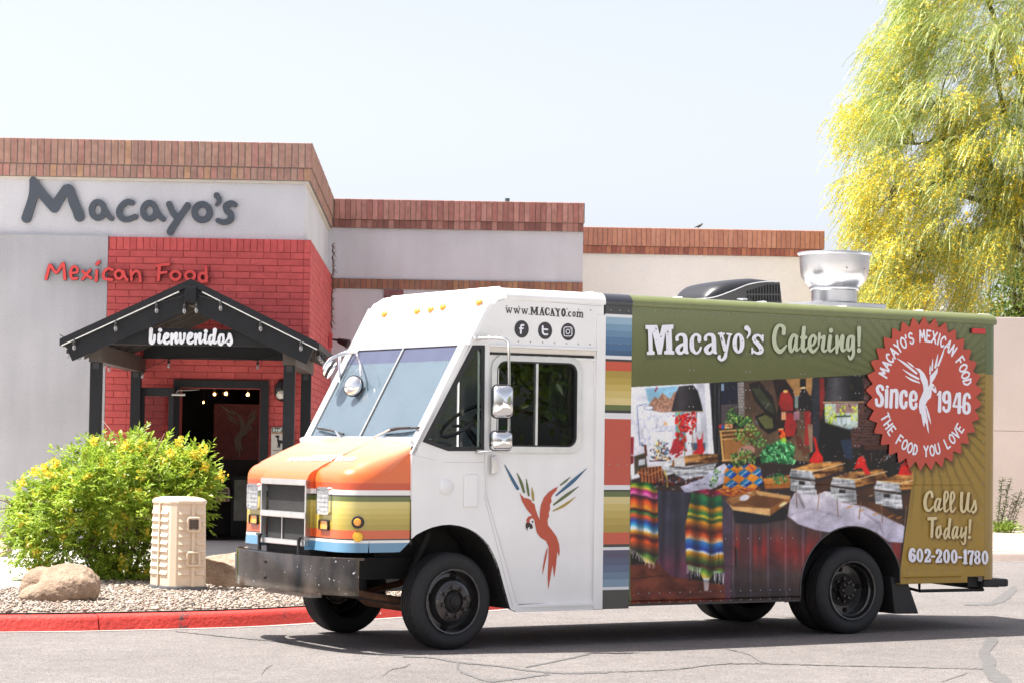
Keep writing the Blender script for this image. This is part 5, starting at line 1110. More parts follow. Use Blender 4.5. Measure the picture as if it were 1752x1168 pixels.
bar(.992, 1.016, wz0, wz1 - .007, .001, .010, 'windscreen_divider', M_ALU); bar(.984, 1.024, wz0, wz1 - .007, -.008, .0005, 'windscreen_gasket', M_RUB, 0)
bar(wy0 + .016, wy0 + .022, wz0, wz1 - .007, -.002, .004, 'windscreen_gasket', M_RUB, 0)
def ws_mat():
    m = glass_mat('windscreen_glass', tint=(.74, .86, .92), refl=1.0, veil=.155, dcol=(.50, .66, .78)); return m  # pale blue diffuse share mixed into the panes
M_WS = ws_mat(); M_WSB = glass_mat('tinted_windscreen_band', tint=(.40, .42, .56), refl=.8, veil=.26, dcol=(.26, .29, .46))
for y0, y1 in ((wy0 + .017, .991), (1.017, wy1 - .017)): bar(y0, y1, wz0 + .001, wz1 - .125, -.008, -.003, 'windscreen_pane', M_WS, 0); bar(y0, y1, wz1 - .125, wz1 - .008, -.008, -.003, 'tinted_pane', M_WSB, 0)
# wipers
def wiper(piv, elb, b0, b1):
    p, e, a, b = [slant(x, y, o) for (x, y), o in ((piv, .03), (elb, .05), (b0, .02), (b1, .02))]; mb = MB(); mb.tube([p, e], [.014, .009], 8); w = mb.build('wiper', M_CHR, truck, smooth=40); q = MB(); q.tube([a, (a + b) / 2 + np.array([-.01, 0, .01]), b], .010, 6); q.tube([a + (b - a) * .2 + np.array([-.02, 0, .01]), (a + b) / 2 + np.array([-.03, 0, .016]), a + (b - a) * .8 + np.array([-.02, 0, .01])], .007, 6); q.build('blade', M_RUB, w)
wiper((590, 757), (574, 737), (543, 732), (588, 742)); wiper((621, 757), (668, 733), (655, 738), (717, 731))
# cab marker lamps
lampme = MB().lathe([(0, -.022), (.03, -.020), (.042, -.010), (.045, 0)], 16, axis='x').mesh('lens', smooth=True); lampme.materials.append(M_AMB)
for x, y in ((658, 538), (714, 533), (737, 530), (758, 526), (820, 518)):
    q = slant(x, y, .004); o = link('marker_lamp', lampme, None, truck, tuple(float(v) for v in q)); o.rotation_euler = (0, math.atan(AS), 0); o.scale = (1, 1.0, .62)
    # rim
    rm = MB().lathe([(.044, 0), (.049, -.003), (.047, -.008)], 16, axis='x').build('bezel', M_AMB, o, smooth=True)
# vent window
cut('vent_frame', M_RUB, truck, lambda x, y: side(x, y, -.006), lambda x, y: side(x, y, .02), polys=[vent_o], neg=[[(815, 597), (823.5, 597), (822.5, 764), (765.5, 763.5), (733.5, 751)]], h=.6, grow=.8)
cut('vent_pane', glass_mat('clear_side_glass', tint=(.92, .96, .94), refl=.7), truck, lambda x, y: side(x, y, .010), polys=[[(815, 597), (824, 597), (823, 765), (765, 764.5), (732, 751)]], h=1.0, grow=.6)
cut('vent_divider', mat('pale_green_edge', (.40, .48, .42), rough=.3), truck, lambda x, y: side(x, y, .022), lambda x, y: side(x, y, .035), polys=[[(817.5, 602), (821, 600), (820, 764), (816.5, 764)]], h=.6)
# body seams, cap, side plate
M_LINE = mat('faint_seam', (.50, .50, .50), rough=.6)
z4 = Zm(680, 780, 3.435)
cut('panel_seams', M_LINE, truck, lambda x, y: side(x, y, -.0015), strokes=[np.array([(829, 775, .35), (831, 842, .35), (884, 1030, .35)]), np.array([(706, 777, .3), (760, 790, .3), (828, 790, .3)]), np.array([(849, 516, .4), (866, 511.5, .4), (1030, 524, .4)]), np.array([(828, 845, .35), (877, 1036, .35)])], h=.35)
c = side(763, 832.5); MB().lathe([(0, -.022), (.055, -.02), (.064, -.012), (.066, 0)], 24, (float(c[0]), 0, float(c[2])), 'y').build('filler_cap', M_WHT, truck, smooth=40)
p0, p1 = side(793.5, 811), side(815.5, 866.5); MB().box(p0[0], p1[0], -.016, -.001, p1[2], p0[2]).build('access_plate', M_WHT, truck, bevel=.012)
p0, p1 = side(709, 786), side(742, 792); MB().box(p0[0], p1[0] + .1, -.004, -.001, p1[2], p0[2]).build('trim_plate', M_WHT, truck)
# wheel arch lining
ll = [tuple(float(v) for v in side(x, y)[[0, 2]]) for x, y in arch]; mb = MB()
mb.add([(a, .0, b) for a, b in ll] + [(a, .5, b) for a, b in ll], [(i, i + 1, len(ll) + i + 1, len(ll) + i) for i in range(len(ll) - 1)]); mb.build('wheel_house', M_UND, truck, smooth=True)

# ---- hood
hz = lambda y: float(side(700, y, .03)[2])
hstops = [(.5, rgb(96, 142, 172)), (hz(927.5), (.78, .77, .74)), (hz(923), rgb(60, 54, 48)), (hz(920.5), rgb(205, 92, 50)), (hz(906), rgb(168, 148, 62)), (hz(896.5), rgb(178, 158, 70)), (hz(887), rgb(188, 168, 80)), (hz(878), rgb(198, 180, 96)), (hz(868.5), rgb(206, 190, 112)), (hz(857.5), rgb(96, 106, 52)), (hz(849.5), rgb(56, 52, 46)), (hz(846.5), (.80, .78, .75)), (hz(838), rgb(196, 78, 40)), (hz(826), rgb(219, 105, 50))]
htop = hstops + [(1.42 + .018 * k, tuple(np.array(rgb(219, 105, 50)) * (1 - k / 14) + np.array(rgb(234, 156, 122)) * k / 14)) for k in range(1, 15)]  # orange grows paler in fine bands up the hood
M_HOOD = ramp_z_mat('paler_top_nose_stripes', htop, rough=.3, coat=.5); M_CHEEK = ramp_z_mat('nose_stripes', hstops, rough=.3, coat=.5)
HZB = hz(943.5); LF, LC = -1.0, -1.075
def hood():
    R = .20; ys = []
    y0, y1 = .02, TW - .02
    for a in np.linspace(0, PI / 2, 9): ys.append((y0 + R * (1 - math.cos(a)), 0))
    ys += [(.35, 0), (.48, 0), (.605, 0), (.605, 1), (.64, 1), (.8, 1), (1.02, 1), (1.24, 1), (1.40, 1), (1.435, 1), (1.435, 0), (1.56, 0), (1.7, 0)]
    for a in np.linspace(PI / 2, 0, 9): ys.append((y1 - R * (1 - math.cos(a)), 0))
    cols = []
    for y, c in ys:
        d = min(y - y0, y1 - y); lf = LF if not c else LC
        if d < R: lf = LF + R - math.sqrt(max(R * R - (R - d) ** 2, 0))
        rt = .16; drop = (rt - math.sqrt(max(rt * rt - (rt - d) ** 2, 0))) * .75 if d < rt else 0
        zr = 1.700 + .03 * (1 - ((y - 1.025) / 1.0) ** 2) - drop * .55; zf = (1.515 if not c else 1.490) - drop * .9; lrear = -.415
        rn = .13; P = []
        lk = lf + rn
        for t in (0, .2, .4, .6, .8, 1.0):
            l = lrear + (lk - lrear) * t; P.append((l, y, zr + (zf - zr) * (t + .10 * t * (t - 1))))
        slope = (zf - zr) / (lk - lrear)
        for a in np.linspace(.25, PI / 2, 6): P.append((lk - rn * math.sin(a), y, zf - .02 - (rn * .9) * (1 - math.cos(a))))
        zc = P[-1][2]
        for f in (.25, .5, .75, 1.0):
            z = zc + (HZB - zc) * f; bl_ = .012 if f == 1.0 else 0; P.append((lf - bl_ * (1 if not c else 1), y, z))
        cols.append(P)
    mb = MB(); n = len(cols[0]); mb.v = [p for c in cols for p in c]
    for i in range(len(cols) - 1):
        for j in range(n - 1):
            # leave the grille opening free
            if ys[i][1] and ys[i + 1][1] and j >= 11 and 0 <= i: 
                continue
            mb.f.append((i * n + j, i * n + j + 1, (i + 1) * n + j + 1, (i + 1) * n + j))
    # near and far side cheeks
    for ci in (0, len(cols) - 1):
        P = cols[ci]; ck = MB(); b = 0; top = P[:n]; y = P[0][1]
        bot = [(p[0], y, HZB + (.0 if p[0] < -.52 else (p[0] + .52) * .9)) for p in P[:12]]
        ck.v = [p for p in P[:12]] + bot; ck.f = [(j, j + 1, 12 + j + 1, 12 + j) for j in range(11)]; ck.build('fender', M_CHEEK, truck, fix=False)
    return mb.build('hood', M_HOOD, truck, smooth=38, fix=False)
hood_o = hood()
sd = MB(); sd.box(-.425, -.405, .03, TW - .03, .9, 1.70); sd.build('cowl', M_WHT, truck)
cw = MB(); cw.hexa([(-.43, .03, 1.69), (-.43, TW - .03, 1.69), (-.36, TW - .03, 1.69), (-.36, .03, 1.69), (-.43, .03, 1.715), (-.43, TW - .03, 1.715), (-.375, TW - .03, 1.735), (-.375, .03, 1.735)]); cw.build('cowl_panel', M_WHT, truck)
MB().box(-.428, -.414, .012, .024, HZB + .06, 1.66).build('hood_gap', M_RUB, truck)
# grille
fz = lambda x, y: float(front(x, y, LC)[2])
gy0, gy1 = .625, 1.42
M_MESH = bpy.data.materials.new('black_wire_mesh'); M_MESH.use_nodes = True
def mesh_mat(m):
    t = m.node_tree; N = t.nodes; L = t.links; b = N['Principled BSDF']; b.inputs['Roughness'].default_value = .7; b.inputs['Metallic'].default_value = .0
    tc = N.new('ShaderNodeTexCoord'); w1 = N.new('ShaderNodeTexWave'); w1.bands_direction = 'DIAGONAL'; w1.inputs['Scale'].default_value = 28; w1.inputs['Distortion'].default_value = .4; L.new(tc.outputs['Object'], w1.inputs['Vector'])
    n = N.new('ShaderNodeTexNoise'); n.inputs['Scale'].default_value = 5; n.inputs['Detail'].default_value = 5; L.new(tc.outputs['Object'], n.inputs['Vector'])
    mu = N.new('ShaderNodeMath'); mu.operation = 'MULTIPLY'; L.new(w1.outputs[1], mu.inputs[0]); L.new(n.outputs[0], mu.inputs[1])
    r = N.new('ShaderNodeValToRGB'); r.color_ramp.elements[0].color = (.012, .012, .012, 1); r.color_ramp.elements[1].color = (.055, .052, .05, 1); r.color_ramp.elements[1].position = .7; L.new(mu.outputs[0], r.inputs[0]); L.new(r.outputs[0], b.inputs['Base Color'])
    bp = N.new('ShaderNodeBump'); bp.inputs['Distance'].default_value = .006; L.new(w1.outputs[1], bp.inputs['Height']); L.new(bp.outputs[0], b.inputs['Normal'])
mesh_mat(M_MESH)
zg = [fz(490, 818.5), fz(490, 828.5), fz(490, 874), fz(490, 884.5), fz(490, 922), fz(490, 931)]
grille = MB().box(LC + .045, LC + .06, gy0, gy1, zg[5] - .05, zg[0]).build('grille', M_MESH, truck)
for a, b in ((0, 1), (2, 3), (4, 5)): MB().box(LC - .012, LC + .044, gy0 - .02, gy1 + .02, zg[b], zg[a]).build('grille_bar', M_ALU, grille, bevel=.006)
for y in (gy0 - .02, gy1 + .006): MB().box(LC - .006, LC + .040, y, y + .016, zg[5] + .002, zg[0] - .002).build('grille_side', M_ALU, grille)
MB().box(LC + .03, LC + .042, 1.10, 1.112, zg[4], zg[3]).build('grille_wire', M_ALU, grille)
for y in (.66, 1.40):
    q = MB(); q.tube([(LC - .03, y, zg[5] - .06), (LC - .035, y, zg[5] + .02), (LC - .03, y, zg[4] + .03)], [.018, .014, .02], 8); q.box(LC - .05, LC - .02, y - .035, y + .035, zg[4] + .02, zg[4] + .035); q.build('hood_latch', M_RUB, truck, smooth=40)
MB().box(LC + .05, LC + .2, .62, 1.43, .70, HZB).build('radiator_shroud', M_UND, truck)
# headlights and signals
M_LENS = mat('headlight_glass', (.52, .54, .55), rough=.12, var=.25, vscale=22, coat=1.0, metal=.5)
def boxlamp(cy, cz, w, h, r, nm, m1, dep):
    pol = rrect(cy - w / 2, cz - h / 2, cy + w / 2, cz + h / 2, r); k_ = .018 if h > .1 else .009; inn = rrect(cy - w / 2 + k_, cz - h / 2 + k_, cy + w / 2 - k_, cz + h / 2 - k_, r * .7)
    o = cut(nm, M_CHR if h > .1 else M_RUB, truck, lambda x, y: np.stack([np.full_like(x, LF - dep), x, y], -1), lambda x, y: np.stack([np.full_like(x, LF + .05), x, y], -1), polys=[pol], neg=[inn], h=.005)
    cut('lens', m1, o, lambda x, y: np.stack([np.full_like(x, LF - dep + .012), x, y], -1), polys=[inn], h=.006, grow=.002); return o
lz = [float(front(556, 857, LF)[2]), float(front(436, 847, LF)[2])]; ly = [float(front(556, 857, LF)[1]), float(front(436, 847, LF)[1])]
zl = (lz[0] + lz[1]) / 2; zt_ = float(front(556.5, 897, LF)[2])
for y in ly:
    h_ = boxlamp(y, zl, .225, .222, .03, 'headlight', M_LENS, .025)
    for k in range(5): MB().box(LF - .018, LF - .0135, y - .085, y + .085, zl - .08 + k * .036, zl - .077 + k * .036).build('lens_rib', M_LENS, h_)
    boxlamp(y - .01, zt_, .165, .085, .02, 'turn_signal', M_AMB, .022)
# round reflectors on the cheek of the nose
for (x, y, r, m1) in ((612, 892.5, 10.5, M_RUB), (612.3, 917.5, 8.6, mat('amber_reflector', (.80, .45, .03), rough=.4))):
    P = front(x, y, LF); c = side(x, y, .05); R_ = r / 207
    n_ = np.array([-.72, -.69, 0]); ctr = c
    o = MB().lathe([(0, -.016), (R_ * .92, -.014), (R_, 0), (R_, .03)], 24, axis='y').build('side_reflector', m1, truck, smooth=40); o.location = tuple(float(v) for v in side(x, y, .035)); o.rotation_euler = (0, 0, -.62)
    if m1 is M_RUB: MB().lathe([(0, -.026), (R_ * .5, -.024), (R_ * .62, -.014)], 20, axis='y').build('lens', M_AMB, o, smooth=40)

# ---- front bumper
def bump_mat():
    m = bpy.data.materials.new('scuffed_black_steel'); m.use_nodes = True; t = m.node_tree; N = t.nodes; L = t.links; b = N['Principled BSDF']
    tc = N.new('ShaderNodeTexCoord'); n = N.new('ShaderNodeTexNoise'); n.inputs['Scale'].default_value = 38; n.inputs['Detail'].default_value = 6; n.inputs['Roughness'].default_value = .6; L.new(tc.outputs['Object'], n.inputs['Vector'])
    r = N.new('ShaderNodeValToRGB'); e = r.color_ramp.elements; e[0].position = .66; e[0].color = (0, 0, 0, 1); e[1].position = .68; e[1].color = (1, 1, 1, 1); L.new(n.outputs[0], r.inputs[0])
    s_ = N.new('ShaderNodeTexNoise'); s_.inputs['Scale'].default_value = 4; s_.inputs['Detail'].default_value = 8; mp = N.new('ShaderNodeMapping'); mp.inputs['Scale'].default_value = (1, 1.2, .5); L.new(tc.outputs['Object'], mp.inputs[0]); L.new(mp.outputs[0], s_.inputs['Vector'])
    r2 = N.new('ShaderNodeValToRGB'); r2.color_ramp.elements[0].color = (.022, .021, .02, 1); r2.color_ramp.elements[1].color = (.16, .13, .11, 1); r2.color_ramp.elements[0].position = .3; r2.color_ramp.elements[1].position = .75; L.new(s_.outputs[0], r2.inputs[0])
    mx = N.new('ShaderNodeMix'); mx.data_type = 'RGBA'; mx.inputs[7].default_value = (.7, .68, .66, 1); L.new(r.outputs[0], mx.inputs[0]); L.new(r2.outputs[0], mx.inputs[6]); L.new(mx.outputs[2], b.inputs['Base Color'])
    b.inputs['Metallic'].default_value = .85; rr_ = N.new('ShaderNodeMapRange'); rr_.inputs[3].default_value = .08; rr_.inputs[4].default_value = .26; L.new(s_.outputs[0], rr_.inputs[0]); L.new(rr_.outputs[0], b.inputs['Roughness']); return m
BZ0, BZ1 = .466, .768
def bl_(y): t = abs((y - 1.02) / 1.07); return -1.195 + .10 * t ** 2 + .14 * t ** 6
mb = MB(); ysb = np.linspace(-.05, 2.09, 41); prb = [(.0, BZ0), (.0, BZ1 - .012), (.010, BZ1), (.075, BZ1), (.075, BZ1 - .02), (.03, BZ1 - .02), (.03, BZ0)]
for y in ysb: mb.v += [(bl_(y) + a, y, z) for a, z in prb]
n = len(prb); mb.f = [(i * n + j, i * n + (j + 1) % n, (i + 1) * n + (j + 1) % n, (i + 1) * n + j) for i in range(40) for j in range(n)] + [tuple(range(n)), tuple(range(40 * n, 41 * n))]
bumper = mb.build('front_bumper', bump_mat(), truck, smooth=40)
for y, z in ((1.10, .69), (1.10, .56), (1.98, .70), (1.98, .54)): MB().lathe([(0, -.012), (.012, -.012), (.014, 0), (.014, .01)], 8, (bl_(y), y, z), 'x').build('bolt', M_RUB, bumper)
MB().box(bl_(1.86) - .006, bl_(1.86) + .01, 1.845, 1.875, .59, .705).build('slot', M_SEAM, bumper)
# ---- chassis
MB().box(-1.02, 5.5, .50, .58, .56, .74).build('frame_rail', M_UND, truck); MB().box(-1.02, 5.5, 1.47, 1.55, .56, .74).build('frame_rail', M_UND, truck)
MB().box(.62, 3.58, .05, TW - .05, .74, .80).build('floor', M_UND, truck); MB().box(-.42, .62, .55, TW - .05, .74, .80).build('floor', M_UND, truck); MB().box(3.58, 5.85, .62, TW - .05, .74, .80).build('floor', M_UND, truck)
for y in (.44, 1.61):
    q = MB(); q.tube([(-1.02, y, .56), (-.6, y, .44), (-.1, y, .36), (.35, y, .44), (.7, y, .60)], [.03] * 5, 8); q.v = [(a, (b - y) * 1.3 + y, c) for a, b, c in q.v]; q.build('leaf_spring', M_RST, truck, smooth=40)
    MB().box(-1.05, -.95, y - .05, y + .05, .50, .72).build('spring_hanger', M_UND, truck)
q = MB(); q.tube([(0, .25, .40), (0, .5, .31), (0, 1.5, .31), (0, 1.8, .40)], .05, 10); q.build('front_axle', M_RST, truck, smooth=40)
q = MB(); q.tube([(-.25, .25, .36), (-.22, 1.8, .36)], .018, 8); q.build('tie_rod', M_UND, truck)
q = MB(); q.tube([(4.235, .5, .395), (4.235, 1.55, .395)], .07, 12); q.lathe([(0, -.17), (.12, -.14), (.17, 0), (.12, .14), (0, .17)], 20, (4.235, 1.02, .395), 'x'); q.build('rear_axle', M_UND, truck, smooth=40)
MB().box(1.6, 2.9, 1.2, 1.9, .40, .73).build('fuel_tank', M_UND, truck, bevel=.05); MB().box(.5, 1.3, .65, 1.4, .42, .74).build('gearbox', M_UND, truck, bevel=.05)
q = MB(); q.tube([(1.2, 1.02, .55), (4.1, 1.02, .42)], .045, 10); q.build('drive_shaft', M_UND, truck, smooth=True)
MB().box(-.95, -.5, .58, 1.47, .45, .75).build('engine_sump', M_UND, truck, bevel=.04)
MB().box(-1.10, -1.0, .45, 1.30, .425, .475).build('cross_member', mat('grey_steel', (.28, .25, .22), rough=.6, metal=.4, var=.2), truck)
MB().box(2.2, 3.2, .15, .5, .44, .70).build('battery_box', M_UND, truck, bevel=.02)
q = MB(); q.tube([(-.20, .38, .62), (-.06, .36, .95)], .035, 10); q.build('shock_absorber', M_UND, truck, smooth=40)

for l0_, l1_, z1_ in ((-.46, .66, 1.03), (3.58, 4.80, .985)):
    q = MB(); q.box(l0_, l1_, .56, .58, .74 if l0_ < 0 else .50, z1_); q.box(l0_, l1_, .05, .56, z1_, z1_ + .02); q.build('wheel_house', M_UND, truck)
# ---- wheels
M_RIM = mat('black_gloss_rim', (.014, .013, .013), rough=.22, var=.2, vscale=14, coat=.5, spec=.6)
M_RIMF = mat('worn_brown_hub_face', (.026, .019, .017), rough=.35, var=.35, vscale=18, coat=.3)
tp = [(.258, .03), (.266, .018), (.30, .006), (.335, .000), (.362, .006), (.378, .018), (.388, .030), (.393, .040)]
for g in (.062, .094, .126, .158): tp += [(.397, g - .018 + .0), (.397, g), (.387, g + .002), (.387, g + .009), (.397, g + .011)]
tp += [(.397, .185), (.393, .195), (.388, .205), (.378, .217), (.362, .229), (.335, .235), (.30, .229), (.266, .217), (.258, .205)]
tyre_me = MB().lathe(tp, 72, axis='y', closed=True).mesh('tyre', smooth=35); tyre_me.materials.append(M_TYRE)
rf = MB().lathe([(.262, .035), (.268, .012), (.264, .002), (.254, .004), (.249, .020), (.243, .055), (.225, .075), (.200, .070), (.182, .035), (.170, .014), (.150, .008), (.146, .006)], 56, axis='y').mesh('wheel', smooth=40); rf.materials.append(M_RIM)
rfc = MB().lathe([(.146, .006), (.140, .002), (.098, .002), (.094, .006), (.090, .030), (.082, .034)], 40, axis='y').mesh('hub_face', smooth=40); rfc.materials.append(M_RIMF)
hubm = MB().lathe([(.088, .034), (.075, .022), (.062, .0), (.050, -.006), (.046, -.03), (.030, -.038), (.028, -.046), (0, -.046)], 32, axis='y').mesh('hub', smooth=40); hubm.materials.append(M_UND)
lug = MB().lathe([(0, -.030), (.012, -.030), (.015, -.026), (.017, -.004), (.021, .0), (.021, .004)], 6, axis='y').mesh('lug_nut'); lug.materials.append(M_RIMF)
hole = MB().lathe([(0, -.002), (.026, -.002), (.028, .01)], 20, axis='y').mesh('hand_hole', smooth=40); hole.materials.append(mat('black_void', (.002, .002, .002), rough=1))
rr_ = MB().lathe([(.262, .035), (.268, .012), (.264, .002), (.254, .006), (.247, .03), (.243, .05), (.232, .06), (.226, .12), (.222, .150), (.150, .158), (.128, .152), (.122, .150)], 56, axis='y').mesh('wheel', smooth=40); rr_.materials.append(M_RIM)
rhub = MB().lathe([(.150, .156), (.125, .149), (.085, .149), (.080, .110), (.085, .105), (.085, .085), (.055, .080), (.05, .06), (0, .058)], 32, axis='y').mesh('hub', smooth=40); rhub.materials.append(M_UND)
ring = MB().lathe([(.2695, .008), (.2675, .0005), (.2640, .0015)], 56, axis='y').mesh('rim_edge', smooth=True); ring.materials.append(mat('chipped_rim_edge', (.09, .087, .085), rough=.4, metal=.6, var=.9, vscale=30))
bore = MB().lathe([(.262, .03), (.25, .05), (.25, .2), (.262, .21)], 40, axis='y').mesh('wheel', smooth=40); bore.materials.append(M_RIM)
def wheel(l, y, me, kind_, flip=False, steer=0.):
    w = link('wheel', me, None, truck, (l, y, .397)); w.rotation_euler = (0, 0, (PI if flip else 0) + steer); link('tyre', tyre_me, None, w)
    if kind_ == 'f':
        link('hub_face', rfc, None, w); link('hub', hubm, None, w); link('rim_edge', ring, None, w)
        for k in range(8): a = 2 * PI * k / 8 + .2; link('lug_nut', lug, None, w, (.120 * math.cos(a), .002, .120 * math.sin(a)))
        for k in range(4): a = 2 * PI * k / 4 + 2.95; o = link('hand_hole', hole, None, w, (.208 * math.cos(a), .066, .208 * math.sin(a))); o.rotation_euler = (0, -a, 0); o.scale = (.7, 1, 1.25)
    elif kind_ == 'r':
        link('hub', rhub, None, w); link('rim_edge', ring, None, w)
        for k in range(8): a = 2 * PI * k / 8; link('lug_nut', lug, None, w, (.105 * math.cos(a), .150, .105 * math.sin(a)))
        for k in range(8): a = 2 * PI * k / 8; link('hub_bolt', lug, None, w, (.068 * math.cos(a), .088, .068 * math.sin(a)))
        for k in range(4): a = 2 * PI * k / 4 + .15; o = link('hand_hole', hole, None, w, (.190 * math.cos(a), .152, .190 * math.sin(a))); o.rotation_euler = (0, -a, 0)
wheel(0, .03, rf, 'f', steer=.085); wheel(0, TW - .03 + .06, rf, 'f', True, .085)
wheel(4.235, .03, rr_, 'r'); wheel(4.235, .31, bore, 'i'); wheel(4.235, TW - .03 + .04, rr_, 'r', True); wheel(4.235, TW - .31 + .04, bore, 'i', True)

# ---- rest of the body
FS = MB(); FS.box(-.42, .33, TW - .03, TW, .80, 1.66); FS.box(.33, 1.2, TW - .03, TW, .35, 1.66); FS.box(.33, 1.2, TW - .03, TW, 2.38, ZR); FS.box(1.2, 3.72, TW - .03, TW, .35, ZR); FS.box(3.72, 4.75, TW - .03, TW, .95, ZR); FS.box(4.75, 5.85, TW - .03, TW, .45, ZR)
FS.add([(-.40, TW, 1.66), (.33, TW, 1.66), (.33, TW, ZR), (.25, TW, ZR)], [(0, 1, 2, 3)]); FS.build('far_side', M_WHT, truck)
MB().box(5.83, 5.93, .05, TW - .05, .45, ZR + .08).build('rear_wall', M_WHT, truck)
MB().box(1.55, 1.58, .04, TW - .03, .80, ZR + .09).build('bulkhead', mat('cab_bulkhead', (.78, .80, .82), rough=.6, var=.05), truck); MB().box(1.545, 1.5495, 1.05, 1.65, .85, 2.55).build('bulkhead_doorway', mat('dark_doorway', (.03, .03, .032)), truck)
M_DGLD = None
# vertical corner extrusion at the rear
zsp = float(side(1690, 640)[2]); M_RC = ramp_z_mat('rear_corner_wrap', [(.4, rgb(150, 122, 52)), (zsp, rgb(88, 100, 56))])
mb = MB(); pr = [(5.815, -.001), (5.87, .0), (5.925, .012), (5.955, .035), (5.975, .07), (5.985, .11), (5.90, .11), (5.815, .02)]; n = len(pr)
mb.add([(a, b, .47) for a, b in pr] + [(a, b, ZR + .012) for a, b in pr], [(i, (i + 1) % n, n + (i + 1) % n, n + i) for i in range(n)] + [tuple(reversed(range(n))), tuple(range(n, 2 * n))]); mb.build('corner_post', M_RC, truck, smooth=40)
# upper rear marker lamp
q0, q1 = side(1660, 561.5), side(1683, 571.5); ml = MB().box(q0[0], q1[0], -.03, -.001, q1[2], q0[2]).build('clearance_lamp', M_LRD, truck, bevel=.008)
MB().box(q0[0] - .008, q0[0] + .03, -.022, -.0015, q1[2] + .004, q0[2] - .004).build('lamp_base', M_RUB, ml)
# rear step, brackets, pipe frame, mud flap
stp = MB().box(5.83, 6.15, .02, TW - .02, .395, .47).build('rear_step', M_RUB, truck, bevel=.02); MB().hexa([(5.70, .10, .40), (6.1, .10, .385), (6.1, .14, .385), (5.70, .14, .40), (5.70, .10, .50), (5.95, .10, .47), (5.95, .14, .47), (5.70, .14, .50)]).build('step_bracket', M_RUB, truck)
pz = side(1575, 1007)[2]
q = MB(); a0, a1, a2 = side(1573, 1000, .12), side(1573, 1010, .12), side(1682, 1008, .12); q.tube([(a0[0], .12, a0[2] + .06), (a1[0], .12, a1[2]), (a2[0], .12, a2[2])], .016, 8); q.tube([(a0[0] + .2, .45, a0[2] + .03), (a2[0], .12, a2[2] + .01)], .014, 8); q.tube([(a1[0], .12, a1[2]), (a1[0] + .05, .6, a1[2] + .04)], .014, 8); q.build('hose_rack', M_RUB, truck, smooth=40)
f0, f1 = side(1521, 1000, .1), side(1566, 1038, .1)
q = MB(); q.hexa([(f0[0] + .03, .05, .17), (f1[0], .05, .165), (f1[0] + .02, .56, .165), (f0[0] + .05, .56, .17), (f0[0] - .02, .05, .52), (f1[0] - .13, .05, .45), (f1[0] - .11, .56, .45), (f0[0], .56, .52)]); q.build('mud_flap', M_RUB, truck, bevel=.01)

# ---- cab interior
MB().box(-.36, .02, .10, TW - .1, 1.30, 1.70).build('dashboard', mat('black_dash', (.03, .032, .034), rough=.6), truck, bevel=.05)
q = MB(); q.lathe([(0, -.18), (.12, -.17), (.16, -.05), (.16, .1)], 20, axis='x'); q.v = [(a - .12, b + .55, c * .9 + 1.72) for a, b, c in q.v]; q.build('instrument_pod', mat('green_grey_pod', (.09, .11, .10), rough=.5), truck, smooth=True)
sw = MB(); cc = np.array(side(796, 716, .5)); ctr = Vector((float(cc[0]) + .0, .55, float(cc[2]) - .02)); ax = Vector((-.62, 0, .78)); u_ = Vector((.78, 0, .62)); v_ = Vector((0, 1, 0))
sw.tube([ctr + (u_ * math.cos(2 * PI * k / 28) + v_ * math.sin(2 * PI * k / 28)) * .215 for k in range(29)], .016, 8, cap=False); sw.tube([ctr - ax * .05 + u_ * .2, ctr - ax * .05, ctr - ax * .05 + v_ * .2], .014, 8); sw.tube([ctr, ctr - ax * .05 - v_ * .2], .014, 8); sw.tube([ctr - ax * .02, ctr - ax * .5], .03, 8); sw.build('steering_wheel', mat('black_vinyl', (.02, .02, .022), rough=.4), truck, smooth=True)
st_ = MB(); st_.box(.55, 1.05, .28, .78, 1.05, 1.2); st_.hexa([(1.0, .28, 1.2), (1.0, .78, 1.2), (1.12, .78, 1.2), (1.12, .28, 1.2), (1.14, .3, 1.85), (1.14, .76, 1.85), (1.24, .76, 1.85), (1.24, .3, 1.85)]); st_.box(.6, 1.0, .38, .68, .80, 1.05); st_.build('driver_seat', mat('dark_seat', (.035, .037, .042), rough=.7), truck, bevel=.03)
sh = thing('paper_sheets', 'white and yellow papers lying on the dashboard behind the windscreen', 'papers', tuple(TO), TYAW)
for k_, (a_, b_, c_) in enumerate(((.20, .55, (.80, .80, .78)), (.45, .80, (.75, .66, .25)))): MB().hexa([(-.32 + .02 * k_, a_, 1.712), (-.10, a_ + .05, 1.722), (-.08, b_ + .05, 1.722), (-.32, b_, 1.712), (-.32 + .02 * k_, a_, 1.715), (-.10, a_ + .05, 1.726), (-.08, b_ + .05, 1.726), (-.32, b_, 1.715)]).build('sheet', mat('sheet_%d' % k_, c_, rough=.8, var=.02), sh)
MB().box(.35, 1.18, TW - .02, TW - .014, 1.66, 2.38).build('far_pane', G_SIDE, truck)

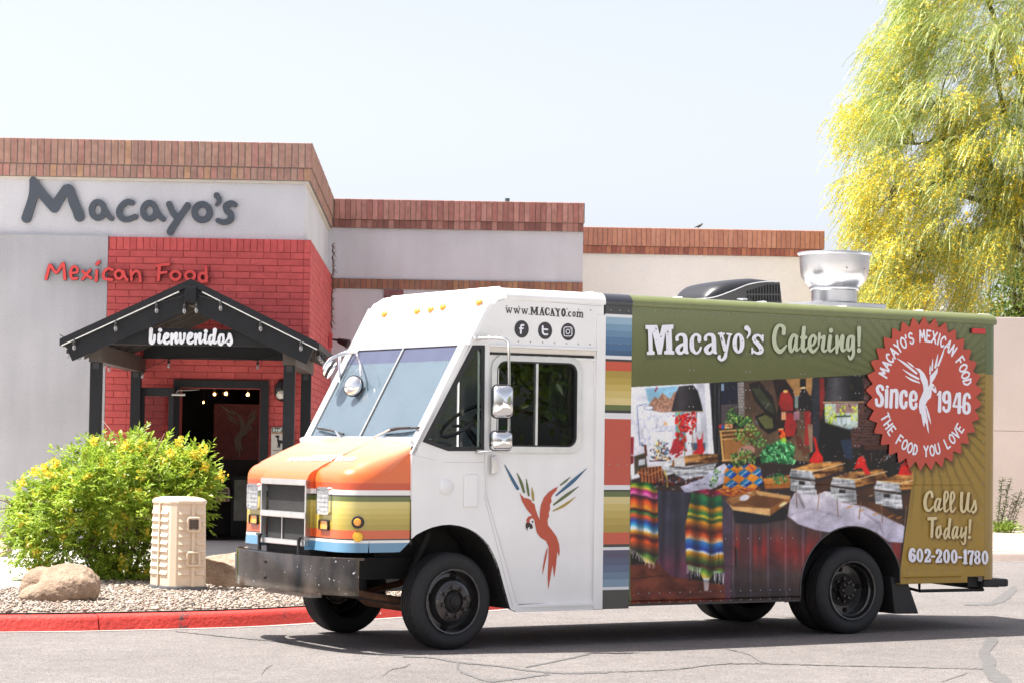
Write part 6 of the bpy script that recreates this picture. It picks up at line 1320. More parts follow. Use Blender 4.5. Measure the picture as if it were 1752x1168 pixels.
# ---- mirrors
def px3(x, y, off): return [float(v) for v in side(x, y, off)]
mir = MB(); mir.tube(crs(np.array([px3(815, 578.5, -.02), px3(835, 578.5, -.10), px3(858, 579, -.20), px3(867, 582, -.225), px3(870, 592, -.23), px3(871, 640, -.23), px3(871, 700, -.23), px3(870, 750, -.23), px3(866, 763, -.225), px3(855, 768, -.19), px3(835, 771, -.09), px3(818, 772.5, -.02)]), 4), .0125, 10)
mirror = mir.build('mirror_bracket', M_CHR, truck, smooth=True)
for x, y in ((816, 578.5), (820, 772)): p = px3(x, y, -.015); MB().box(p[0] - .03, p[0] + .03, -.04, .0, p[2] - .018, p[2] + .018).build('bracket_foot', M_ALU, truck, bevel=.006)
def mhead(x0, y0, x1, y1, off, nm):
    a, b = px3(x0, y1, off), px3(x1, y0, off); w = b[0] - a[0]; h = b[2] - a[2]
    me = MB(); n = 10; lv = []
    for k, (sc, d) in enumerate(((1.0, .035), (1.0, .02), (.97, .0), (.90, -.022), (.75, -.040), (.5, -.052), (.2, -.058))):
        pol = rrect(-w / 2 * sc, -h / 2 * sc, w / 2 * sc, h / 2 * sc, min(w, h) * .22 * sc, 5); lv.append([(p[0], d, p[1]) for p in pol])
    m_ = len(lv[0]); me.v = [p for q in lv for p in q]; me.f = [(k * m_ + i, k * m_ + (i + 1) % m_, (k + 1) * m_ + (i + 1) % m_, (k + 1) * m_ + i) for k in range(len(lv) - 1) for i in range(m_)] + [tuple(range((len(lv) - 1) * m_, len(lv) * m_)), tuple(reversed(range(m_)))]
    o = me.build(nm, M_CHR, truck, smooth=50); o.location = ((a[0] + b[0]) / 2, off, (a[2] + b[2]) / 2); o.rotation_euler = (0, 0, -.22)
    rm = MB(); rm.tube([(p[0] * 1.0, .024, p[2] * 1.0) for p in lv[0]] + [lv[0][0][:1] + (.024,) + lv[0][0][2:]], .006, 6); rm.build('rim', M_RUB, o, smooth=True)
mhead(844, 658.5, 877, 714, -.25, 'side_mirror'); mhead(841.5, 737, 875.5, 769.5, -.25, 'side_mirror')
# far side bracket and round mirrors
yf = TW + .12
def f3(x, y, l): return [float(v) for v in front(x, y, l)]
fb = MB(); fb.tube(crs(np.array([f3(612, 603, .02), f3(600, 603, -.02), f3(580, 607, -.12), f3(566, 613, -.20), f3(557, 624, -.25), f3(554, 631, -.27)]), 4), .013, 8); fb.tube(crs(np.array([f3(614, 600, .04), f3(595, 600, 0), f3(584, 604, -.08)]), 4), .012, 8); fb.tube([f3(581, 604, -.1), f3(581, 640, -.1), f3(581, 700, -.1)], .012, 8)
fb.tube([f3(611, 606, -.06), f3(616, 625, -.16), f3(618, 642, -.2)], .010, 8); fb.build('mirror_bracket', M_CHR, truck, smooth=True)
def disc(x, y, l, rx, rz, rot, nm):
    o = MB().lathe([(0, -.05), (rx * .5, -.046), (rx * .85, -.028), (rx, 0), (rx * 1.02, .012), (rx * .95, .02), (0, .02)], 28, axis='x').build(nm, M_CHR, truck, smooth=45); o.location = f3(x, y, l); o.rotation_euler = rot; o.scale = (1, 1, rz / rx)
    MB().lathe([(rx * 1.01, -.006), (rx * 1.045, .006), (rx * 1.0, .02)], 28, axis='x').build('rim', M_RUB, o, smooth=True); return o
disc(604.5, 659.5, -.22, .092, .092, (0, .15, .55), 'round_mirror'); disc(564.5, 631, -.27, .095, .085, (0, .5, -.62), 'round_mirror')

# ---- air conditioner on the roof
yc = 1.0
def p1(x, y, off=yc): q = side(x, y, off); return float(q[0]), float(q[2])
zrf = ZR + .125
HWD = .33
prof_ = [p1(x_, y_, yc - HWD * min(1, max(0, (x_ - 1185) / 130))) for x_, y_ in ((1177, 512), (1183, 503), (1192, 494), (1207, 487), (1230, 482.5), (1260, 478.5), (1290, 475.5), (1315, 476.5), (1334, 479), (1337, 483))]
mb = MB(); nS = 13
for l, zt in prof_:
    w = HWD * (1 if l > prof_[3][0] else .72 + .28 * (l - prof_[0][0]) / (prof_[3][0] - prof_[0][0]))
    for k in range(nS):
        a = PI * k / (nS - 1); cy = -math.cos(a); s_ = math.sin(a); f = min(1, s_ ** .35 if s_ > 0 else 0); mb.v.append((l, yc + w * np.sign(cy) * abs(cy) ** .45, zrf - .03 + (zt - zrf + .03) * f))
mb.f = [(i * nS + k, i * nS + k + 1, (i + 1) * nS + k + 1, (i + 1) * nS + k) for i in range(len(prof_) - 1) for k in range(nS - 1)] + [tuple(range(nS)), tuple(reversed(range((len(prof_) - 1) * nS, len(prof_) * nS)))]
M_ACB = mat('black_ac_plastic', (.016, .0165, .019), rough=.38, var=.08)
ac = mb.build('air_conditioner', M_ACB, truck, smooth=42)
yn = yc - HWD - .006
def p2(x, y): q = side(x, y, yn); return float(q[0]), float(q[2])
cut('side_cover', mat('dark_grey_grille', (.03, .029, .028), rough=.5), ac, lambda x, y: side(x, y, yn), lambda x, y: side(x, y, yn + .05), polys=[[(1205, 513), (1245, 502), (1275, 490), (1300, 485), (1334, 483), (1338, 520), (1240, 517)]], h=.8)
slots = []
for k in range(12):
    x = 1278 + k * 4.85; top = 498 - k * 1.5 if k < 7 else 487.5; slots.append([(x, top), (x + 2.6, top - .4), (x + 2.6, 503), (x, 503)]); slots.append([(x, 505.5), (x + 2.6, 505.5), (x + 2.6, 515.5 + k * .1), (x, 515 if k > 1 else 508)])
cut('vent_slots', mat('black_void', (.002, .002, .002)), ac, lambda x, y: side(x, y, yn - .003), polys=slots, h=.5)
q = MB(); q.tube(crs(np.array([[*side(1186, 512, yn)], [*side(1220, 509, yn)], [*side(1250, 499, yn)], [*side(1280, 487, yn)], [*side(1310, 482, yn)], [*side(1334, 482, yn)]]), 4), .005, 6); q.build('trim_line', mat('silver_trim', (.55, .55, .55), rough=.4, metal=.5), ac, smooth=True)
GF = {'D': [[(.1, 0), (.1, 1), (.6, .95), (.9, .5), (.6, .05), (.1, 0)]], 'O': [[(.5, 0), (.1, .3), (.1, .7), (.5, 1), (.9, .7), (.9, .3), (.5, 0)]], 'M': [[(0, 1), (.1, 0), (.5, .7), (.9, 0), (1, 1)]], 'E': [[(.9, 0), (.1, 0), (.1, 1), (.9, 1)], [(.1, .5), (.7, .5)]], 'T': [[(0, 0), (1, 0)], [(.5, 0), (.5, 1)]], 'I': [[(.5, 0), (.5, 1)]], 'C': [[(.9, .1), (.4, 0), (.1, .4), (.2, .9), (.9, .9)]]}
lt = [np.array([(1264 + i * 2.15 + 1.6 * a, 510.6 + 2.6 * b + i * .08, .38) for a, b in s_]) for i, c_ in enumerate('DOMETIC') for s_ in GF[c_]] + [np.array([(1261, 512, .5), (1263, 511.4, .5)])]
cut('lettering', M_WLET, ac, lambda x, y: side(x, y, yn - .004), strokes=lt, h=.22)
# ---- exhaust fan
kx = side(1427, 470, yc); fl_, fzc = float(side(1427.5, 470, yc)[0]), 0
rz = lambda y: float(side(1427, y, yc)[2]); rpx = lambda w: w / FPX * float(np.dot(t_world(kx[0], yc, 3.2) - CAMP, FW))
M_SPUN = mat('spun_aluminium', (.52, .52, .53), rough=.30, metal=.9, var=.05, vscale=3)
fan = MB().lathe([(0, rz(440)), (rpx(58), rz(437)), (rpx(60), rz(433)), (rpx(63), rz(433.5)), (rpx(63.5), rz(436)), (rpx(60), rz(438.5)), (rpx(59.5), rz(450)), (rpx(58.5), rz(465)), (rpx(56.5), rz(474)), (rpx(52), rz(482)), (rpx(46), rz(488.5)), (rpx(41), rz(492)), (rpx(40.5), rz(495)), (rpx(39), rz(496)), (rpx(38.5), rz(518)), (0, rz(518))], 64, (fl_, yc, 0), 'z').build('exhaust_fan', M_SPUN, truck, smooth=35)
MB().lathe([(rpx(42), rz(492)), (rpx(42.5), rz(494)), (rpx(42), rz(497)), (rpx(39.5), rz(498))], 48, (fl_, yc, 0), 'z').build('neck_ring', M_SPUN, fan, smooth=True)
MB().box(fl_ - .40, fl_ + .40, yc - .30, yc + .40, zrf - .02, rz(520)).build('fan_curb', M_SPUN, fan, bevel=.008); MB().box(fl_ - .62, fl_ + .55, yc - .46, yc + .55, zrf - .02, zrf + .012).build('curb_flashing', M_WHT2, fan)
for a in (-1.9, -1.25, -.6): MB().lathe([(0, -.005), (.005, -.004), (.007, 0)], 8, (fl_ + rpx(59) * math.cos(a), yc + rpx(59) * math.sin(a) - .002, rz(462)), 'y').build('rivet', M_UND, fan)
MB().box(fl_ + 1.6, fl_ + 1.75, .7, .85, zrf - .02, zrf + .03).build('roof_cap', M_WHT2, truck, bevel=.01)
q = MB(); q.tube([px3(795, 502.5, .9), px3(804, 495, .9)], .006, 6); q.build('aerial', M_ALU, truck)
# ================================================================== PRINTED WRAP ON THE BODY SIDE
L0, L1, GZ0 = pc + .001, 5.814, .33
STEP = .0052
nx = int((L1 - L0) / STEP) + 1; nz = int((ZR - GZ0) / STEP) + 1
gl_ = np.linspace(L0, L1, nx); gz_ = np.linspace(GZ0, ZR, nz); GL, GZ_ = np.meshgrid(gl_, gz_)
PX, PY = topx(t_world(GL, np.zeros_like(GL), GZ_))
IMG = np.zeros(PX.shape + (3,)); IMG[:] = (98, 104, 64)
def box_idx(x0, y0, x1, y1, pad=2):
    m = (PX > x0 - pad) & (PX < x1 + pad) & (PY > y0 - pad) & (PY < y1 + pad)
    r = np.where(m.any(1))[0]; c = np.where(m.any(0))[0]
    if len(r) == 0 or len(c) == 0: return None
    return slice(r[0], r[-1] + 1), slice(c[0], c[-1] + 1)
def blend(sl_, a, col):
    v = IMG[sl_]; v[:] = v * (1 - a[..., None]) + np.asarray(col, float) * a[..., None]
def colr(col, x, y):
    return np.asarray(col(x, y)) if callable(col) else np.asarray(col, float)
def poly(P, col, soft=.7, al=1.0):
    P = np.asarray(P, float); s_ = box_idx(P[:, 0].min(), P[:, 1].min(), P[:, 0].max(), P[:, 1].max(), soft + 2)
    if s_ is None: return
    x, y = PX[s_], PY[s_]; d = sd_poly(x, y, P); blend(s_, np.clip(.5 - d / max(soft, .01), 0, 1) * al, colr(col, x, y))
def line(P, col, soft=.6, al=1.0):
    P = np.array([(p[0], p[1], p[2] if len(p) > 2 else .7) for p in P], float); R = P[:, 2].max(); s_ = box_idx(P[:, 0].min() - R, P[:, 1].min() - R, P[:, 0].max() + R, P[:, 1].max() + R, soft + 2)
    if s_ is None: return
    x, y = PX[s_], PY[s_]; d = sd_stroke(x, y, P); blend(s_, np.clip(.5 - d / max(soft, .01), 0, 1) * al, colr(col, x, y))
def oval(cx, cy, rx, ry, col, rot=0., soft=.7, al=1.):
    c, s = math.cos(rot), math.sin(rot); poly([(cx + c * rx * math.cos(a) - s * ry * math.sin(a), cy + s * rx * math.cos(a) + c * ry * math.sin(a)) for a in np.linspace(0, 2 * PI, 15)[:-1]], col, soft, al)
def mixc(a, b, t): t = np.asarray(t)[..., None]; return np.asarray(a, float) * (1 - t) + np.asarray(b, float) * t
def vgrad(y0, y1, a, b, nz_=0, sc=.2, seed=3):
    return lambda x, y: mixc(a, b, np.clip((y - y0) / (y1 - y0), 0, 1)) + (fbm2(x * sc, y * sc, seed)[..., None] * nz_ if nz_ else 0)
def leaves(P, n, cols, ln=(2, 4.5), wd=.42, seed=1, dirn=None):
    P = np.asarray(P, float); r = np.random.default_rng(seed); k = 0
    while k < n:
        x, y = r.uniform(P[:, 0].min(), P[:, 0].max()), r.uniform(P[:, 1].min(), P[:, 1].max())
        if sd_poly(np.array([x]), np.array([y]), P)[0] > 0: continue
        k += 1; L_ = r.uniform(*ln); c = np.array(cols[r.integers(len(cols))], float) * r.uniform(.75, 1.25); oval(x, y, L_ / 2, L_ * wd / 2, np.clip(c, 0, 255), r.uniform(0, PI) if dirn is None else dirn + r.normal(0, .5), .6)
R5 = np.random.default_rng(77)
def paint():
    # --- ground colours: olive header, gold panel, sun rays
    whole = (slice(None), slice(None)); top = mixc((116, 122, 84), (96, 100, 60), np.clip((PY - 525) / 110, 0, 1)); IMG[:] = top
    gold = (PX > 1520) & (PY > 640 - (PX - 1520) * .03)
    ang = np.arctan2(PY - 672, PX - 1583); rad = np.hypot(PX - 1583, PY - 672)
    gcol = mixc((150, 124, 56), (166, 134, 58), np.clip((PY - 700) / 260, 0, 1)); raym = (np.sin(ang * 64) > .55) * np.clip(1 - (rad - 90) / 150, 0, 1)
    gcol = gcol * (1 - .20 * raym[..., None]); IMG[gold] = gcol[gold]
    rg = (np.sin(ang * 64) > .35) * np.clip(1 - (rad - 95) / 130, 0, 1) * (~gold); IMG[:] = IMG * (1 - .10 * rg[..., None])
    # --- the buffet photograph
    PH = [(1079, 661.5), (1560, 636), (1556, 800), (1562, 812), (1537, 1003), (1390, 1030), (1079, 1045)]
    poly(PH, vgrad(640, 900, (40, 34, 32), (26, 22, 22), 14, .12), 1.)
    # left: white mural room
    poly([(1079, 661.5), (1222, 653), (1228, 778), (1180, 800), (1079, 830)], vgrad(655, 800, (206, 208, 218), (214, 212, 218), 5, .05), 1.)
    poly([(1192, 656), (1206, 655), (1212, 776), (1205, 778)], (182, 184, 192), 1.); poly([(1206, 655), (1217, 654), (1222, 776), (1212, 776)], (222, 224, 230), 1.)
    poly([(1105, 664), (1160, 660), (1155, 700), (1112, 702)], vgrad(660, 700, (120, 165, 190), (160, 195, 210), 14, .3), 3.)
    poly([(1110, 692), (1119, 680), (1122, 679), (1126, 682), (1134, 671.5), (1142, 679), (1147, 682), (1154, 670), (1162, 668), (1162, 704), (1130, 705), (1112, 700)], lambda x, y: mixc((120, 85, 70), (190, 150, 125), np.clip(.5 + fbm2(x * .5, y * .5, 5), 0, 1)), 1.)
    poly([(1120, 668), (1124, 661), (1126, 662), (1122, 670)], (150, 50, 60), .6)
    for k in range(60):
        x, y = R5.uniform(1090, 1150), R5.uniform(690, 760); a = R5.uniform(0, PI); L_ = R5.uniform(4, 12); line([(x, y, .35), (x + L_ * math.cos(a) * .6, y + L_ * math.sin(a), .35)], (90, 108, 140), .7, .65)
    oval(1110, 697, 8, 3.5, (228, 228, 234)); line(ell(1110, 697, 8, 3.5, .5), (70, 80, 110)); line([(1095, 762, .5), (1090, 694, .5), (1108, 690, .5)], (60, 80, 120)); poly([(1096, 755), (1106, 764), (1098, 763)], (90, 98, 120))
    oval(1104, 740, 3, 8, (236, 236, 240)); oval(1117, 722, 5, 9, (235, 235, 240)); oval(1130, 722, 3, 6, (238, 236, 238)); poly([(1136, 722), (1144, 721), (1144, 727), (1136, 727)], (215, 160, 110)); oval(1145, 720, 4, 7, (238, 236, 238)); line([(1115, 738, .5), (1148, 737, .5)], (70, 90, 130)); poly([(1114, 738), (1150, 737), (1151, 755), (1116, 757)], (226, 224, 228)); leaves([(1116, 740), (1148, 739), (1148, 754), (1118, 755)], 40, [(200, 190, 150), (180, 200, 170), (220, 180, 170)], (1, 2.5), .7, 2)
    poly([(1155, 705), (1172, 704), (1174, 770), (1158, 771)], (110, 150, 168), 1.); poly([(1158, 704), (1164, 704), (1164, 770), (1160, 770)], (120, 170, 130), 1.); poly([(1188, 738), (1202, 737), (1206, 768), (1188, 769)], (196, 198, 202)); line([(1192, 704, .7), (1191, 738, .7)], (70, 72, 80)); poly([(1182, 757), (1207, 757), (1207, 770), (1185, 770)], (70, 90, 110))
    # pendant shade left
    poly([(1149, 704), (1152, 690), (1156, 674), (1162, 660), (1186, 658), (1194, 668), (1199, 685), (1203, 703)], lambda x, y: mixc((66, 62, 66), (26, 24, 28), np.clip(abs(x - 1166) / 30, 0, 1)), .8); line([(1149, 704, .8), (1203, 703, .8)], (150, 120, 80))
    # black post, far dark room
    poly([(1214, 654), (1238, 652), (1233, 776), (1222, 776)], lambda x, y: mixc((18, 17, 20), (62, 60, 70), (np.sin(x * .9) > .6) * 1.), 1.); poly([(1234, 652), (1262, 651), (1262, 690), (1234, 692)], (24, 28, 46)); poly([(1234, 692), (1262, 690), (1262, 720), (1234, 730)], (74, 66, 68)); poly([(1234, 656), (1239, 656), (1239, 668), (1234, 668)], (120, 140, 155))
    poly([(1262, 654), (1273, 653), (1275, 712), (1264, 713)], (142, 136, 132)); [line([(1262.5, y, .4), (1274, y - .4, .4)], (84, 80, 80), .6) for y in np.arange(657, 712, 5.2)]; [line([(x, y, .4), (x, y + 5, .4)], (84, 80, 80), .6) for k, y in enumerate(np.arange(657, 706, 5.2)) for x in ((1267, 1272) if k % 2 else (1265, 1269.5))]
    # painted wall with leaves and fruit
    poly([(1274, 652), (1385, 646), (1385, 790), (1274, 780)], vgrad(646, 780, (72, 54, 46), (104, 84, 62), 10, .1), 1.); poly([(1345, 648), (1392, 645), (1388, 676), (1360, 680), (1352, 668)], (160, 122, 76), 2.)
    poly([(1281, 656), (1300, 652), (1322, 678), (1330, 712), (1310, 706), (1292, 685)], (30, 26, 26), 1.); poly([(1286, 663), (1300, 664), (1322, 690), (1326, 708), (1312, 702), (1296, 682)], (58, 62, 46), 1.5); poly([(1292, 712), (1310, 704), (1328, 712), (1330, 735), (1315, 742), (1300, 730)], (26, 22, 20), 1.); poly([(1296, 714), (1310, 709), (1322, 715), (1324, 732), (1310, 733)], (92, 94, 58), 1.5)
    poly([(1322, 648), (1345, 650), (1358, 668), (1362, 700), (1364, 740), (1350, 752), (1334, 750), (1328, 720), (1332, 690)], (38, 24, 24), 1.5); poly([(1336, 672), (1348, 666), (1357, 682), (1357, 702), (1338, 703), (1332, 690)], (152, 46, 42), 1.2); poly([(1346, 704), (1356, 706), (1364, 726), (1360, 745), (1346, 747), (1342, 730)], (150, 42, 40), 1.2); poly([(1337, 704), (1345, 704), (1345, 718), (1337, 718)], (205, 150, 110)); poly([(1358, 704), (1368, 703), (1368, 718), (1358, 718)], (150, 110, 120)); poly([(1360, 677), (1368, 676), (1368, 697), (1360, 697)], (120, 132, 128)); oval(1344, 669, 4, 2.4, (250, 200, 110))
    poly([(1366, 680), (1372, 664), (1378, 664), (1388, 680), (1388, 702), (1366, 702)], (34, 30, 34)); oval(1374, 662.5, 4, 2, (250, 220, 160)); poly([(1369, 648), (1379, 647), (1379, 661), (1369, 662)], (24, 22, 26)); poly([(1376, 704), (1384, 702), (1388, 706), (1386, 760), (1376, 762), (1378, 730)], (150, 44, 40), 1.); poly([(1382, 726), (1394, 724), (1394, 770), (1386, 775)], (146, 118, 96), 1.5); poly([(1360, 745), (1372, 748), (1376, 770), (1366, 768)], (92, 50, 36)); poly([(1372, 770), (1384, 762), (1386, 772), (1374, 780)], (98, 58, 38))
    # black column, window with greenery, brick
    poly([(1390, 647), (1402, 645), (1402, 745), (1398, 780), (1391, 775)], (44, 48, 56)); poly([(1402, 646), (1410, 646), (1412, 690), (1403, 720)], (120, 40, 38)); poly([(1411, 690), (1468, 689), (1470, 735), (1440, 735), (1412, 730)], (172, 186, 176)); poly([(1430, 690), (1466, 690), (1466, 706), (1430, 706)], (150, 120, 116), 2.)
    leaves([(1411, 692), (1422, 694), (1432, 712), (1428, 728), (1412, 728)], 90, [(190, 205, 50), (120, 150, 40), (210, 220, 80)], (2, 4), .6, 4); leaves([(1438, 694), (1446, 694), (1448, 712), (1436, 712)], 30, [(180, 200, 60), (120, 150, 40)], (2, 4), .6, 5); leaves([(1456, 694), (1468, 694), (1468, 718), (1456, 718)], 30, [(190, 205, 60)], (2, 4), .6, 6); [poly([(x, 715), (x + 6, 714.6), (x + 6, 725), (x, 726)], (196, 210, 214)) for x in (1432.5, 1441, 1449)]; line([(1430, 712, 1), (1456, 711, 1)], (30, 34, 40)); line([(1433, 734, .8), (1470, 732, .8)], (120, 160, 190))
    def brick(x, y):
        r_ = np.floor(y / 4.6); u = (x + (r_ % 2) * 4.5) % 9; v = y % 4.6; m = (u < .9) | (v < .8); b = 70 + 22 * noise2(np.floor((x + (r_ % 2) * 4.5) / 9) * 3.7, r_ * 2.9, 9); return np.where(m[..., None], np.array((104, 90, 86.)), np.stack([b * 1.05, b * .62, b * .54], -1))
    poly([(1469, 648), (1500, 646), (1545, 760), (1530, 775), (1455, 765), (1452, 735), (1468, 730)], brick, 2.); poly([(1405, 720), (1455, 735), (1458, 775), (1412, 790), (1400, 780)], (18, 16, 18), 4.); poly([(1438, 752), (1456, 750), (1460, 785), (1446, 784)], (40, 54, 74), 1.); poly([(1472, 762), (1545, 758), (1560, 790), (1480, 790)], (34, 24, 22), 3.); poly([(1478, 760), (1522, 758), (1522, 768), (1480, 770)], (78, 46, 36), 1.)
    poly([(1409, 688), (1413, 668), (1417, 646), (1474, 643), (1478, 660), (1478.5, 687)], lambda x, y: mixc((78, 76, 80), (24, 22, 25), np.clip(abs(x - 1430) / 30, 0, 1)), .9); line([(1409, 688, 1), (1478, 687, 1)], (190, 160, 120))
    # chair, children's art clutter at left
    poly([(1079, 747), (1085, 747), (1084, 778), (1079, 776)], (140, 40, 50)); poly([(1079, 778), (1084, 780), (1084, 792), (1079, 794)], (120, 30, 40)); leaves([(1112, 770), (1128, 752), (1142, 756), (1148, 785), (1116, 788)], 150, [(225, 215, 200), (60, 70, 120), (200, 160, 60), (60, 120, 140), (40, 40, 50), (230, 225, 220), (150, 60, 50)], (2, 6), .5, 7); poly([(1085, 780), (1105, 774), (1108, 800), (1086, 812)], (70, 62, 48), 1.5); poly([(1093, 786), (1104, 784), (1104, 794), (1093, 796)], (200, 205, 210)); line([(1104, 762, 2.2), (1106, 778, 1.8)], (92, 52, 36)); line([(1112, 788, .9), (1140, 787, .9)], (46, 30, 30))
    leaves([(1152, 710), (1190, 704), (1192, 726), (1182, 742), (1166, 740), (1158, 728)], 110, [(200, 40, 30), (170, 26, 26), (215, 60, 36), (150, 24, 30)], (3, 6.5), .75, 8); leaves([(1158, 738), (1172, 744), (1176, 770), (1158, 782), (1146, 776)], 90, [(176, 30, 36), (140, 24, 34), (200, 50, 44)], (3, 6), .75, 9); poly([(1147, 770), (1152, 756), (1160, 750), (1164, 754), (1160, 774), (1150, 778)], (166, 44, 56), 1.5); line([(1171, 742, .6), (1172, 782, .6)], (96, 120, 60)); line([(1185, 728, .8), (1186, 776, .8)], (150, 112, 84))
    poly([(1192, 744), (1195, 752), (1200, 750), (1203, 737), (1203, 760), (1206, 770), (1202, 777), (1188, 777), (1186, 774), (1194, 766)], (184, 34, 44), .9)
    # crate, ivy, big plant, parrot
    poly([(1231, 736), (1293, 732), (1293, 790), (1238, 790)], (96, 62, 36), 1.); poly([(1238, 752), (1280, 746), (1284, 784), (1240, 786)], (150, 104, 56), 2.); [line(p, (196, 156, 96), .7) for p in ([(1232, 737, 1.5), (1294, 733, 1.5)], [(1233, 737, 1.6), (1238, 788, 1.6)], [(1236, 744, 1.1), (1272, 741, 1.1)], [(1236, 751, 1.1), (1262, 749, 1.1)], [(1236, 787, 1.3), (1260, 786, 1.3)])]; poly([(1262, 772), (1268, 764), (1284, 760), (1292, 766), (1292, 774), (1264, 778)], (176, 132, 118), 1.)
    oval(1233, 729, 3, 4, (170, 50, 40)); oval(1237, 730, 2.5, 3.5, (50, 90, 170)); poly([(1240, 725), (1254, 724), (1254, 732), (1240, 733)], (206, 190, 120)); leaves([(1240, 725), (1254, 724), (1254, 732), (1240, 733)], 10, [(200, 60, 50)], (2, 3), .8, 3)
    IVY = [(70, 120, 58), (46, 92, 44), (110, 150, 76), (34, 70, 36), (150, 180, 90)]
    leaves([(1247, 697), (1254, 694), (1262, 708), (1284, 712), (1290, 728), (1262, 728), (1240, 722)], 150, IVY, (2.5, 5), .6, 11); leaves([(1262, 720), (1284, 715), (1296, 735), (1312, 752), (1308, 768), (1288, 762), (1276, 758), (1256, 752)], 180, IVY, (2.5, 5), .6, 12); leaves([(1250, 776), (1270, 768), (1292, 772), (1296, 792), (1272, 800), (1258, 806), (1252, 790)], 150, IVY, (2.5, 5), .6, 13)
    poly([(1300, 780), (1312, 762), (1335, 756), (1358, 762), (1358, 790), (1348, 812), (1330, 818), (1310, 806)], (24, 62, 38), 3.); leaves([(1299, 782), (1310, 760), (1335, 752), (1360, 758), (1360, 790), (1350, 815), (1330, 822), (1308, 808)], 420, [(64, 140, 84), (40, 110, 62), (96, 170, 108), (28, 84, 48), (120, 190, 130)], (3.5, 7.5), .45, 14, 1.0)
    oval(1338, 742, 6, 10, (200, 90, 36), -.35); oval(1336, 738, 4, 5, (190, 50, 36)); oval(1334, 741, 2.4, 3.6, (40, 30, 28)); oval(1341, 752, 5, 4, (150, 190, 60)); line([(1333, 734, 1.), (1340, 733, 1.)], (230, 200, 120))
    # --- table top items
    poly([(1079, 820), (1150, 800), (1245, 800), (1320, 790), (1400, 800), (1560, 830), (1556, 905), (1420, 905), (1300, 880), (1230, 860), (1079, 842)], (52, 40, 38), 3.)
    def steel(x, y): return mixc((120, 122, 124), (206, 208, 210), np.clip(.5 + .75 * noise2(x * .05, y * .55, 6) + .3 * noise2(x * .35, y * .12, 8), 0, 1))
    def copper(x, y): return mixc((70, 44, 26), (206, 150, 84), np.clip(.40 + .8 * noise2(x * .03 + y * .10, y * .26, 16) + .25 * noise2(x * .2, y * .2, 19), 0, 1))
    poly([(1091, 806), (1098, 800), (1134, 796), (1136, 822), (1098, 828)], lambda x, y: mixc((70, 36, 22), (170, 104, 62), (np.sin(x * 1.1) * .5 + .5)), 1.); line([(1091, 807, .9), (1112, 812, .9), (1137, 800, .9)], (176, 116, 74))
    poly([(1130, 792), (1155, 786), (1156, 808), (1138, 814)], steel, 1.); poly([(1148, 798), (1154, 784), (1190, 776), (1228, 776), (1230, 790), (1170, 798)], copper, .8); poly([(1154, 784), (1171, 781), (1173, 798), (1154, 800)], (206, 204, 200), .8); poly([(1152, 800), (1172, 797), (1228, 790), (1216, 812), (1172, 820), (1156, 812)], steel, .8); line([(1147, 797, .9), (1172, 801, .9), (1230, 790, .9)], (64, 58, 56)); line([(1138, 806, 1.6), (1142, 832, 1.4)], (176, 150, 70)); leaves([(1112, 822), (1150, 818), (1205, 815), (1208, 828), (1120, 830)], 60, [(190, 50, 30), (60, 40, 40), (150, 150, 160), (120, 40, 30), (60, 60, 90)], (3, 7), .45, 17)
    poly([(1164, 832), (1200, 818), (1228, 798), (1240, 792), (1246, 800), (1238, 826), (1210, 840), (1172, 842)], vgrad(795, 840, (190, 190, 206), (160, 160, 178), 22, .16), 1.2); leaves([(1214, 818), (1226, 800), (1234, 806), (1222, 832), (1214, 832)], 40, IVY, (2.5, 4.5), .6, 18)
    # patchwork cloth and board
    def patch(x, y):
        u = (x - 1262) * .72 + (y - 810) * .9; v = -(x - 1262) * .6 + (y - 810) * 1.0; a = np.floor(u / 16) + np.floor(v / 16); f = (u % 16) / 16; o = mixc((214, 138, 34), (196, 110, 30), f); b = mixc((26, 120, 150), (34, 66, 150), f); b = np.where(((f > .42) & (f < .5))[..., None], (220, 225, 220), b); return np.where((a % 2 == 0)[..., None], o, b)
    poly([(1240, 806), (1247, 792), (1262, 800), (1284, 792), (1302, 800), (1304, 826), (1290, 838), (1256, 834), (1236, 836)], patch, 1.); line([(1280, 793, .8), (1292, 806, .8)], (190, 40, 110)); poly([(1304, 818), (1350, 812), (1352, 834), (1310, 836)], vgrad(812, 836, (190, 126, 60), (150, 92, 40), 18, .3), 1.); leaves([(1308, 814), (1345, 806), (1346, 824), (1326, 828)], 60, [(40, 100, 56), (70, 140, 80)], (3, 5), .5, 19, 1.4)
    poly([(1220, 838), (1262, 832), (1302, 836), (1290, 848), (1236, 852)], lambda x, y: mixc((196, 120, 36), (120, 50, 34), np.clip(.5 + noise2(x * .2, y * .5, 23), 0, 1)), 1.2)
    # --- table skirt and floor
    def skirt(x, y):
        f = np.clip(.5 + .5 * np.sin(x * .33 + 1.4 * np.sin(x * .09)), 0, 1) * .6 + .4 * np.clip(.5 + noise2(x * .25, y * .02, 31), 0, 1); a = mixc((38, 38, 50), (60, 60, 76), f); rd = np.clip((y - 900) / 70, 0, 1) * np.clip(1 - abs(y - 965) / 60, 0, 1); return a + rd[..., None] * np.array((54, 2, 6.)) * (.5 + .5 * f[..., None])
    poly([(1120, 838), (1180, 842), (1180, 1000), (1142, 1004), (1124, 965)], skirt, 1.)
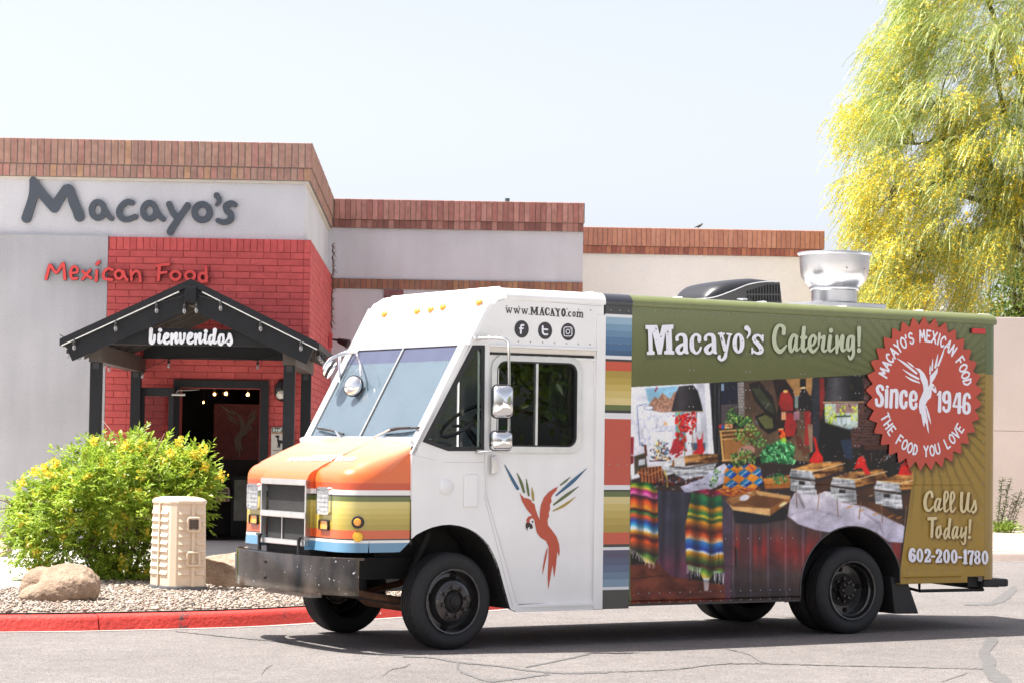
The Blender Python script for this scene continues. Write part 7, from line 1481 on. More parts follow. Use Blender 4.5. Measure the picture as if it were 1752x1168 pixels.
    def skirt2(x, y):
        f = np.clip(.5 + noise2(x * .13, y * .01, 41), 0, 1); band = np.clip(1 - abs(y - (938 + (x - 1300) * .05)) / 42, 0, 1); base = mixc((62, 50, 54), (78, 62, 60), f); base = base + band[..., None] * np.array((50, -16, -16.)) * (.4 + .8 * f[..., None]); streak = (np.sin(x * .21 + 2) > .93)[..., None] * np.array((22, 24, 30.)); dk = np.clip((y - 985) / 30, 0, 1)[..., None]; return np.clip((base + streak) * (1 - .28 * dk), 0, 255)
    poly([(1234, 846), (1250, 850), (1320, 880), (1360, 880), (1420, 905), (1545, 905), (1538, 1005), (1385, 1035), (1240, 1038)], skirt2, 1.2); poly([(1252, 862), (1346, 870), (1346, 888), (1300, 896), (1258, 894)], (22, 22, 30), 3., .9); poly([(1236, 852), (1252, 858), (1250, 1036), (1238, 1038)], vgrad(850, 1036, (66, 64, 80), (92, 56, 70), 8), 1.5)
    poly([(1079, 966), (1124, 962), (1148, 985), (1240, 1000), (1240, 1042), (1079, 1048)], lambda x, y: mixc((72, 34, 26), (116, 62, 46), np.clip(.45 + .7 * fbm2(x * .06, y * .12, 51) + .3 * np.exp(-((x - 1112) ** 2 + (y - 995) ** 2) / 300), 0, 1)), 1.5); line([(1079, 990, .5), (1135, 984, .5)], (40, 24, 22)); line([(1150, 1032, .5), (1200, 1006, .5)], (40, 24, 22))
    # serapes
    S1 = [(0, (40, 110, 60)), (.05, (200, 190, 60)), (.08, (170, 30, 110)), (.13, (230, 120, 170)), (.16, (60, 24, 50)), (.22, (226, 86, 32)), (.30, (240, 150, 50)), (.33, (60, 30, 30)), (.36, (60, 130, 70)), (.40, (228, 90, 34)), (.47, (40, 70, 150)), (.52, (60, 150, 190)), (.57, (230, 240, 240)), (.60, (232, 160, 50)), (.66, (90, 34, 40)), (.71, (228, 92, 36)), (.84, (60, 60, 50)), (.88, (90, 140, 60)), (.95, (220, 190, 70)), (1.0, (220, 220, 220))]
    S2 = [(0, (150, 30, 70)), (.05, (40, 120, 70)), (.14, (24, 80, 60)), (.18, (216, 140, 36)), (.25, (40, 110, 60)), (.28, (214, 180, 50)), (.31, (34, 80, 50)), (.35, (218, 146, 40)), (.44, (90, 36, 30)), (.50, (200, 84, 40)), (.55, (240, 190, 140)), (.575, (60, 130, 190)), (.66, (34, 60, 140)), (.69, (220, 224, 224)), (.71, (216, 148, 42)), (.80, (60, 90, 50)), (.84, (80, 44, 40)), (.90, (90, 140, 60)), (.97, (210, 180, 70)), (1.0, (210, 210, 210))]
    def serape(S, x0, y0, y1, sway):
        ts = np.array([q[0] for q in S]); cs = np.array([q[1] for q in S], float)
        def f(x, y):
            fold = np.sin((x - x0) * sway); w = 2.0 * np.sin((x - x0) * .11) + 1.1 * fold - .10 * (x - x0); t = np.clip((y - y0 + w) / (y1 - y0), 0, 1); c = np.stack([np.interp(t, ts, cs[:, k]) for k in range(3)], -1); return np.clip(c * (.80 + .22 * fold[..., None]) + noise2(x * .9, y * 1.6, 61)[..., None] * 9, 0, 255)
        return f
    poly([(1078, 826), (1100, 824), (1118, 828), (1125, 840), (1126, 900), (1127, 950), (1120, 965), (1104, 962), (1090, 945), (1078, 938)], serape(S1, 1077, 826, 964, .26), .8)
    poly([(1184, 840), (1210, 836), (1232, 840), (1237, 860), (1236, 905), (1240, 978), (1222, 980), (1214, 992), (1204, 992), (1198, 980), (1180, 975), (1174, 960), (1172, 900)], serape(S2, 1172, 838, 988, .24), .8)
    line([(1214, 850, .8), (1216, 940, 1.2), (1212, 980, .8)], (50, 34, 34), 1.5, .5); line([(1100, 850, .6), (1100, 950, .8)], (70, 40, 40), 1.5, .4)
    for x in np.arange(1079, 1122, 2.4): y = 938 + (x - 1079) * .62; line([(x, y, .45), (x + R5.normal(0, 2.2), y + R5.uniform(6, 13), .4)], (224, 216, 214), .6)
    for x in list(np.arange(1176, 1200, 2.6)) + list(np.arange(1222, 1240, 2.4)): y = 966 + (x - 1176) * .22; line([(x, y, .45), (x + R5.normal(0, 1.6), y + R5.uniform(12, 22), .4)], (224, 222, 226), .6)
    for k in range(6): line([(1204 + k * 1.8, 988, .5), (1206 + k * 1.1, 1010, .4)], (214, 218, 224), .6)
    # tray
    poly([(1240, 854), (1290, 838), (1352, 848), (1318, 880), (1252, 866)], (120, 80, 46), 1.); poly([(1244, 853), (1290, 840), (1346, 850), (1316, 872)], (104, 66, 36), 1.); poly([(1238, 855), (1254, 866), (1318, 869), (1318, 882), (1254, 872), (1246, 860)], (208, 166, 112), .8); poly([(1318, 869), (1352, 848), (1354, 856), (1318, 882)], (140, 92, 50), .8); poly([(1292, 838), (1354, 848), (1350, 854), (1296, 846)], (190, 148, 96), .8); poly([(1244, 853), (1290, 838), (1294, 846), (1254, 862)], (150, 106, 62), .8); oval(1274, 851, 9, 5, (200, 196, 204), -.3); oval(1340, 862, 8, 2.6, (222, 196, 150), -.5)
    # white cloth under the warmers
    poly([(1348, 882), (1352, 856), (1360, 842), (1386, 836), (1430, 842), (1480, 862), (1520, 880), (1548, 900), (1545, 928), (1520, 926), (1500, 910), (1470, 904), (1430, 912), (1395, 906), (1366, 896)], vgrad(840, 925, (196, 190, 198), (176, 172, 190), 34, .07), 1.); line([(1352, 880, 1.2), (1390, 870, 1.6), (1440, 884, 1.2)], (150, 142, 158), 3., .6); line([(1480, 878, 1.4), (1505, 895, 2.), (1512, 915, 1.)], (132, 124, 140), 3., .7); line([(1400, 892, 1.2), (1420, 876, 1.)], (146, 140, 156), 3., .6); line([(1366, 845, 2.), (1376, 868, 2.)], (110, 98, 100), 3., .7); poly([(1440, 858), (1480, 866), (1540, 896), (1548, 888), (1500, 860), (1460, 850)], (84, 54, 34), 3.)
    for x, y in ((1450, 868), (1470, 874), (1495, 880), (1520, 884), (1535, 886)): line([(x, y, 1.), (x + 8, y - 3, .8)], (190, 130, 60), 1.)
    # three food warmers with red napkins
    def warmer(dx, dy, s):
        T = lambda P: [(1351 + dx + (a - 1351) * s, 800 + dy + (b - 800) * s) for a, b in P]
        poly(T([(1354, 803), (1392, 790), (1440, 788), (1448, 806), (1396, 818)]), copper, .8); poly(T([(1350, 814), (1354, 802), (1390, 806), (1394, 820), (1352, 815)]), steel, .8); line(T([(1354, 802)]) + T([(1392, 806)]) + T([(1446, 792)]), (236, 214, 170), .7); line(T([(1347, 816)]) + T([(1394, 823)]) + T([(1448, 808)]), (60, 52, 50), 1.); poly(T([(1351, 818), (1394, 824), (1396, 846), (1386, 846), (1353, 838)]), steel, .8); poly(T([(1396, 824), (1446, 810), (1440, 826), (1398, 846)]), (72, 48, 34), 1.); poly(T([(1366, 822), (1376, 823), (1376, 829), (1366, 828)]), (44, 38, 36)); line(T([(1362, 838)]) + T([(1364, 868)]), (120, 96, 76), .8); line(T([(1402, 842)]) + T([(1399, 872)]), (130, 98, 72), .8)
    warmer(0, 0, 1.0); warmer(70, 14, 1.02); warmer(145, 20, 1.08)
    def nap(P, tip): poly(P, (198, 40, 34), .8); line([tip, (P[len(P) // 2][0], P[len(P) // 2][1], .6)], (130, 20, 20), 1.2, .7)
    nap([(1384, 790), (1390, 778), (1396, 770), (1391, 746), (1396, 748), (1402, 772), (1409, 782), (1408, 790), (1398, 792)], (1393, 750, .6)); nap([(1461, 802), (1468, 784), (1474, 778), (1480, 784), (1484, 798), (1490, 810), (1482, 812), (1474, 800)], (1474, 780, .6)); nap([(1537, 812), (1541, 795), (1549, 784), (1556, 796), (1560, 812)], (1549, 786, .6))
    leaves([(1500, 770), (1550, 772), (1548, 800), (1505, 796)], 30, [(150, 160, 170), (90, 60, 40), (40, 30, 28)], (3, 8), .3, 71)
    # the photographic print: soft focus, uneven light, small glints
    s_ = box_idx(1079, 636, 1565, 1045); x, y = PX[s_], PY[s_]; m = (sd_poly(x, y, PH) < 0)[..., None]
    for k in range(170):
        a, b = R5.uniform(1100, 1555), R5.uniform(775, 850); line([(a, b, .5), (a + R5.uniform(1, 5), b + R5.normal(0, .8), .4)], (232, 226, 214) if R5.uniform() < .6 else (30, 24, 22), .7, .75)
    for k in range(260):
        a, b = R5.uniform(1240, 1545), R5.uniform(655, 790); line([(a, b, R5.uniform(.3, 1.2)), (a + R5.normal(0, 4), b + R5.normal(0, 4), .4)], IMG[s_][R5.integers(0, x.shape[0]), R5.integers(0, x.shape[1])] * R5.uniform(.5, 1.3), 1.2, .45)
    v = IMG[s_]; w = (v + np.roll(v, 1, 0) + np.roll(v, -1, 0) + np.roll(v, 1, 1) + np.roll(v, -1, 1)) / 5; w = (w + np.roll(w, 1, 0) + np.roll(w, -1, 1)) / 3
    g = 1.07 + .20 * fbm2(x * .05, y * .05, 301, 3) + .05 * fbm2(x * .33, y * .33, 311, 3); w = np.clip((w * g[..., None] - 110) * 1.13 + 106, 5, 238); v[:] = np.where(m, w, v)
    # olive header over the photograph, gold panel beside it
    poly([(1078, 520), (1700, 552), (1700, 640), (1560, 636), (1079, 661.5)], lambda x, y: mixc((114, 120, 84), (94, 98, 56), np.clip((y - 540) / 100, 0, 1)) * (1 - .10 * ((np.sin(np.arctan2(y - 672, x - 1583) * 64) > .35) * np.clip(1 - (np.hypot(x - 1583, y - 672) - 95) / 140, 0, 1))[..., None]), .8)
    poly([(1562, 812), (1566, 640), (1700, 637), (1700, 1005), (1537, 1003)], lambda x, y: mixc((148, 122, 54), (164, 132, 56), np.clip((y - 700) / 260, 0, 1)) * (1 - .20 * ((np.sin(np.arctan2(y - 672, x - 1583) * 64) > .45) * np.clip(1 - (np.hypot(x - 1583, y - 672) - 90) / 170, 0, 1))[..., None]), .8)
    # printed drop shadows of the lettering
    def blur(sh, dx, dy, w, a, col=(34, 34, 30)):
        for P in sh: P = np.array(P, float); P[:, 0] += dx; P[:, 1] += dy; line(P, col, w, a)
    blur(SH_TITLE, 1.5, 5, 7, .32); blur(SH_SCRIPT, 1.5, 5, 7, .32); blur(SH_CALL, 2.5, 3.5, 5, .45, (60, 36, 24)); blur(SH_PHONE, 2, 3, 4, .38, (60, 36, 24))
    s_ = box_idx(1460, 530, 1700, 820); x, y = PX[s_], PY[s_]; d = sd_poly(x, y, [(a + 4, b + 6) for a, b in SEALPX]); blend(s_, np.clip(.5 - d / 9, 0, 1) * .55, np.array((50, 38, 26.)))

# ---------------- lettering outlines (read off the side)
za = Zm(1095, 540, 7.964); zc_ = Zm(1305, 540, 9.22); zd = Zm(1540, 820, 7.3); ze = Zm(1480, 650, 7.3)
aM = [(72, 130), (235, 130), (268, 262), (300, 130), (455, 122), (455, 180), (430, 185), (440, 475), (468, 478), (468, 525), (330, 522), (328, 480), (358, 470), (350, 215), (295, 522), (240, 522), (165, 215), (175, 475), (200, 485), (198, 528), (95, 530), (92, 490), (118, 480), (108, 188), (75, 182)]
P_M = [(1095 + a / 7.964, 540 + b / 7.964) for a, b in aM]
def aa(dx): return [za([(505 + dx, 325, 24), (505 + dx, 290, 20), (545 + dx, 258, 18), (600 + dx, 272, 27), (618 + dx, 330, 30), (622 + dx, 470, 31), (648 + dx, 505, 15)]), za([(605 + dx, 375, 16), (545 + dx, 410, 24), (512 + dx, 455, 31), (530 + dx, 500, 25), (570 + dx, 505, 19), (605 + dx, 470, 18)])]
title = [dict(polys=[P_M]), dict(strokes=aa(0)), dict(strokes=[za([(808, 335, 27), (806, 285, 24), (760, 256, 16), (715, 300, 24), (705, 380, 31), (715, 460, 29), (765, 508, 18), (808, 480, 17), (830, 430, 14)])]), dict(strokes=aa(388)),
         dict(strokes=[za([(1072, 246, 13), (1145, 246, 13)], False), za([(1190, 248, 13), (1245, 256, 13)], False), za([(1105, 250, 25), (1160, 460, 27)], False), za([(1225, 260, 14), (1175, 480, 20), (1158, 560, 24), (1115, 600, 17), (1078, 575, 21), (1082, 552, 21)])]),
         dict(polys=[[(1095 + a / 7.964, 540 + b / 7.964) for a, b in epoly(1342, 375, 82, 137)]], neg=[[(1095 + a / 7.964, 540 + b / 7.964) for a, b in epoly(1340, 375, 21, 98)]]),
         dict(strokes=[za([(1452, 168, 34), (1486, 200, 24), (1490, 250, 16), (1460, 305, 9)])]),
         dict(strokes=[za([(1660, 320, 14), (1652, 292, 18), (1610, 266, 16), (1562, 286, 24), (1556, 330, 27), (1620, 400, 31), (1655, 460, 31), (1640, 500, 25), (1590, 506, 17), (1545, 480, 14)]), za([(1672, 268, 13), (1672, 342, 13)], False), za([(1530, 442, 13), (1530, 508, 13)], False)])]
nicks = [za([(215, 175, 8), (225, 190, 5)], False), za([(198, 213, 7)], False), za([(375, 215, 9), (385, 235, 6)], False), za([(378, 262, 6)], False), za([(225, 330, 5)], False), za([(285, 285, 9)], False), za([(375, 455, 5)], False), za([(708, 350, 6)], False), za([(715, 385, 4)], False), za([(1108, 300, 7), (1118, 335, 8)], False), za([(1135, 415, 5)], False), za([(1160, 488, 7)], False), za([(1392, 345, 7)], False), za([(1290, 400, 6)], False), za([(1565, 335, 7), (1575, 345, 5)], False), za([(1645, 465, 9)], False), za([(1555, 318, 5)], False)]
script = [[[(330, 280, 32), (330, 190, 31), (275, 152, 25), (220, 190, 30), (185, 300, 33), (180, 400, 33), (205, 500, 35), (265, 565, 33), (320, 530, 25), (375, 465, 13)]],
          [[(540, 330, 24), (480, 310, 25), (435, 400, 30), (430, 500, 30), (450, 560, 25), (490, 510, 14), (530, 350, 18)], [(535, 330, 25), (525, 450, 25), (525, 520, 28), (550, 545, 12), (600, 490, 9)]],
          [[(650, 192, 30), (640, 300, 30), (635, 420, 33), (630, 510, 33), (655, 555, 24), (710, 490, 11)], [(615, 345, 27), (675, 345, 29)]],
          [[(737, 482, 11), (800, 450, 19), (835, 360, 24), (790, 310, 20), (745, 380, 28), (740, 490, 30), (780, 565, 25), (830, 540, 21), (880, 480, 11)]],
          [[(895, 287, 22), (890, 350, 22), (880, 480, 11)], [(890, 352, 21), (950, 340, 24), (970, 330, 22), (955, 430, 30), (945, 520, 28), (975, 560, 19), (1030, 520, 11)]],
          [[(1065, 330, 30), (1050, 440, 30), (1045, 520, 28), (1075, 555, 19), (1140, 490, 11)], [(1075, 228, 32), (1076, 240, 32)]],
          [[(1170, 332, 27), (1170, 450, 26), (1168, 578, 21)], [(1182, 522, 13), (1220, 400, 18), (1252, 322, 24), (1262, 345, 31), (1250, 440, 30), (1250, 520, 28), (1275, 555, 17), (1320, 510, 11)]],
          [[(1420, 330, 24), (1365, 336, 24), (1340, 420, 28), (1340, 510, 28), (1370, 545, 19), (1400, 490, 17), (1425, 350, 24)], [(1430, 342, 26), (1430, 480, 25), (1430, 600, 25), (1385, 678, 21), (1350, 627, 13)]],
          [[(1520, 197, 32), (1520, 300, 28), (1518, 468, 19)], [(1518, 535, 32), (1518, 550, 32)]]]
call = [[[(400, 210, 16), (395, 165, 17), (370, 147, 15), (330, 190, 20), (310, 280, 20), (325, 360, 20), (360, 385, 16), (400, 350, 11), (420, 325, 6)]], [[(500, 240, 12), (460, 242, 14), (437, 310, 15), (437, 370, 14), (455, 385, 10), (500, 252, 11)], [(505, 242, 12), (485, 340, 13), (495, 375, 12), (540, 340, 5)]],
        [[(540, 340, 5), (595, 220, 12), (590, 152, 11), (560, 162, 14), (552, 280, 16), (555, 370, 15), (575, 395, 11), (620, 350, 5)]], [[(620, 350, 5), (675, 225, 12), (668, 160, 11), (640, 167, 14), (630, 285, 16), (635, 375, 15), (655, 400, 11), (695, 345, 5)]],
        [[(770, 167, 20), (765, 250, 18), (765, 360, 18), (785, 400, 15), (820, 370, 13), (840, 260, 15), (856, 170, 18)], [(855, 172, 18), (845, 300, 15), (850, 380, 13), (880, 390, 7)]], [[(870, 405, 7), (910, 330, 12), (930, 258, 12), (945, 320, 14), (945, 370, 14), (915, 408, 14), (895, 390, 9)]],
        [[(360, 485, 21), (445, 480, 18)], [(405, 490, 20), (400, 600, 18), (395, 708, 18)]], [[(500, 580, 13), (465, 600, 15), (455, 690, 15), (475, 720, 13), (505, 660, 14), (500, 585, 13)], [(505, 655, 8), (540, 690, 5)]],
        [[(600, 600, 12), (570, 622, 14), (552, 700, 14), (570, 733, 10), (608, 640, 9)], [(622, 492, 18), (610, 620, 16), (605, 700, 15), (625, 725, 9)]], [[(715, 590, 12), (680, 592, 14), (657, 660, 15), (657, 715, 13), (675, 725, 10), (713, 612, 9)], [(718, 597, 13), (705, 690, 14), (715, 725, 10), (755, 680, 5)]],
        [[(770, 600, 13), (760, 680, 13), (772, 718, 12), (800, 660, 11)], [(825, 592, 14), (815, 700, 13), (810, 780, 13), (785, 803, 10), (767, 772, 7)]], [[(875, 507, 17), (870, 600, 13), (867, 665, 8)], [(865, 715, 19), (866, 720, 19)]]]
def dig(ch_, cx):
    cy = 940 + (cx - 155) * .033; E = lambda x, y, rx, ry: [(1540 + a / 7.3, 820 + b / 7.3) for a, b in epoly(cx + x, cy + y, rx, ry, 28)]; S = lambda *p: zd([(cx + a, cy + b, r) for a, b, r in p]); Sl = lambda *p: zd([(cx + a, cy + b, r) for a, b, r in p], False)
    if ch_ == '0': return dict(polys=[E(0, 0, 43, 88)], neg=[E(0, 0, 11, 60)])
    if ch_ == '6': return dict(strokes=[S((25, -48, 15), (12, -72, 15), (-14, -66, 20), (-28, -10, 22), (-24, 50, 22), (2, 74, 16), (26, 50, 18), (26, 10, 18), (4, -8, 15), (-16, 10, 12))])
    if ch_ == '2': return dict(strokes=[S((-22, -40, 17), (-20, -66, 17), (5, -74, 14), (26, -45, 18), (14, 0, 17), (-18, 45, 15), (-24, 66, 14)), Sl((-28, 70, 15), (28, 68, 16)), Sl((30, 40, 11), (30, 66, 12))])
    if ch_ == '-': return dict(strokes=[Sl((-16, 8, 12), (16, 9, 12))])
    if ch_ == '1': return dict(strokes=[Sl((6, -75, 20), (6, 75, 20)), Sl((-18, 78, 10), (28, 80, 10)), Sl((-16, -62, 10), (4, -74, 12))])
    if ch_ == '7': return dict(strokes=[Sl((-26, -72, 13), (30, -70, 14)), Sl((-30, -70, 10), (-30, -40, 9)), S((30, -66, 14), (8, 0, 18), (2, 78, 20))])
    if ch_ == '8': return dict(polys=[E(0, -42, 38, 44), E(0, 38, 42, 50)], neg=[E(0, -42, 10, 22), E(0, 40, 11, 26)])
phone = [dig(c_, x) for c_, x in zip('602-200-1780', (155, 247, 343, 412, 483, 580, 675, 750, 808, 882, 965, 1060))]
SH_TITLE = [s_ for d in title for s_ in d.get('strokes', [])] + [np.array([(p[0], p[1], 1.5) for p in P_M])] + [np.array(ell(1095 + 1342 / 7.964, 540 + 375 / 7.964, 6.5, 14, 3.5))]
SH_SCRIPT = [zc_(s_) for L_ in script for s_ in L_]; SH_CALL = [zd(s_) for L_ in call for s_ in L_]
SH_PHONE = [s_ for d in phone for s_ in d.get('strokes', [])] + [np.array([(p[0], p[1], .8) for p in q + q[:1]]) for d in phone for q in d.get('polys', [])]
# seal: teeth laid out in metres round its centre
sc_ = side(1580.5, 673); SCX, SCZ = float(sc_[0]), float(sc_[2]); NT = 33; RO, RI = .718, .638
seal = []
for k in range(NT):
    a0 = 2 * PI * k / NT + .07
    for f, r_ in ((-.16, RO - .022), (0, RO), (.16, RO - .022), (.5, RI)): a = a0 + 2 * PI / NT * f; seal.append((SCX + r_ * math.cos(a), SCZ + r_ * math.sin(a)))
sx_, sy_ = topx(t_world(np.array([p[0] for p in seal]), np.zeros(len(seal)), np.array([p[1] for p in seal]))); SEALPX = list(zip(sx_.tolist(), sy_.tolist()))
paint()
# fine print grain, rivet-free
IMG *= (1 + .03 * RNG.normal(0, 1, IMG.shape[:2]))[..., None]
# openings: wheel arch and lower edge
acx, acz, acr = 4.19, .42, .565
ex_px, ex_py = PX, PY
Zc = (GZ_[:-1, :-1] + GZ_[1:, 1:]) / 2; Lc = (GL[:-1, :-1] + GL[1:, 1:]) / 2
archm = (((Lc - acx) / .60) ** 2 + ((Zc - acz) / .565) ** 2 < 1) & (Lc < acx + .57)
archm |= (abs(Lc - (acx - .02)) < .575) & (Zc < acz + .03)
botm = np.where(Lc > acx, Zc < .455, Zc < .335); botm |= (Lc > 5.60) & (Zc < .50) & (Lc > 5.60)
keep = ~(archm | botm)
idx = np.arange(nx * nz).reshape(nz, nx); Fq = np.stack([idx[:-1, :-1], idx[:-1, 1:], idx[1:, 1:], idx[1:, :-1]], -1)[keep]
# slight oil-canning of the sheet metal and raised body ribs
def rib(z0, z1, l0, l1, h): return h * np.clip((GZ_ - z0) / .012, 0, 1) * np.clip((z1 - GZ_) / .012, 0, 1) * ((GL > l0) & (GL < l1))
zr0, zr1 = float(side(1300, 829)[2]), float(side(1300, 812)[2]); zq0, zq1 = .355, .415
bulge = .0016 * fbm2(GL * 1.3, GZ_ * 1.3, 91) + rib(zr0, zr1, L0, 5.62, .010) + rib(zq0, zq1, L0, 3.60, .012) + rib(.50, .555, 4.80, 5.52, .012)
seam_l = [2.36, 2.98, 3.60, 4.24, 4.86]
for q in seam_l: bulge += .0014 * (np.abs(GL - q) < .004)
Yg = -bulge
Vw = np.stack([GL, Yg, GZ_], -1).reshape(-1, 3)
wm = np_mesh('wrap_panel', Vw, Fq, True)
ca_ = wm.color_attributes.new('print', 'FLOAT_COLOR', 'POINT')
cl4 = np.ones((nx * nz, 4), np.float32); cl4[:, :3] = s2l(np.clip(IMG.reshape(-1, 3), 0, 255)); ca_.data.foreach_set('color', cl4.ravel())
def print_mat():
    m = bpy.data.materials.new('printed_vinyl_wrap'); m.use_nodes = True; t = m.node_tree; N = t.nodes; L = t.links; b = N['Principled BSDF']; b.inputs['Roughness'].default_value = .40; b.inputs['Specular IOR Level'].default_value = .35; b.inputs['Coat Weight'].default_value = .12; b.inputs['Coat Roughness'].default_value = .12
    a = N.new('ShaderNodeVertexColor'); a.layer_name = 'print'; n = N.new('ShaderNodeTexNoise'); tc = N.new('ShaderNodeTexCoord'); n.inputs['Scale'].default_value = 2.5; n.inputs['Detail'].default_value = 7; L.new(tc.outputs['Object'], n.inputs['Vector'])
    mr = N.new('ShaderNodeMapRange'); mr.inputs[3].default_value = .93; mr.inputs[4].default_value = 1.07; L.new(n.outputs[0], mr.inputs[0]); vm = N.new('ShaderNodeVectorMath'); vm.operation = 'SCALE'; L.new(a.outputs[0], vm.inputs[0]); L.new(mr.outputs[0], vm.inputs['Scale']); L.new(vm.outputs[0], b.inputs['Base Color']); return m
wrap = link('wrap_panel', wm, print_mat(), truck); wrap['label'] = 'printed side panel showing a buffet table under an olive header'
# edges of the openings
def edge_strip(pts, nm, m, d=.05):
    mb = MB(); n = len(pts); mb.add([(a, -.003, b) for a, b in pts] + [(a, d, b) for a, b in pts], [(i, i + 1, n + i + 1, n + i) for i in range(n - 1)]); return mb.build(nm, m, truck, smooth=True)
ap_ = [(acx - .595, .33), (acx - .595, .45)] + [(acx + .60 * math.cos(a), acz + .565 * math.sin(a)) for a in np.linspace(PI - .06, .30, 28)] + [(acx + .572, .45)]
edge_strip(ap_, 'arch_edge', M_UND, .52); lip = MB(); lip.tube([(a, -.003, b) for a, b in ap_], .006, 6); lip.build('arch_lip', mat('worn_edge', (.10, .095, .09), rough=.5, metal=.4), truck, smooth=True)
MB().box(L0, acx - .60, -.006, .03, .318, .334).build('lower_edge', mat('dark_lower_edge', (.05, .04, .04), rough=.5), truck); MB().box(acx + .565, 5.60, -.004, .03, .447, .457).build('lower_edge', MATS['olive_wrap'] if False else mat('gold_edge', rgb(150, 122, 52), rough=.4), truck)
MB().box(L0, 5.8, .02, .04, .47, ZR).build('panel_core', M_UND, truck) if False else None
MB().box(L0, acx - .62, .035, .05, .34, .80).build('skirt_backing', M_UND, truck)
# little access hatch and box rivets
hx0, hx1 = side(1230, 935), side(1260, 965)
cut('hatch', mat('hatch_line', (.03, .03, .035)), truck, lambda x, y: side(x, y, -.0045), strokes=[np.array([(1230, 937, .45), (1259, 936.5, .45), (1260, 968, .45), (1230, 969, .45), (1230, 937, .45)]), np.array([(1260.5, 938, .9), (1261, 967, .9)])], h=.35)
# rivets
rv = MB()
def rivets(ls, zs):
    for l in ls:
        for z in zs:
            if ((l - acx) / .6) ** 2 + ((z - acz) / .565) ** 2 < 1.05: continue
            r = .0075; b = len(rv.v); rv.v += [(l, -.0085, z)] + [(l + r * math.cos(2 * PI * k / 6), -.001, z + r * math.sin(2 * PI * k / 6)) for k in range(6)]; rv.f += [(b, b + 1 + k, b + 1 + (k + 1) % 6) for k in range(6)]
rivets(np.arange(L0 + .05, 5.8, .098), [ZR - .025]); rivets([q + d for q in seam_l for d in (-.022, .022)], np.arange(1.4, 2.8, .16)); rivets(np.arange(2.5, 3.55, .125), [.885]); rivets(np.arange(L0 + .1, 3.58, .11), [.425, .345]); rivets([5.79], np.arange(.6, 2.8, .13)); rivets(np.arange(4.85, 5.5, .12), [.565, .49]); rivets(np.arange(.45, 1.4, .12), [ZR - .05, 2.545]); rivets([pb + .06, pb + .15, pb + .24], [2.845, 2.56, 1.53])
kind(rv.build('rivets', mat('painted_rivet', (.30, .30, .28), rough=.4, metal=.3), truck), 'stuff')

# ================================================================== LETTERING ON THE TRUCK
S_ = lambda o: (lambda x, y: side(x, y, o))
M_LW = mat('white_vinyl', (.80, .80, .86), rough=.4, var=.02); M_LS = mat('pale_sage_vinyl', rgb(186, 194, 164), rough=.4, var=.02); M_LC = mat('cream_vinyl', rgb(216, 198, 150), rough=.4, var=.02)
def lettering(items, m, off, h, label=None, negs=()):
    root = None
    for d in items:
        o = cut('letter', m, truck, S_(off), h=h, negs=list(negs), **d) ; 
    return root
lettering(title, M_LW, -.018, .38, negs=nicks); lettering([dict(strokes=[zc_(s_) for s_ in L_]) for L_ in script], M_LS, -.018, .38)
lettering([dict(strokes=[zd(s_) for s_ in L_]) for L_ in call], M_LC, -.018, .36); lettering(phone, M_LW, -.018, .36)
# seal
pm = lambda o: (lambda x, y: np.stack([x, np.full_like(x, o), y], -1))
M_SEAL = mat('brick_red_vinyl', rgb(184, 66, 46), rough=.36, var=.07, vscale=3, coat=.35)
seal_o = cut('seal', M_SEAL, truck, pm(-.0165), polys=[seal], h=.009); seal_o['label'] = 'round red saw-toothed seal with white bird and lettering'
CAPS = {'A': [[(0, 0), (.28, 1), (.56, 0)], [(.12, .36), (.44, .36)]], 'C': [[(.5, .8), (.3, 1), (.06, .7), (.06, .3), (.28, 0), (.5, .2)]], 'D': [[(.05, 0), (.05, 1), (.35, .9), (.5, .5), (.35, .1), (.05, 0)]], 'E': [[(.48, 1), (.05, 1), (.05, 0), (.48, 0)], [(.05, .52), (.4, .52)]], 'F': [[(.48, 1), (.05, 1), (.05, 0)], [(.05, .52), (.4, .52)]], 'H': [[(.05, 0), (.05, 1)], [(.5, 0), (.5, 1)], [(.05, .5), (.5, .5)]], 'I': [[(.1, 0), (.1, 1)]], 'L': [[(.05, 1), (.05, 0), (.45, 0)]], 'M': [[(0, 0), (.08, 1), (.32, .35), (.56, 1), (.64, 0)]], 'N': [[(.05, 0), (.05, 1), (.5, 0), (.5, 1)]], 'O': [[(.3, 1), (.06, .75), (.06, .25), (.3, 0), (.54, .25), (.54, .75), (.3, 1)]], 'S': [[(.48, .85), (.28, 1), (.06, .8), (.15, .58), (.42, .42), (.48, .18), (.26, 0), (.04, .16)]], 'T': [[(0, 1), (.52, 1)], [(.26, 1), (.26, 0)]], 'U': [[(.05, 1), (.05, .22), (.28, 0), (.5, .22), (.5, 1)]], 'V': [[(0, 1), (.27, 0), (.54, 1)]], 'X': [[(0, 0), (.52, 1)], [(0, 1), (.52, 0)]], 'Y': [[(0, 1), (.26, .5), (.52, 1)], [(.26, .5), (.26, 0)]], "'": [[(.08, 1), (.04, .75)]], ' ': []}
WID = {'I': .2, "'": .14, ' ': .42, 'M': .64}
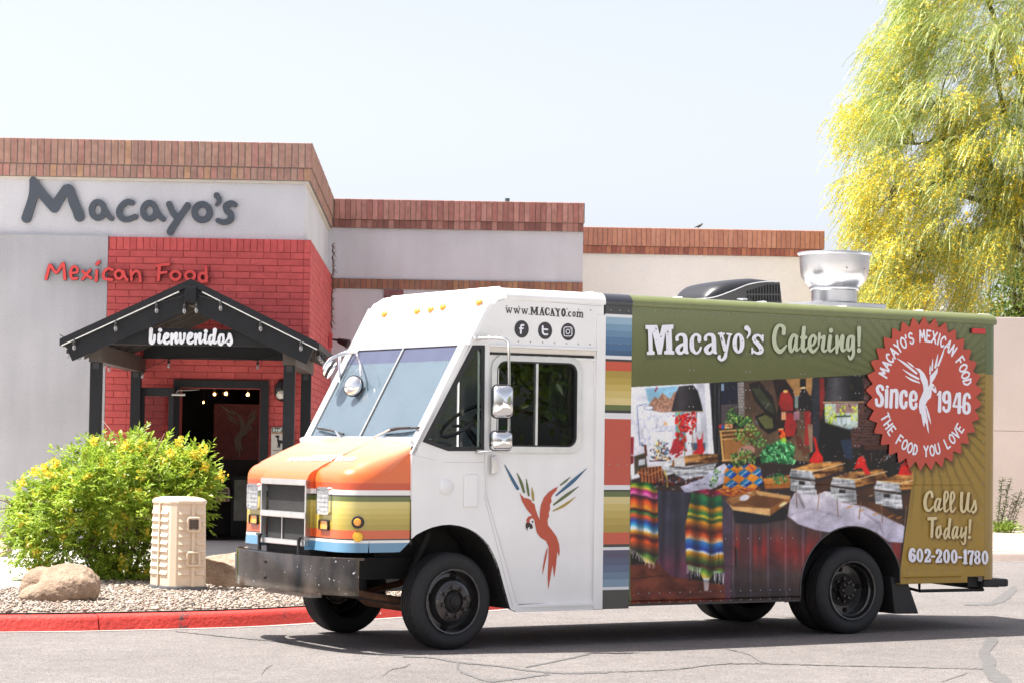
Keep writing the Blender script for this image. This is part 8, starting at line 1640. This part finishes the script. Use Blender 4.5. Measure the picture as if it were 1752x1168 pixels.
def arc_text(txt, a0, a1, rb, hgt, up=True):
    w = [WID.get(c_, .54) + .20 for c_ in txt]; tot = sum(w); pos = 0
    for c_, wi in zip(txt, w):
        am = a0 + (a1 - a0) * (pos + wi / 2) / tot; pos += wi
        if not CAPS.get(c_): continue
        st = []
        for s_ in CAPS[c_]:
            P = []
            for x, y in s_:
                dx = (x - WID.get(c_, .54) / 2) * hgt; dy = y * hgt; a = math.radians(am)
                if up: rr2 = rb + dy; P.append((SCX + rr2 * math.cos(a) + dx * math.sin(a), SCZ + rr2 * math.sin(a) - dx * math.cos(a), hgt * .095))
                else: rr2 = rb + (hgt - dy); P.append((SCX + rr2 * math.cos(a) - dx * math.sin(a), SCZ + rr2 * math.sin(a) + dx * math.cos(a), hgt * .095))
            st.append(np.array(P) if c_ not in 'COSU' else crs(P, 4))
        cut('seal_letter', M_LW, seal_o, pm(-.0195), strokes=st, h=.0035)
arc_text("MACAYO'S MEXICAN FOOD", 164.5, 9, .488, .100); arc_text('THE FOOD YOU LOVE', 201.5, 328, .488, .094, False)
since = [[[(222, 112, 18), (210, 78, 19), (178, 68, 19), (155, 95, 21), (162, 140, 22), (200, 190, 23), (215, 240, 23), (205, 300, 22), (178, 315, 20), (148, 300, 19), (140, 240, 18)]], [[(270, 125, 22), (267, 325, 22)], [(278, 80, 19), (279, 82, 19)]], [[(332, 125, 21), (322, 332, 21)], [(335, 150, 18), (372, 124, 20), (396, 150, 22), (394, 332, 21)]], [[(515, 190, 19), (508, 148, 21), (478, 138, 20), (452, 180, 23), (450, 290, 23), (475, 340, 20), (505, 325, 20), (514, 275, 18)]], [[(575, 248, 15), (632, 240, 17), (636, 180, 20), (606, 140, 18), (574, 178, 22), (570, 300, 22), (600, 350, 20), (632, 332, 19), (638, 292, 17)]],
         [[(935, 148, 19), (930, 382, 22)], [(905, 178, 11), (935, 150, 14)]], [[(1020, 145, 20), (990, 170, 21), (985, 240, 21), (1010, 275, 17), (1045, 250, 16)], [(1020, 145, 18), (1052, 175, 21), (1052, 340, 21), (1020, 385, 20), (985, 362, 18), (982, 335, 16)]], [[(1150, 168, 16), (1128, 240, 15), (1106, 318, 15)], [(1106, 322, 15), (1200, 330, 16)], [(1180, 165, 20), (1174, 398, 22)]], [[(1306, 215, 17), (1292, 180, 19), (1265, 172, 18), (1242, 220, 21), (1235, 370, 21), (1265, 406, 20), (1298, 385, 20), (1300, 325, 20), (1280, 285, 16), (1250, 295, 13)]]]
for L_ in since: cut('seal_letter', M_LW, seal_o, S_(-.0195), strokes=[ze(s_, len(s_) > 2) for s_ in L_], h=.36)
zs8 = Zm(1460, 540, 4.492)
bfe = [[(335, 325, 2), (400, 370, 9), (485, 440, 8)], [(415, 352, 2), (440, 372, 6), (462, 390, 5)], [(380, 410, 2), (440, 450, 8), (500, 482, 8)], [(400, 460, 2), (450, 490, 8), (508, 512, 5)], [(560, 690, 3), (580, 770, 8), (597, 832, 1)], [(590, 445, 6), (590, 410, 6), (590, 380, 2)], [(605, 415, 7), (608, 370, 6), (610, 330, 2)], [(630, 395, 8), (640, 345, 7), (650, 295, 2)], [(652, 380, 8), (680, 310, 7), (700, 245, 3)]]
bbo = [(470, 395), (510, 405), (545, 440), (570, 490), (578, 545), (588, 520), (588, 460), (615, 435), (650, 392), (648, 430), (625, 480), (602, 515), (615, 522), (635, 550), (641, 585), (628, 592), (610, 575), (600, 562), (602, 590), (596, 625), (570, 650), (555, 680), (557, 720), (572, 800), (582, 905), (570, 880), (560, 830), (550, 815), (545, 855), (535, 830), (520, 750), (512, 750), (503, 700), (508, 650), (525, 610), (540, 570), (535, 530), (515, 480), (510, 440), (490, 415)]
cut('seal_bird', M_LW, seal_o, S_(-.0195), strokes=[zs8(s_) for s_ in bfe], polys=[[(1460 + a / 4.492, 540 + b / 4.492) for a, b in bbo]], neg=[epoly(1460 + 620 / 4.492, 540 + 548 / 4.492, 1.6, 2.0, 12)], h=.4)
# door emblem: macaw
zp5 = Zm(855, 780, 4.867); pp = lambda Q: [(855 + a / 4.867, 780 + b / 4.867) for a, b in Q]
M_VR = mat('coral_red_vinyl', rgb(188, 82, 58), rough=.4, var=.02); M_VB = mat('steel_blue_vinyl', rgb(60, 98, 130), rough=.4, var=.02); M_VG = mat('moss_vinyl', rgb(98, 110, 72), rough=.4, var=.02); M_VY = mat('ochre_vinyl', rgb(168, 144, 64), rough=.4, var=.02); M_VK = mat('dark_brown_vinyl', rgb(58, 42, 40), rough=.4, var=.02)
red = [(165, 298), (180, 322), (205, 345), (235, 350), (260, 362), (270, 385), (290, 395), (300, 440), (318, 495), (335, 530), (333, 480), (345, 400), (370, 340), (410, 295), (460, 262), (487, 253), (470, 285), (440, 320), (428, 345), (433, 375), (418, 400), (420, 440), (408, 470), (412, 495), (398, 530), (402, 572), (440, 620), (475, 670), (495, 730), (501, 790), (495, 835), (480, 790), (470, 900), (455, 1010), (440, 900), (425, 990), (405, 1110), (400, 1000), (405, 900), (408, 750), (388, 705), (340, 675), (310, 635), (297, 580), (291, 540), (283, 520), (264, 513), (250, 530), (250, 555), (225, 550), (222, 525), (240, 500), (270, 493), (225, 440), (185, 370)]
OD = .010
em = cut('door_emblem', M_VR, door_o, S_(OD), polys=[pp(red), pp([(397, 750), (398, 790), (385, 860), (370, 930), (355, 997), (360, 920), (375, 830)])], h=.45); em['label'] = 'flying macaw emblem in red, blue, green and ochre'
for m_, ss in ((M_VB, ([(42, 70, 3), (100, 180, 12), (150, 268, 13)], [(722, 102, 2), (600, 215, 15), (470, 325, 6)])), (M_VG, ([(145, 138, 3), (180, 220, 12), (203, 297, 9)], [(223, 190, 3), (232, 260, 10), (243, 325, 8)], [(588, 170, 2), (550, 205, 8), (508, 238, 6)], [(658, 250, 2), (560, 320, 13), (450, 402, 7)])), (M_VY, ([(268, 257, 2), (275, 310, 10), (280, 362, 8)], [(632, 336, 2), (540, 405, 11), (445, 453, 5)]))):
    for s_ in ss: cut('feather', m_, em, S_(OD), strokes=[zp5(s_)], h=.4)
cut('beak', M_VK, em, S_(OD), polys=[pp([(220, 552), (245, 550), (272, 568), (277, 595), (262, 605), (250, 600), (252, 585), (240, 590), (230, 600), (237, 620), (220, 602), (215, 575)])], strokes=[zp5([(274, 541, 6), (274, 547, 6)], False)], h=.35)
# web address and three round icons
zw = Zm(855, 515, 11.303)
def wls(dx, dy): return [zw([(130 + dx, 140 + dy, 10), (152 + dx, 232 + dy, 9)], False), zw([(152 + dx, 232 + dy, 9), (178 + dx, 150 + dy, 7)], False), zw([(178 + dx, 150 + dy, 10), (205 + dx, 235 + dy, 9)], False), zw([(205 + dx, 235 + dy, 9), (232 + dx, 140 + dy, 7)], False), zw([(112 + dx, 138 + dy, 6), (150 + dx, 137 + dy, 6)], False), zw([(165 + dx, 138 + dy, 6), (195 + dx, 137 + dy, 6)], False), zw([(218 + dx, 134 + dy, 6), (244 + dx, 133 + dy, 6)], False)]
sf = lambda x0, x1, y: zw([(x0, y, 7), (x1, y + (x1 - x0) * .06, 7)], False)
web = [wls(0, 0), wls(153, 10), wls(303, 20), [zw([(567, 256, 12), (568, 256, 12)], False)],
       [zw([(618, 130, 13), (615, 262, 13)], False), zw([(622, 130, 15), (668, 245, 13)], False), zw([(668, 245, 12), (715, 132, 13)], False), zw([(718, 130, 17), (722, 262, 17)], False), sf(595, 645, 125), sf(692, 745, 126), sf(598, 640, 264), sf(690, 745, 268)],
       [zw([(785, 268, 8), (815, 140, 11)], False), zw([(815, 140, 14), (848, 270, 16)], False), zw([(798, 225, 8), (838, 228, 8)], False), sf(765, 808, 272), sf(825, 868, 274)],
       [zw([(955, 185, 8), (950, 152, 10), (920, 140, 10), (893, 170, 17), (890, 230, 18), (912, 272, 12), (945, 265, 10), (960, 235, 8)])],
       [zw([(990, 282, 8), (1015, 155, 11)], False), zw([(1015, 155, 14), (1048, 282, 16)], False), zw([(1002, 240, 8), (1038, 242, 8)], False), sf(972, 1010, 286), sf(1028, 1068, 288)],
       [zw([(1098, 160, 15), (1125, 220, 14)], False), zw([(1152, 165, 9), (1128, 220, 12)], False), zw([(1128, 215, 15), (1126, 290, 15)], False), sf(1078, 1118, 156), sf(1138, 1172, 160), sf(1100, 1155, 296)],
       [zw(ell(1234, 226, 28, 66, 17), False)], [zw([(1298, 292, 12), (1299, 292, 12)], False)],
       [zw([(1375, 225, 9), (1355, 212, 9), (1335, 240, 13), (1338, 285, 13), (1358, 302, 9), (1380, 285, 7)])], [zw(ell(1438, 258, 22, 42, 11), False)],
       [zw([(1505, 218, 12), (1502, 305, 13)], False), zw([(1510, 240, 8), (1535, 216, 10), (1552, 240, 13), (1550, 308, 12)]), zw([(1555, 245, 8), (1580, 220, 10), (1600, 245, 13), (1596, 315, 12)]), sf(1488, 1518, 214), sf(1486, 1522, 308), sf(1535, 1562, 312), sf(1580, 1614, 318)]]
M_INKD = mat('charcoal_vinyl', rgb(52, 50, 52), rough=.45, var=.03)
for L_ in web: cut('letter', M_INKD, truck, S_(-.002), strokes=L_, h=.28)
def icon(cx, cy, glyph, polys_=(), neg_=()):
    c = side(855 + cx / 11.303, 515 + cy / 11.303); Cl, Cz = float(c[0]), float(c[2]); R_ = 168 / 11.303 / 207
    o = cut('round_icon', M_INKD, truck, pm(-.002), polys=[epoly(Cl, Cz, R_ * .98, R_ * 1.02, 40)], h=.005)
    if glyph: cut('icon_glyph', M_LW, o, S_(-.004), strokes=glyph, h=.28)
icon(422, 543, [zw([(460, 468, 18), (425, 468, 18), (412, 495, 17), (410, 560, 17), (408, 622, 17)], True), zw([(388, 528, 16), (450, 530, 16)], False)])
icon(875, 573, [zw([(832, 490, 18), (830, 560, 18), (838, 620, 18), (872, 648, 18), (920, 645, 18)]), zw([(832, 545, 16), (922, 552, 17)], False)])
icon(1320, 595, [np.array([(855 + a / 11.303, 515 + b / 11.303, 8 / 11.303) for a, b in rrect(1242, 505, 1396, 680, 38) + rrect(1242, 505, 1396, 680, 38)[:1]]), zw(ell(1318, 592, 36, 42, 8), False), zw([(1366, 542, 8), (1367, 543, 8)], False)])
# washed-out lettering on the sloping hood
HN = TA * -.453 + np.array([0, 0, 1.]); HN = HN / np.linalg.norm(HN)
def on_hood(x, y):
    P = hit(x, y, TO - TA * .415 + np.array([0, 0, 1.742]), HN) - TO; l, yy = P @ TA, -(P @ TN); t_ = (l + .415) / -.53
    c_ = (yy > .61) & (yy < 1.43); t2 = np.where(c_, t_, (l + .415) / -.455); zf = np.where(c_, 1.490, 1.515); zr = 1.700 + .03 * (1 - ((yy - 1.025) / 1.0) ** 2)
    return np.stack([l, yy, zr + (zf - zr) * (t2 + .10 * t2 * (t2 - 1)) + .005], -1)
def hoodpx(S):
    S = np.array(S, float); u = (S[:, 0] - 864) / 134; v = (S[:, 1] - 525 - (S[:, 0] - 864) * .125) / 14; return np.stack([484 + 106 * u + 14 * (1 - v), 780.5 + 9 * v + u * 2.5, S[:, 2] * .62], -1)
for L_ in web: cut('hood_letter', M_LW, hood_o, on_hood, strokes=[hoodpx(s_) for s_ in L_], h=.3)
# ================================================================== TREES BEYOND THE WALL
def ribbons(P, w):
    """P (n,k,3) polylines -> thin ribbons facing random sides"""
    n, k, _ = P.shape; d = unit(np.gradient(P, axis=1)); s = unit(np.cross(d, rdir(n)[:, None, :])) * w
    V = np.stack([P - s, P + s], 2).reshape(-1, 3); i = np.arange(n)[:, None] * 2 * k; q = np.arange(k - 1)[None] * 2
    b = (i + q).reshape(-1); return V, np.stack([b, b + 1, b + 3, b + 2], 1)
def palo_verde():
    YT = 49.0; r = np.random.default_rng(21); sc = YT / FPX
    pl_ = lambda x, y, dy=0.: hit(np.asarray(x, float), np.asarray(y, float), (0, YT, 0), np.array([0, 1., 0])) + np.array([0, 1., 0]) * np.asarray(dy)[..., None]
    g0 = pl_(1790., 900.); O = np.array([g0[0], YT, .15]); t = thing('palo_verde_tree', 'tall drooping tree covered in yellow blossom above the far wall', 'tree', tuple(O))
    outl = np.array([(1555, -60), (1540, 0), (1524, 40), (1512, 80), (1502, 120), (1480, 175), (1460, 195), (1458, 225), (1470, 255), (1500, 262), (1492, 285), (1465, 310), (1455, 330), (1470, 370), (1462, 400), (1480, 440), (1478, 480), (1492, 530), (1560, 545), (1600, 500), (1640, 470), (1660, 545), (1752, 548), (1760, 430), (1800, 540), (1990, 500), (2060, 250), (1960, -60), (1800, -180), (1620, -130)], float)
    # limbs
    limb = MB()
    paths = [[(1790, 900), (1788, 700), (1800, 560), (1790, 420), (1768, 260), (1740, 110), (1700, 0), (1680, -80)], [(1795, 560), (1760, 430), (1720, 330), (1660, 240), (1600, 190), (1545, 160)], [(1770, 280), (1730, 200), (1690, 100), (1640, 60), (1590, 40)], [(1745, 130), (1770, 40), (1800, -60)], [(1790, 440), (1860, 300), (1920, 180)], [(1745, 400), (1690, 350), (1620, 330), (1560, 330), (1510, 345)], [(1750, 430), (1700, 410), (1650, 400), (1590, 430)], [(1720, 330), (1680, 260), (1620, 240), (1560, 250), (1500, 235)], [(1700, 350), (1750, 300), (1790, 240)]]
    rad = [[.20, .18, .16, .13, .10, .07, .045, .03], [.12, .10, .08, .06, .04, .02], [.08, .06, .045, .03, .02], [.06, .04, .02], [.10, .06, .03], [.08, .06, .045, .03, .015], [.06, .045, .03, .015], [.07, .05, .04, .025, .015], [.05, .03, .02]]
    tips = []
    for p, rd in zip(paths, rad):
        P = np.array([pl_(x, y, r.uniform(-.5, .5) if i else 0) - O for i, (x, y) in enumerate(p)]); limb.tube(crs(P, 4), np.interp(np.linspace(0, 1, (len(P) - 1) * 4 + 1), np.linspace(0, 1, len(P)), rd), 8)
        tips += list(P[1:])
    # clumps inside the outline, with a few left empty so the sky shows
    holes = [(1590, 380, 16), (1558, 372, 14), (1620, 500, 34), (1580, 255, 14), (1745, 205, 14), (1735, 250, 16), (1560, 290, 14), (1690, 195, 12), (1500, 270, 14), (1722, 485, 30), (1748, 525, 26), (1700, 530, 18), (1765, 470, 26)]
    cl = []
    while len(cl) < 760:
        x, y = r.uniform(1440, 2050), r.uniform(-170, 548)
        if sd_poly(np.array([x]), np.array([y]), outl)[0] > -4: continue
        if any((x - a) ** 2 + (y - b) ** 2 < c * c * 1.4 for a, b, c in holes): continue
        if x > 1800 and r.uniform() < .5: continue
        cl.append((x, y, r.normal(0, 1.1)))
    cl = np.array(cl); C = pl_(cl[:, 0], cl[:, 1] - 14, cl[:, 2]) - O; n = len(C); tips = np.array(tips)
    for c in C[::3]:
        a = tips[np.argmin(((tips - c) ** 2).sum(1))]; m_ = (a + c) / 2 + np.array([0, 0, .15]); limb.tube([a, m_, c], [.022, .014, .006], 5)
    limb.build('trunk', mat('green_grey_bark', (.15, .15, .075), rough=.85, var=.3, vscale=6, bump=.01), t, smooth=True)
    # drooping twigs
    per = 46; k = 5; b = np.repeat(C, per, 0) + r.normal(0, .17, (n * per, 3)) * np.array([1, 1, .8]); N_ = len(b)
    cen = pl_(1760., 260.) - O; o_ = unit((b - cen) * np.array([1, .6, .2])); d0 = unit(o_ * .9 + r.normal(0, .5, (N_, 3)) + np.array([0, 0, .15])); Ls = r.uniform(.25, .75, N_)
    tt = np.linspace(0, 1, k); P = b[:, None] + d0[:, None] * (Ls[:, None] * tt * .75)[..., None]; P[..., 2] -= (Ls[:, None] * tt ** 2 * .75)
    V, F = ribbons(P, .0055); link('twigs', np_mesh('twigs', V, F), leaf_mat('twig_green', (.30, .38, .09), (.48, .54, .19), .35), t)
    # blossom density: heavy along the left edge and the lower hem
    yel = np.clip(.34 + .35 * np.sin(cl[:, 0] * .031 + 1) * np.cos(cl[:, 1] * .026) + np.where((cl[:, 1] > 270) & (cl[:, 0] < 1570), .45, 0) + np.where(cl[:, 1] > 330, .18, 0) + np.where((cl[:, 0] < 1495) & (cl[:, 1] > 170), .5, 0) - np.where((cl[:, 1] < 190), .20, 0) - np.where((cl[:, 0] > 1680) & (cl[:, 1] > 300), .12, 0), .10, 1.0)
    yk = np.repeat(yel, per); sel = r.uniform(0, 1, N_) < yk; Q = P[sel]; nf = 9
    ti = r.uniform(.1, 1, (len(Q), nf)) * (k - 1); i0 = np.minimum(ti.astype(int), k - 2); fr_ = (ti - i0)[..., None]; idx = np.arange(len(Q))[:, None]
    c = (Q[idx, i0] * (1 - fr_) + Q[idx, i0 + 1] * fr_).reshape(-1, 3) + r.normal(0, .018, (len(Q) * nf, 3)); m = len(c)
    s1 = rdir(m, r); s2 = unit(np.cross(s1, rdir(m, r))); R = r.uniform(.011, .024, m)[:, None]
    V = np.stack([c - s1 * R, c + s2 * R, c + s1 * R, c - s2 * R], 1).reshape(-1, 3); F = np.arange(m)[:, None] * 4 + np.array([0, 1, 2, 3])
    link('blossom', np_mesh('blossom', V, F), leaf_mat('palo_blossom', (.90, .64, .015), (.94, .76, .07), .4), t)
    # small leaflets
    Q = P[r.uniform(0, 1, N_) < .8]; nf = 4; ti = r.uniform(.1, 1, (len(Q), nf)) * (k - 1); i0 = np.minimum(ti.astype(int), k - 2); fr_ = (ti - i0)[..., None]; idx = np.arange(len(Q))[:, None]
    c = (Q[idx, i0] * (1 - fr_) + Q[idx, i0 + 1] * fr_).reshape(-1, 3) + r.normal(0, .012, (len(Q) * nf, 3)); m = len(c)
    V, F = blades(c, unit(r.normal(0, 1, (m, 3)) + np.array([0, 0, -.5])), rdir(m, r), r.uniform(.03, .07, m), r.uniform(.007, .014, m)); link('leaves', np_mesh('leaves', V, F), leaf_mat('palo_leaf', (.25, .40, .06), (.46, .60, .15), .4), t)
palo_verde()
def leafy_tree(name, label, px, YT, n_cl, per, cols, lw, trunk, hue, mname, seed, spread=.17):
    r = np.random.default_rng(seed); P0 = np.array([0, YT, 0]); N0 = np.array([0, 1., 0]); pl_ = lambda x, y: hit(np.asarray(x, float), np.asarray(y, float), P0, N0)
    outl = np.array(px, float); cx = outl[:, 0].mean(); g0 = pl_(cx, 900.); O = np.array([g0[0], YT, .15]); t = thing(name, label, 'tree', tuple(O)); cl = []
    while len(cl) < n_cl:
        x, y = r.uniform(outl[:, 0].min(), outl[:, 0].max()), r.uniform(outl[:, 1].min(), outl[:, 1].max())
        if sd_poly(np.array([x]), np.array([y]), outl)[0] < -2: cl.append((x, y, r.normal(0, .7)))
    cl = np.array(cl); C = pl_(cl[:, 0], cl[:, 1]) - O; C[:, 1] += cl[:, 2]; tk = MB(); top = np.array([0, 0, C[:, 2].min()]); tk.tube([(0, 0, -.1), (.05, 0, C[:, 2].min() * .5), tuple(top), (0, .0, C[:, 2].mean())], [trunk, trunk * .85, trunk * .7, trunk * .3], 8)
    for c in C[::4]: tk.tube([(0, 0, C[:, 2].min() * .9 + random.uniform(0, .4)), (c + top) / 2 + np.array([0, 0, .2]), c], [trunk * .3, trunk * .18, .008], 5)
    tk.build('trunk', mat('brown_bark', (.16, .12, .09), rough=.9, var=.3, bump=.01), t, smooth=True)
    b = np.repeat(C, per, 0) + r.normal(0, spread, (len(C) * per, 3)); n = len(b); V, F = blades(b, unit(r.normal(0, 1, (n, 3)) + np.array([0, -.2, -.2])), rdir(n, r), r.uniform(.7, 1.3, n) * lw, r.uniform(.35, .55, n) * lw)
    link('crown', np_mesh('crown', V, F), leaf_mat(mname, hue[0], hue[1], .35), t)
leafy_tree('green_tree', 'dense dark green leafy tree under the yellow blossom at right', [(1680, 545), (1690, 490), (1705, 450), (1730, 425), (1770, 420), (1830, 440), (1850, 560), (1680, 560)], 53.0, 90, 60, None, .11, .12, ((.06, .14, .02), (.22, .28, .03)), 'citrus_leaf', 31)
leafy_tree('distant_tree', 'hazy grey green tree far off between the branches', [(1596, 545), (1600, 500), (1615, 475), (1650, 470), (1672, 500), (1675, 545)], 75.0, 70, 34, None, .12, .10, ((.26, .27, .23), (.40, .38, .34)), 'distant_leaf', 37, .25)
# trees and shrubs across the lot, mirrored in the glass and paint of the truck
def lot_tree(x, y, H, R, seed, label):
    r = np.random.default_rng(seed); t = thing('lot_tree', label, 'tree', (x, y, 0), group='trees across the lot'); tk = MB(); tk.tube([(0, 0, 0), (.1, 0, H * .3), (0, .1, H * .6)], [.2, .15, .08], 8)
    C = rdir(70, r) * np.array([R, R, H * .33]) * r.uniform(.3, 1, (70, 1)) + np.array([0, 0, H * .62])
    for c in C[::5]: tk.tube([(0, 0, H * .3), tuple((c + np.array([0, 0, H * .3])) / 2), tuple(c)], [.07, .04, .01], 5)
    tk.build('trunk', MATS['brown_bark'], t, smooth=True); b = np.repeat(C, 45, 0) + r.normal(0, .35, (70 * 45, 3)); n = len(b)
    V, F = blades(b, unit(r.normal(0, 1, (n, 3))), rdir(n, r), r.uniform(.22, .4, n), r.uniform(.12, .2, n)); link('crown', np_mesh('crown', V, F), MATS['citrus_leaf'], t)
for i, (x, y, H, R) in enumerate([(37, 3, 7, 3.6), (46, 6, 7, 3.6), (42, -6, 7, 3.8)]): lot_tree(x, y, H, R, 50 + i, ('nearest', 'middle', 'farthest')[i] + ' of the green trees mirrored in the truck door glass')
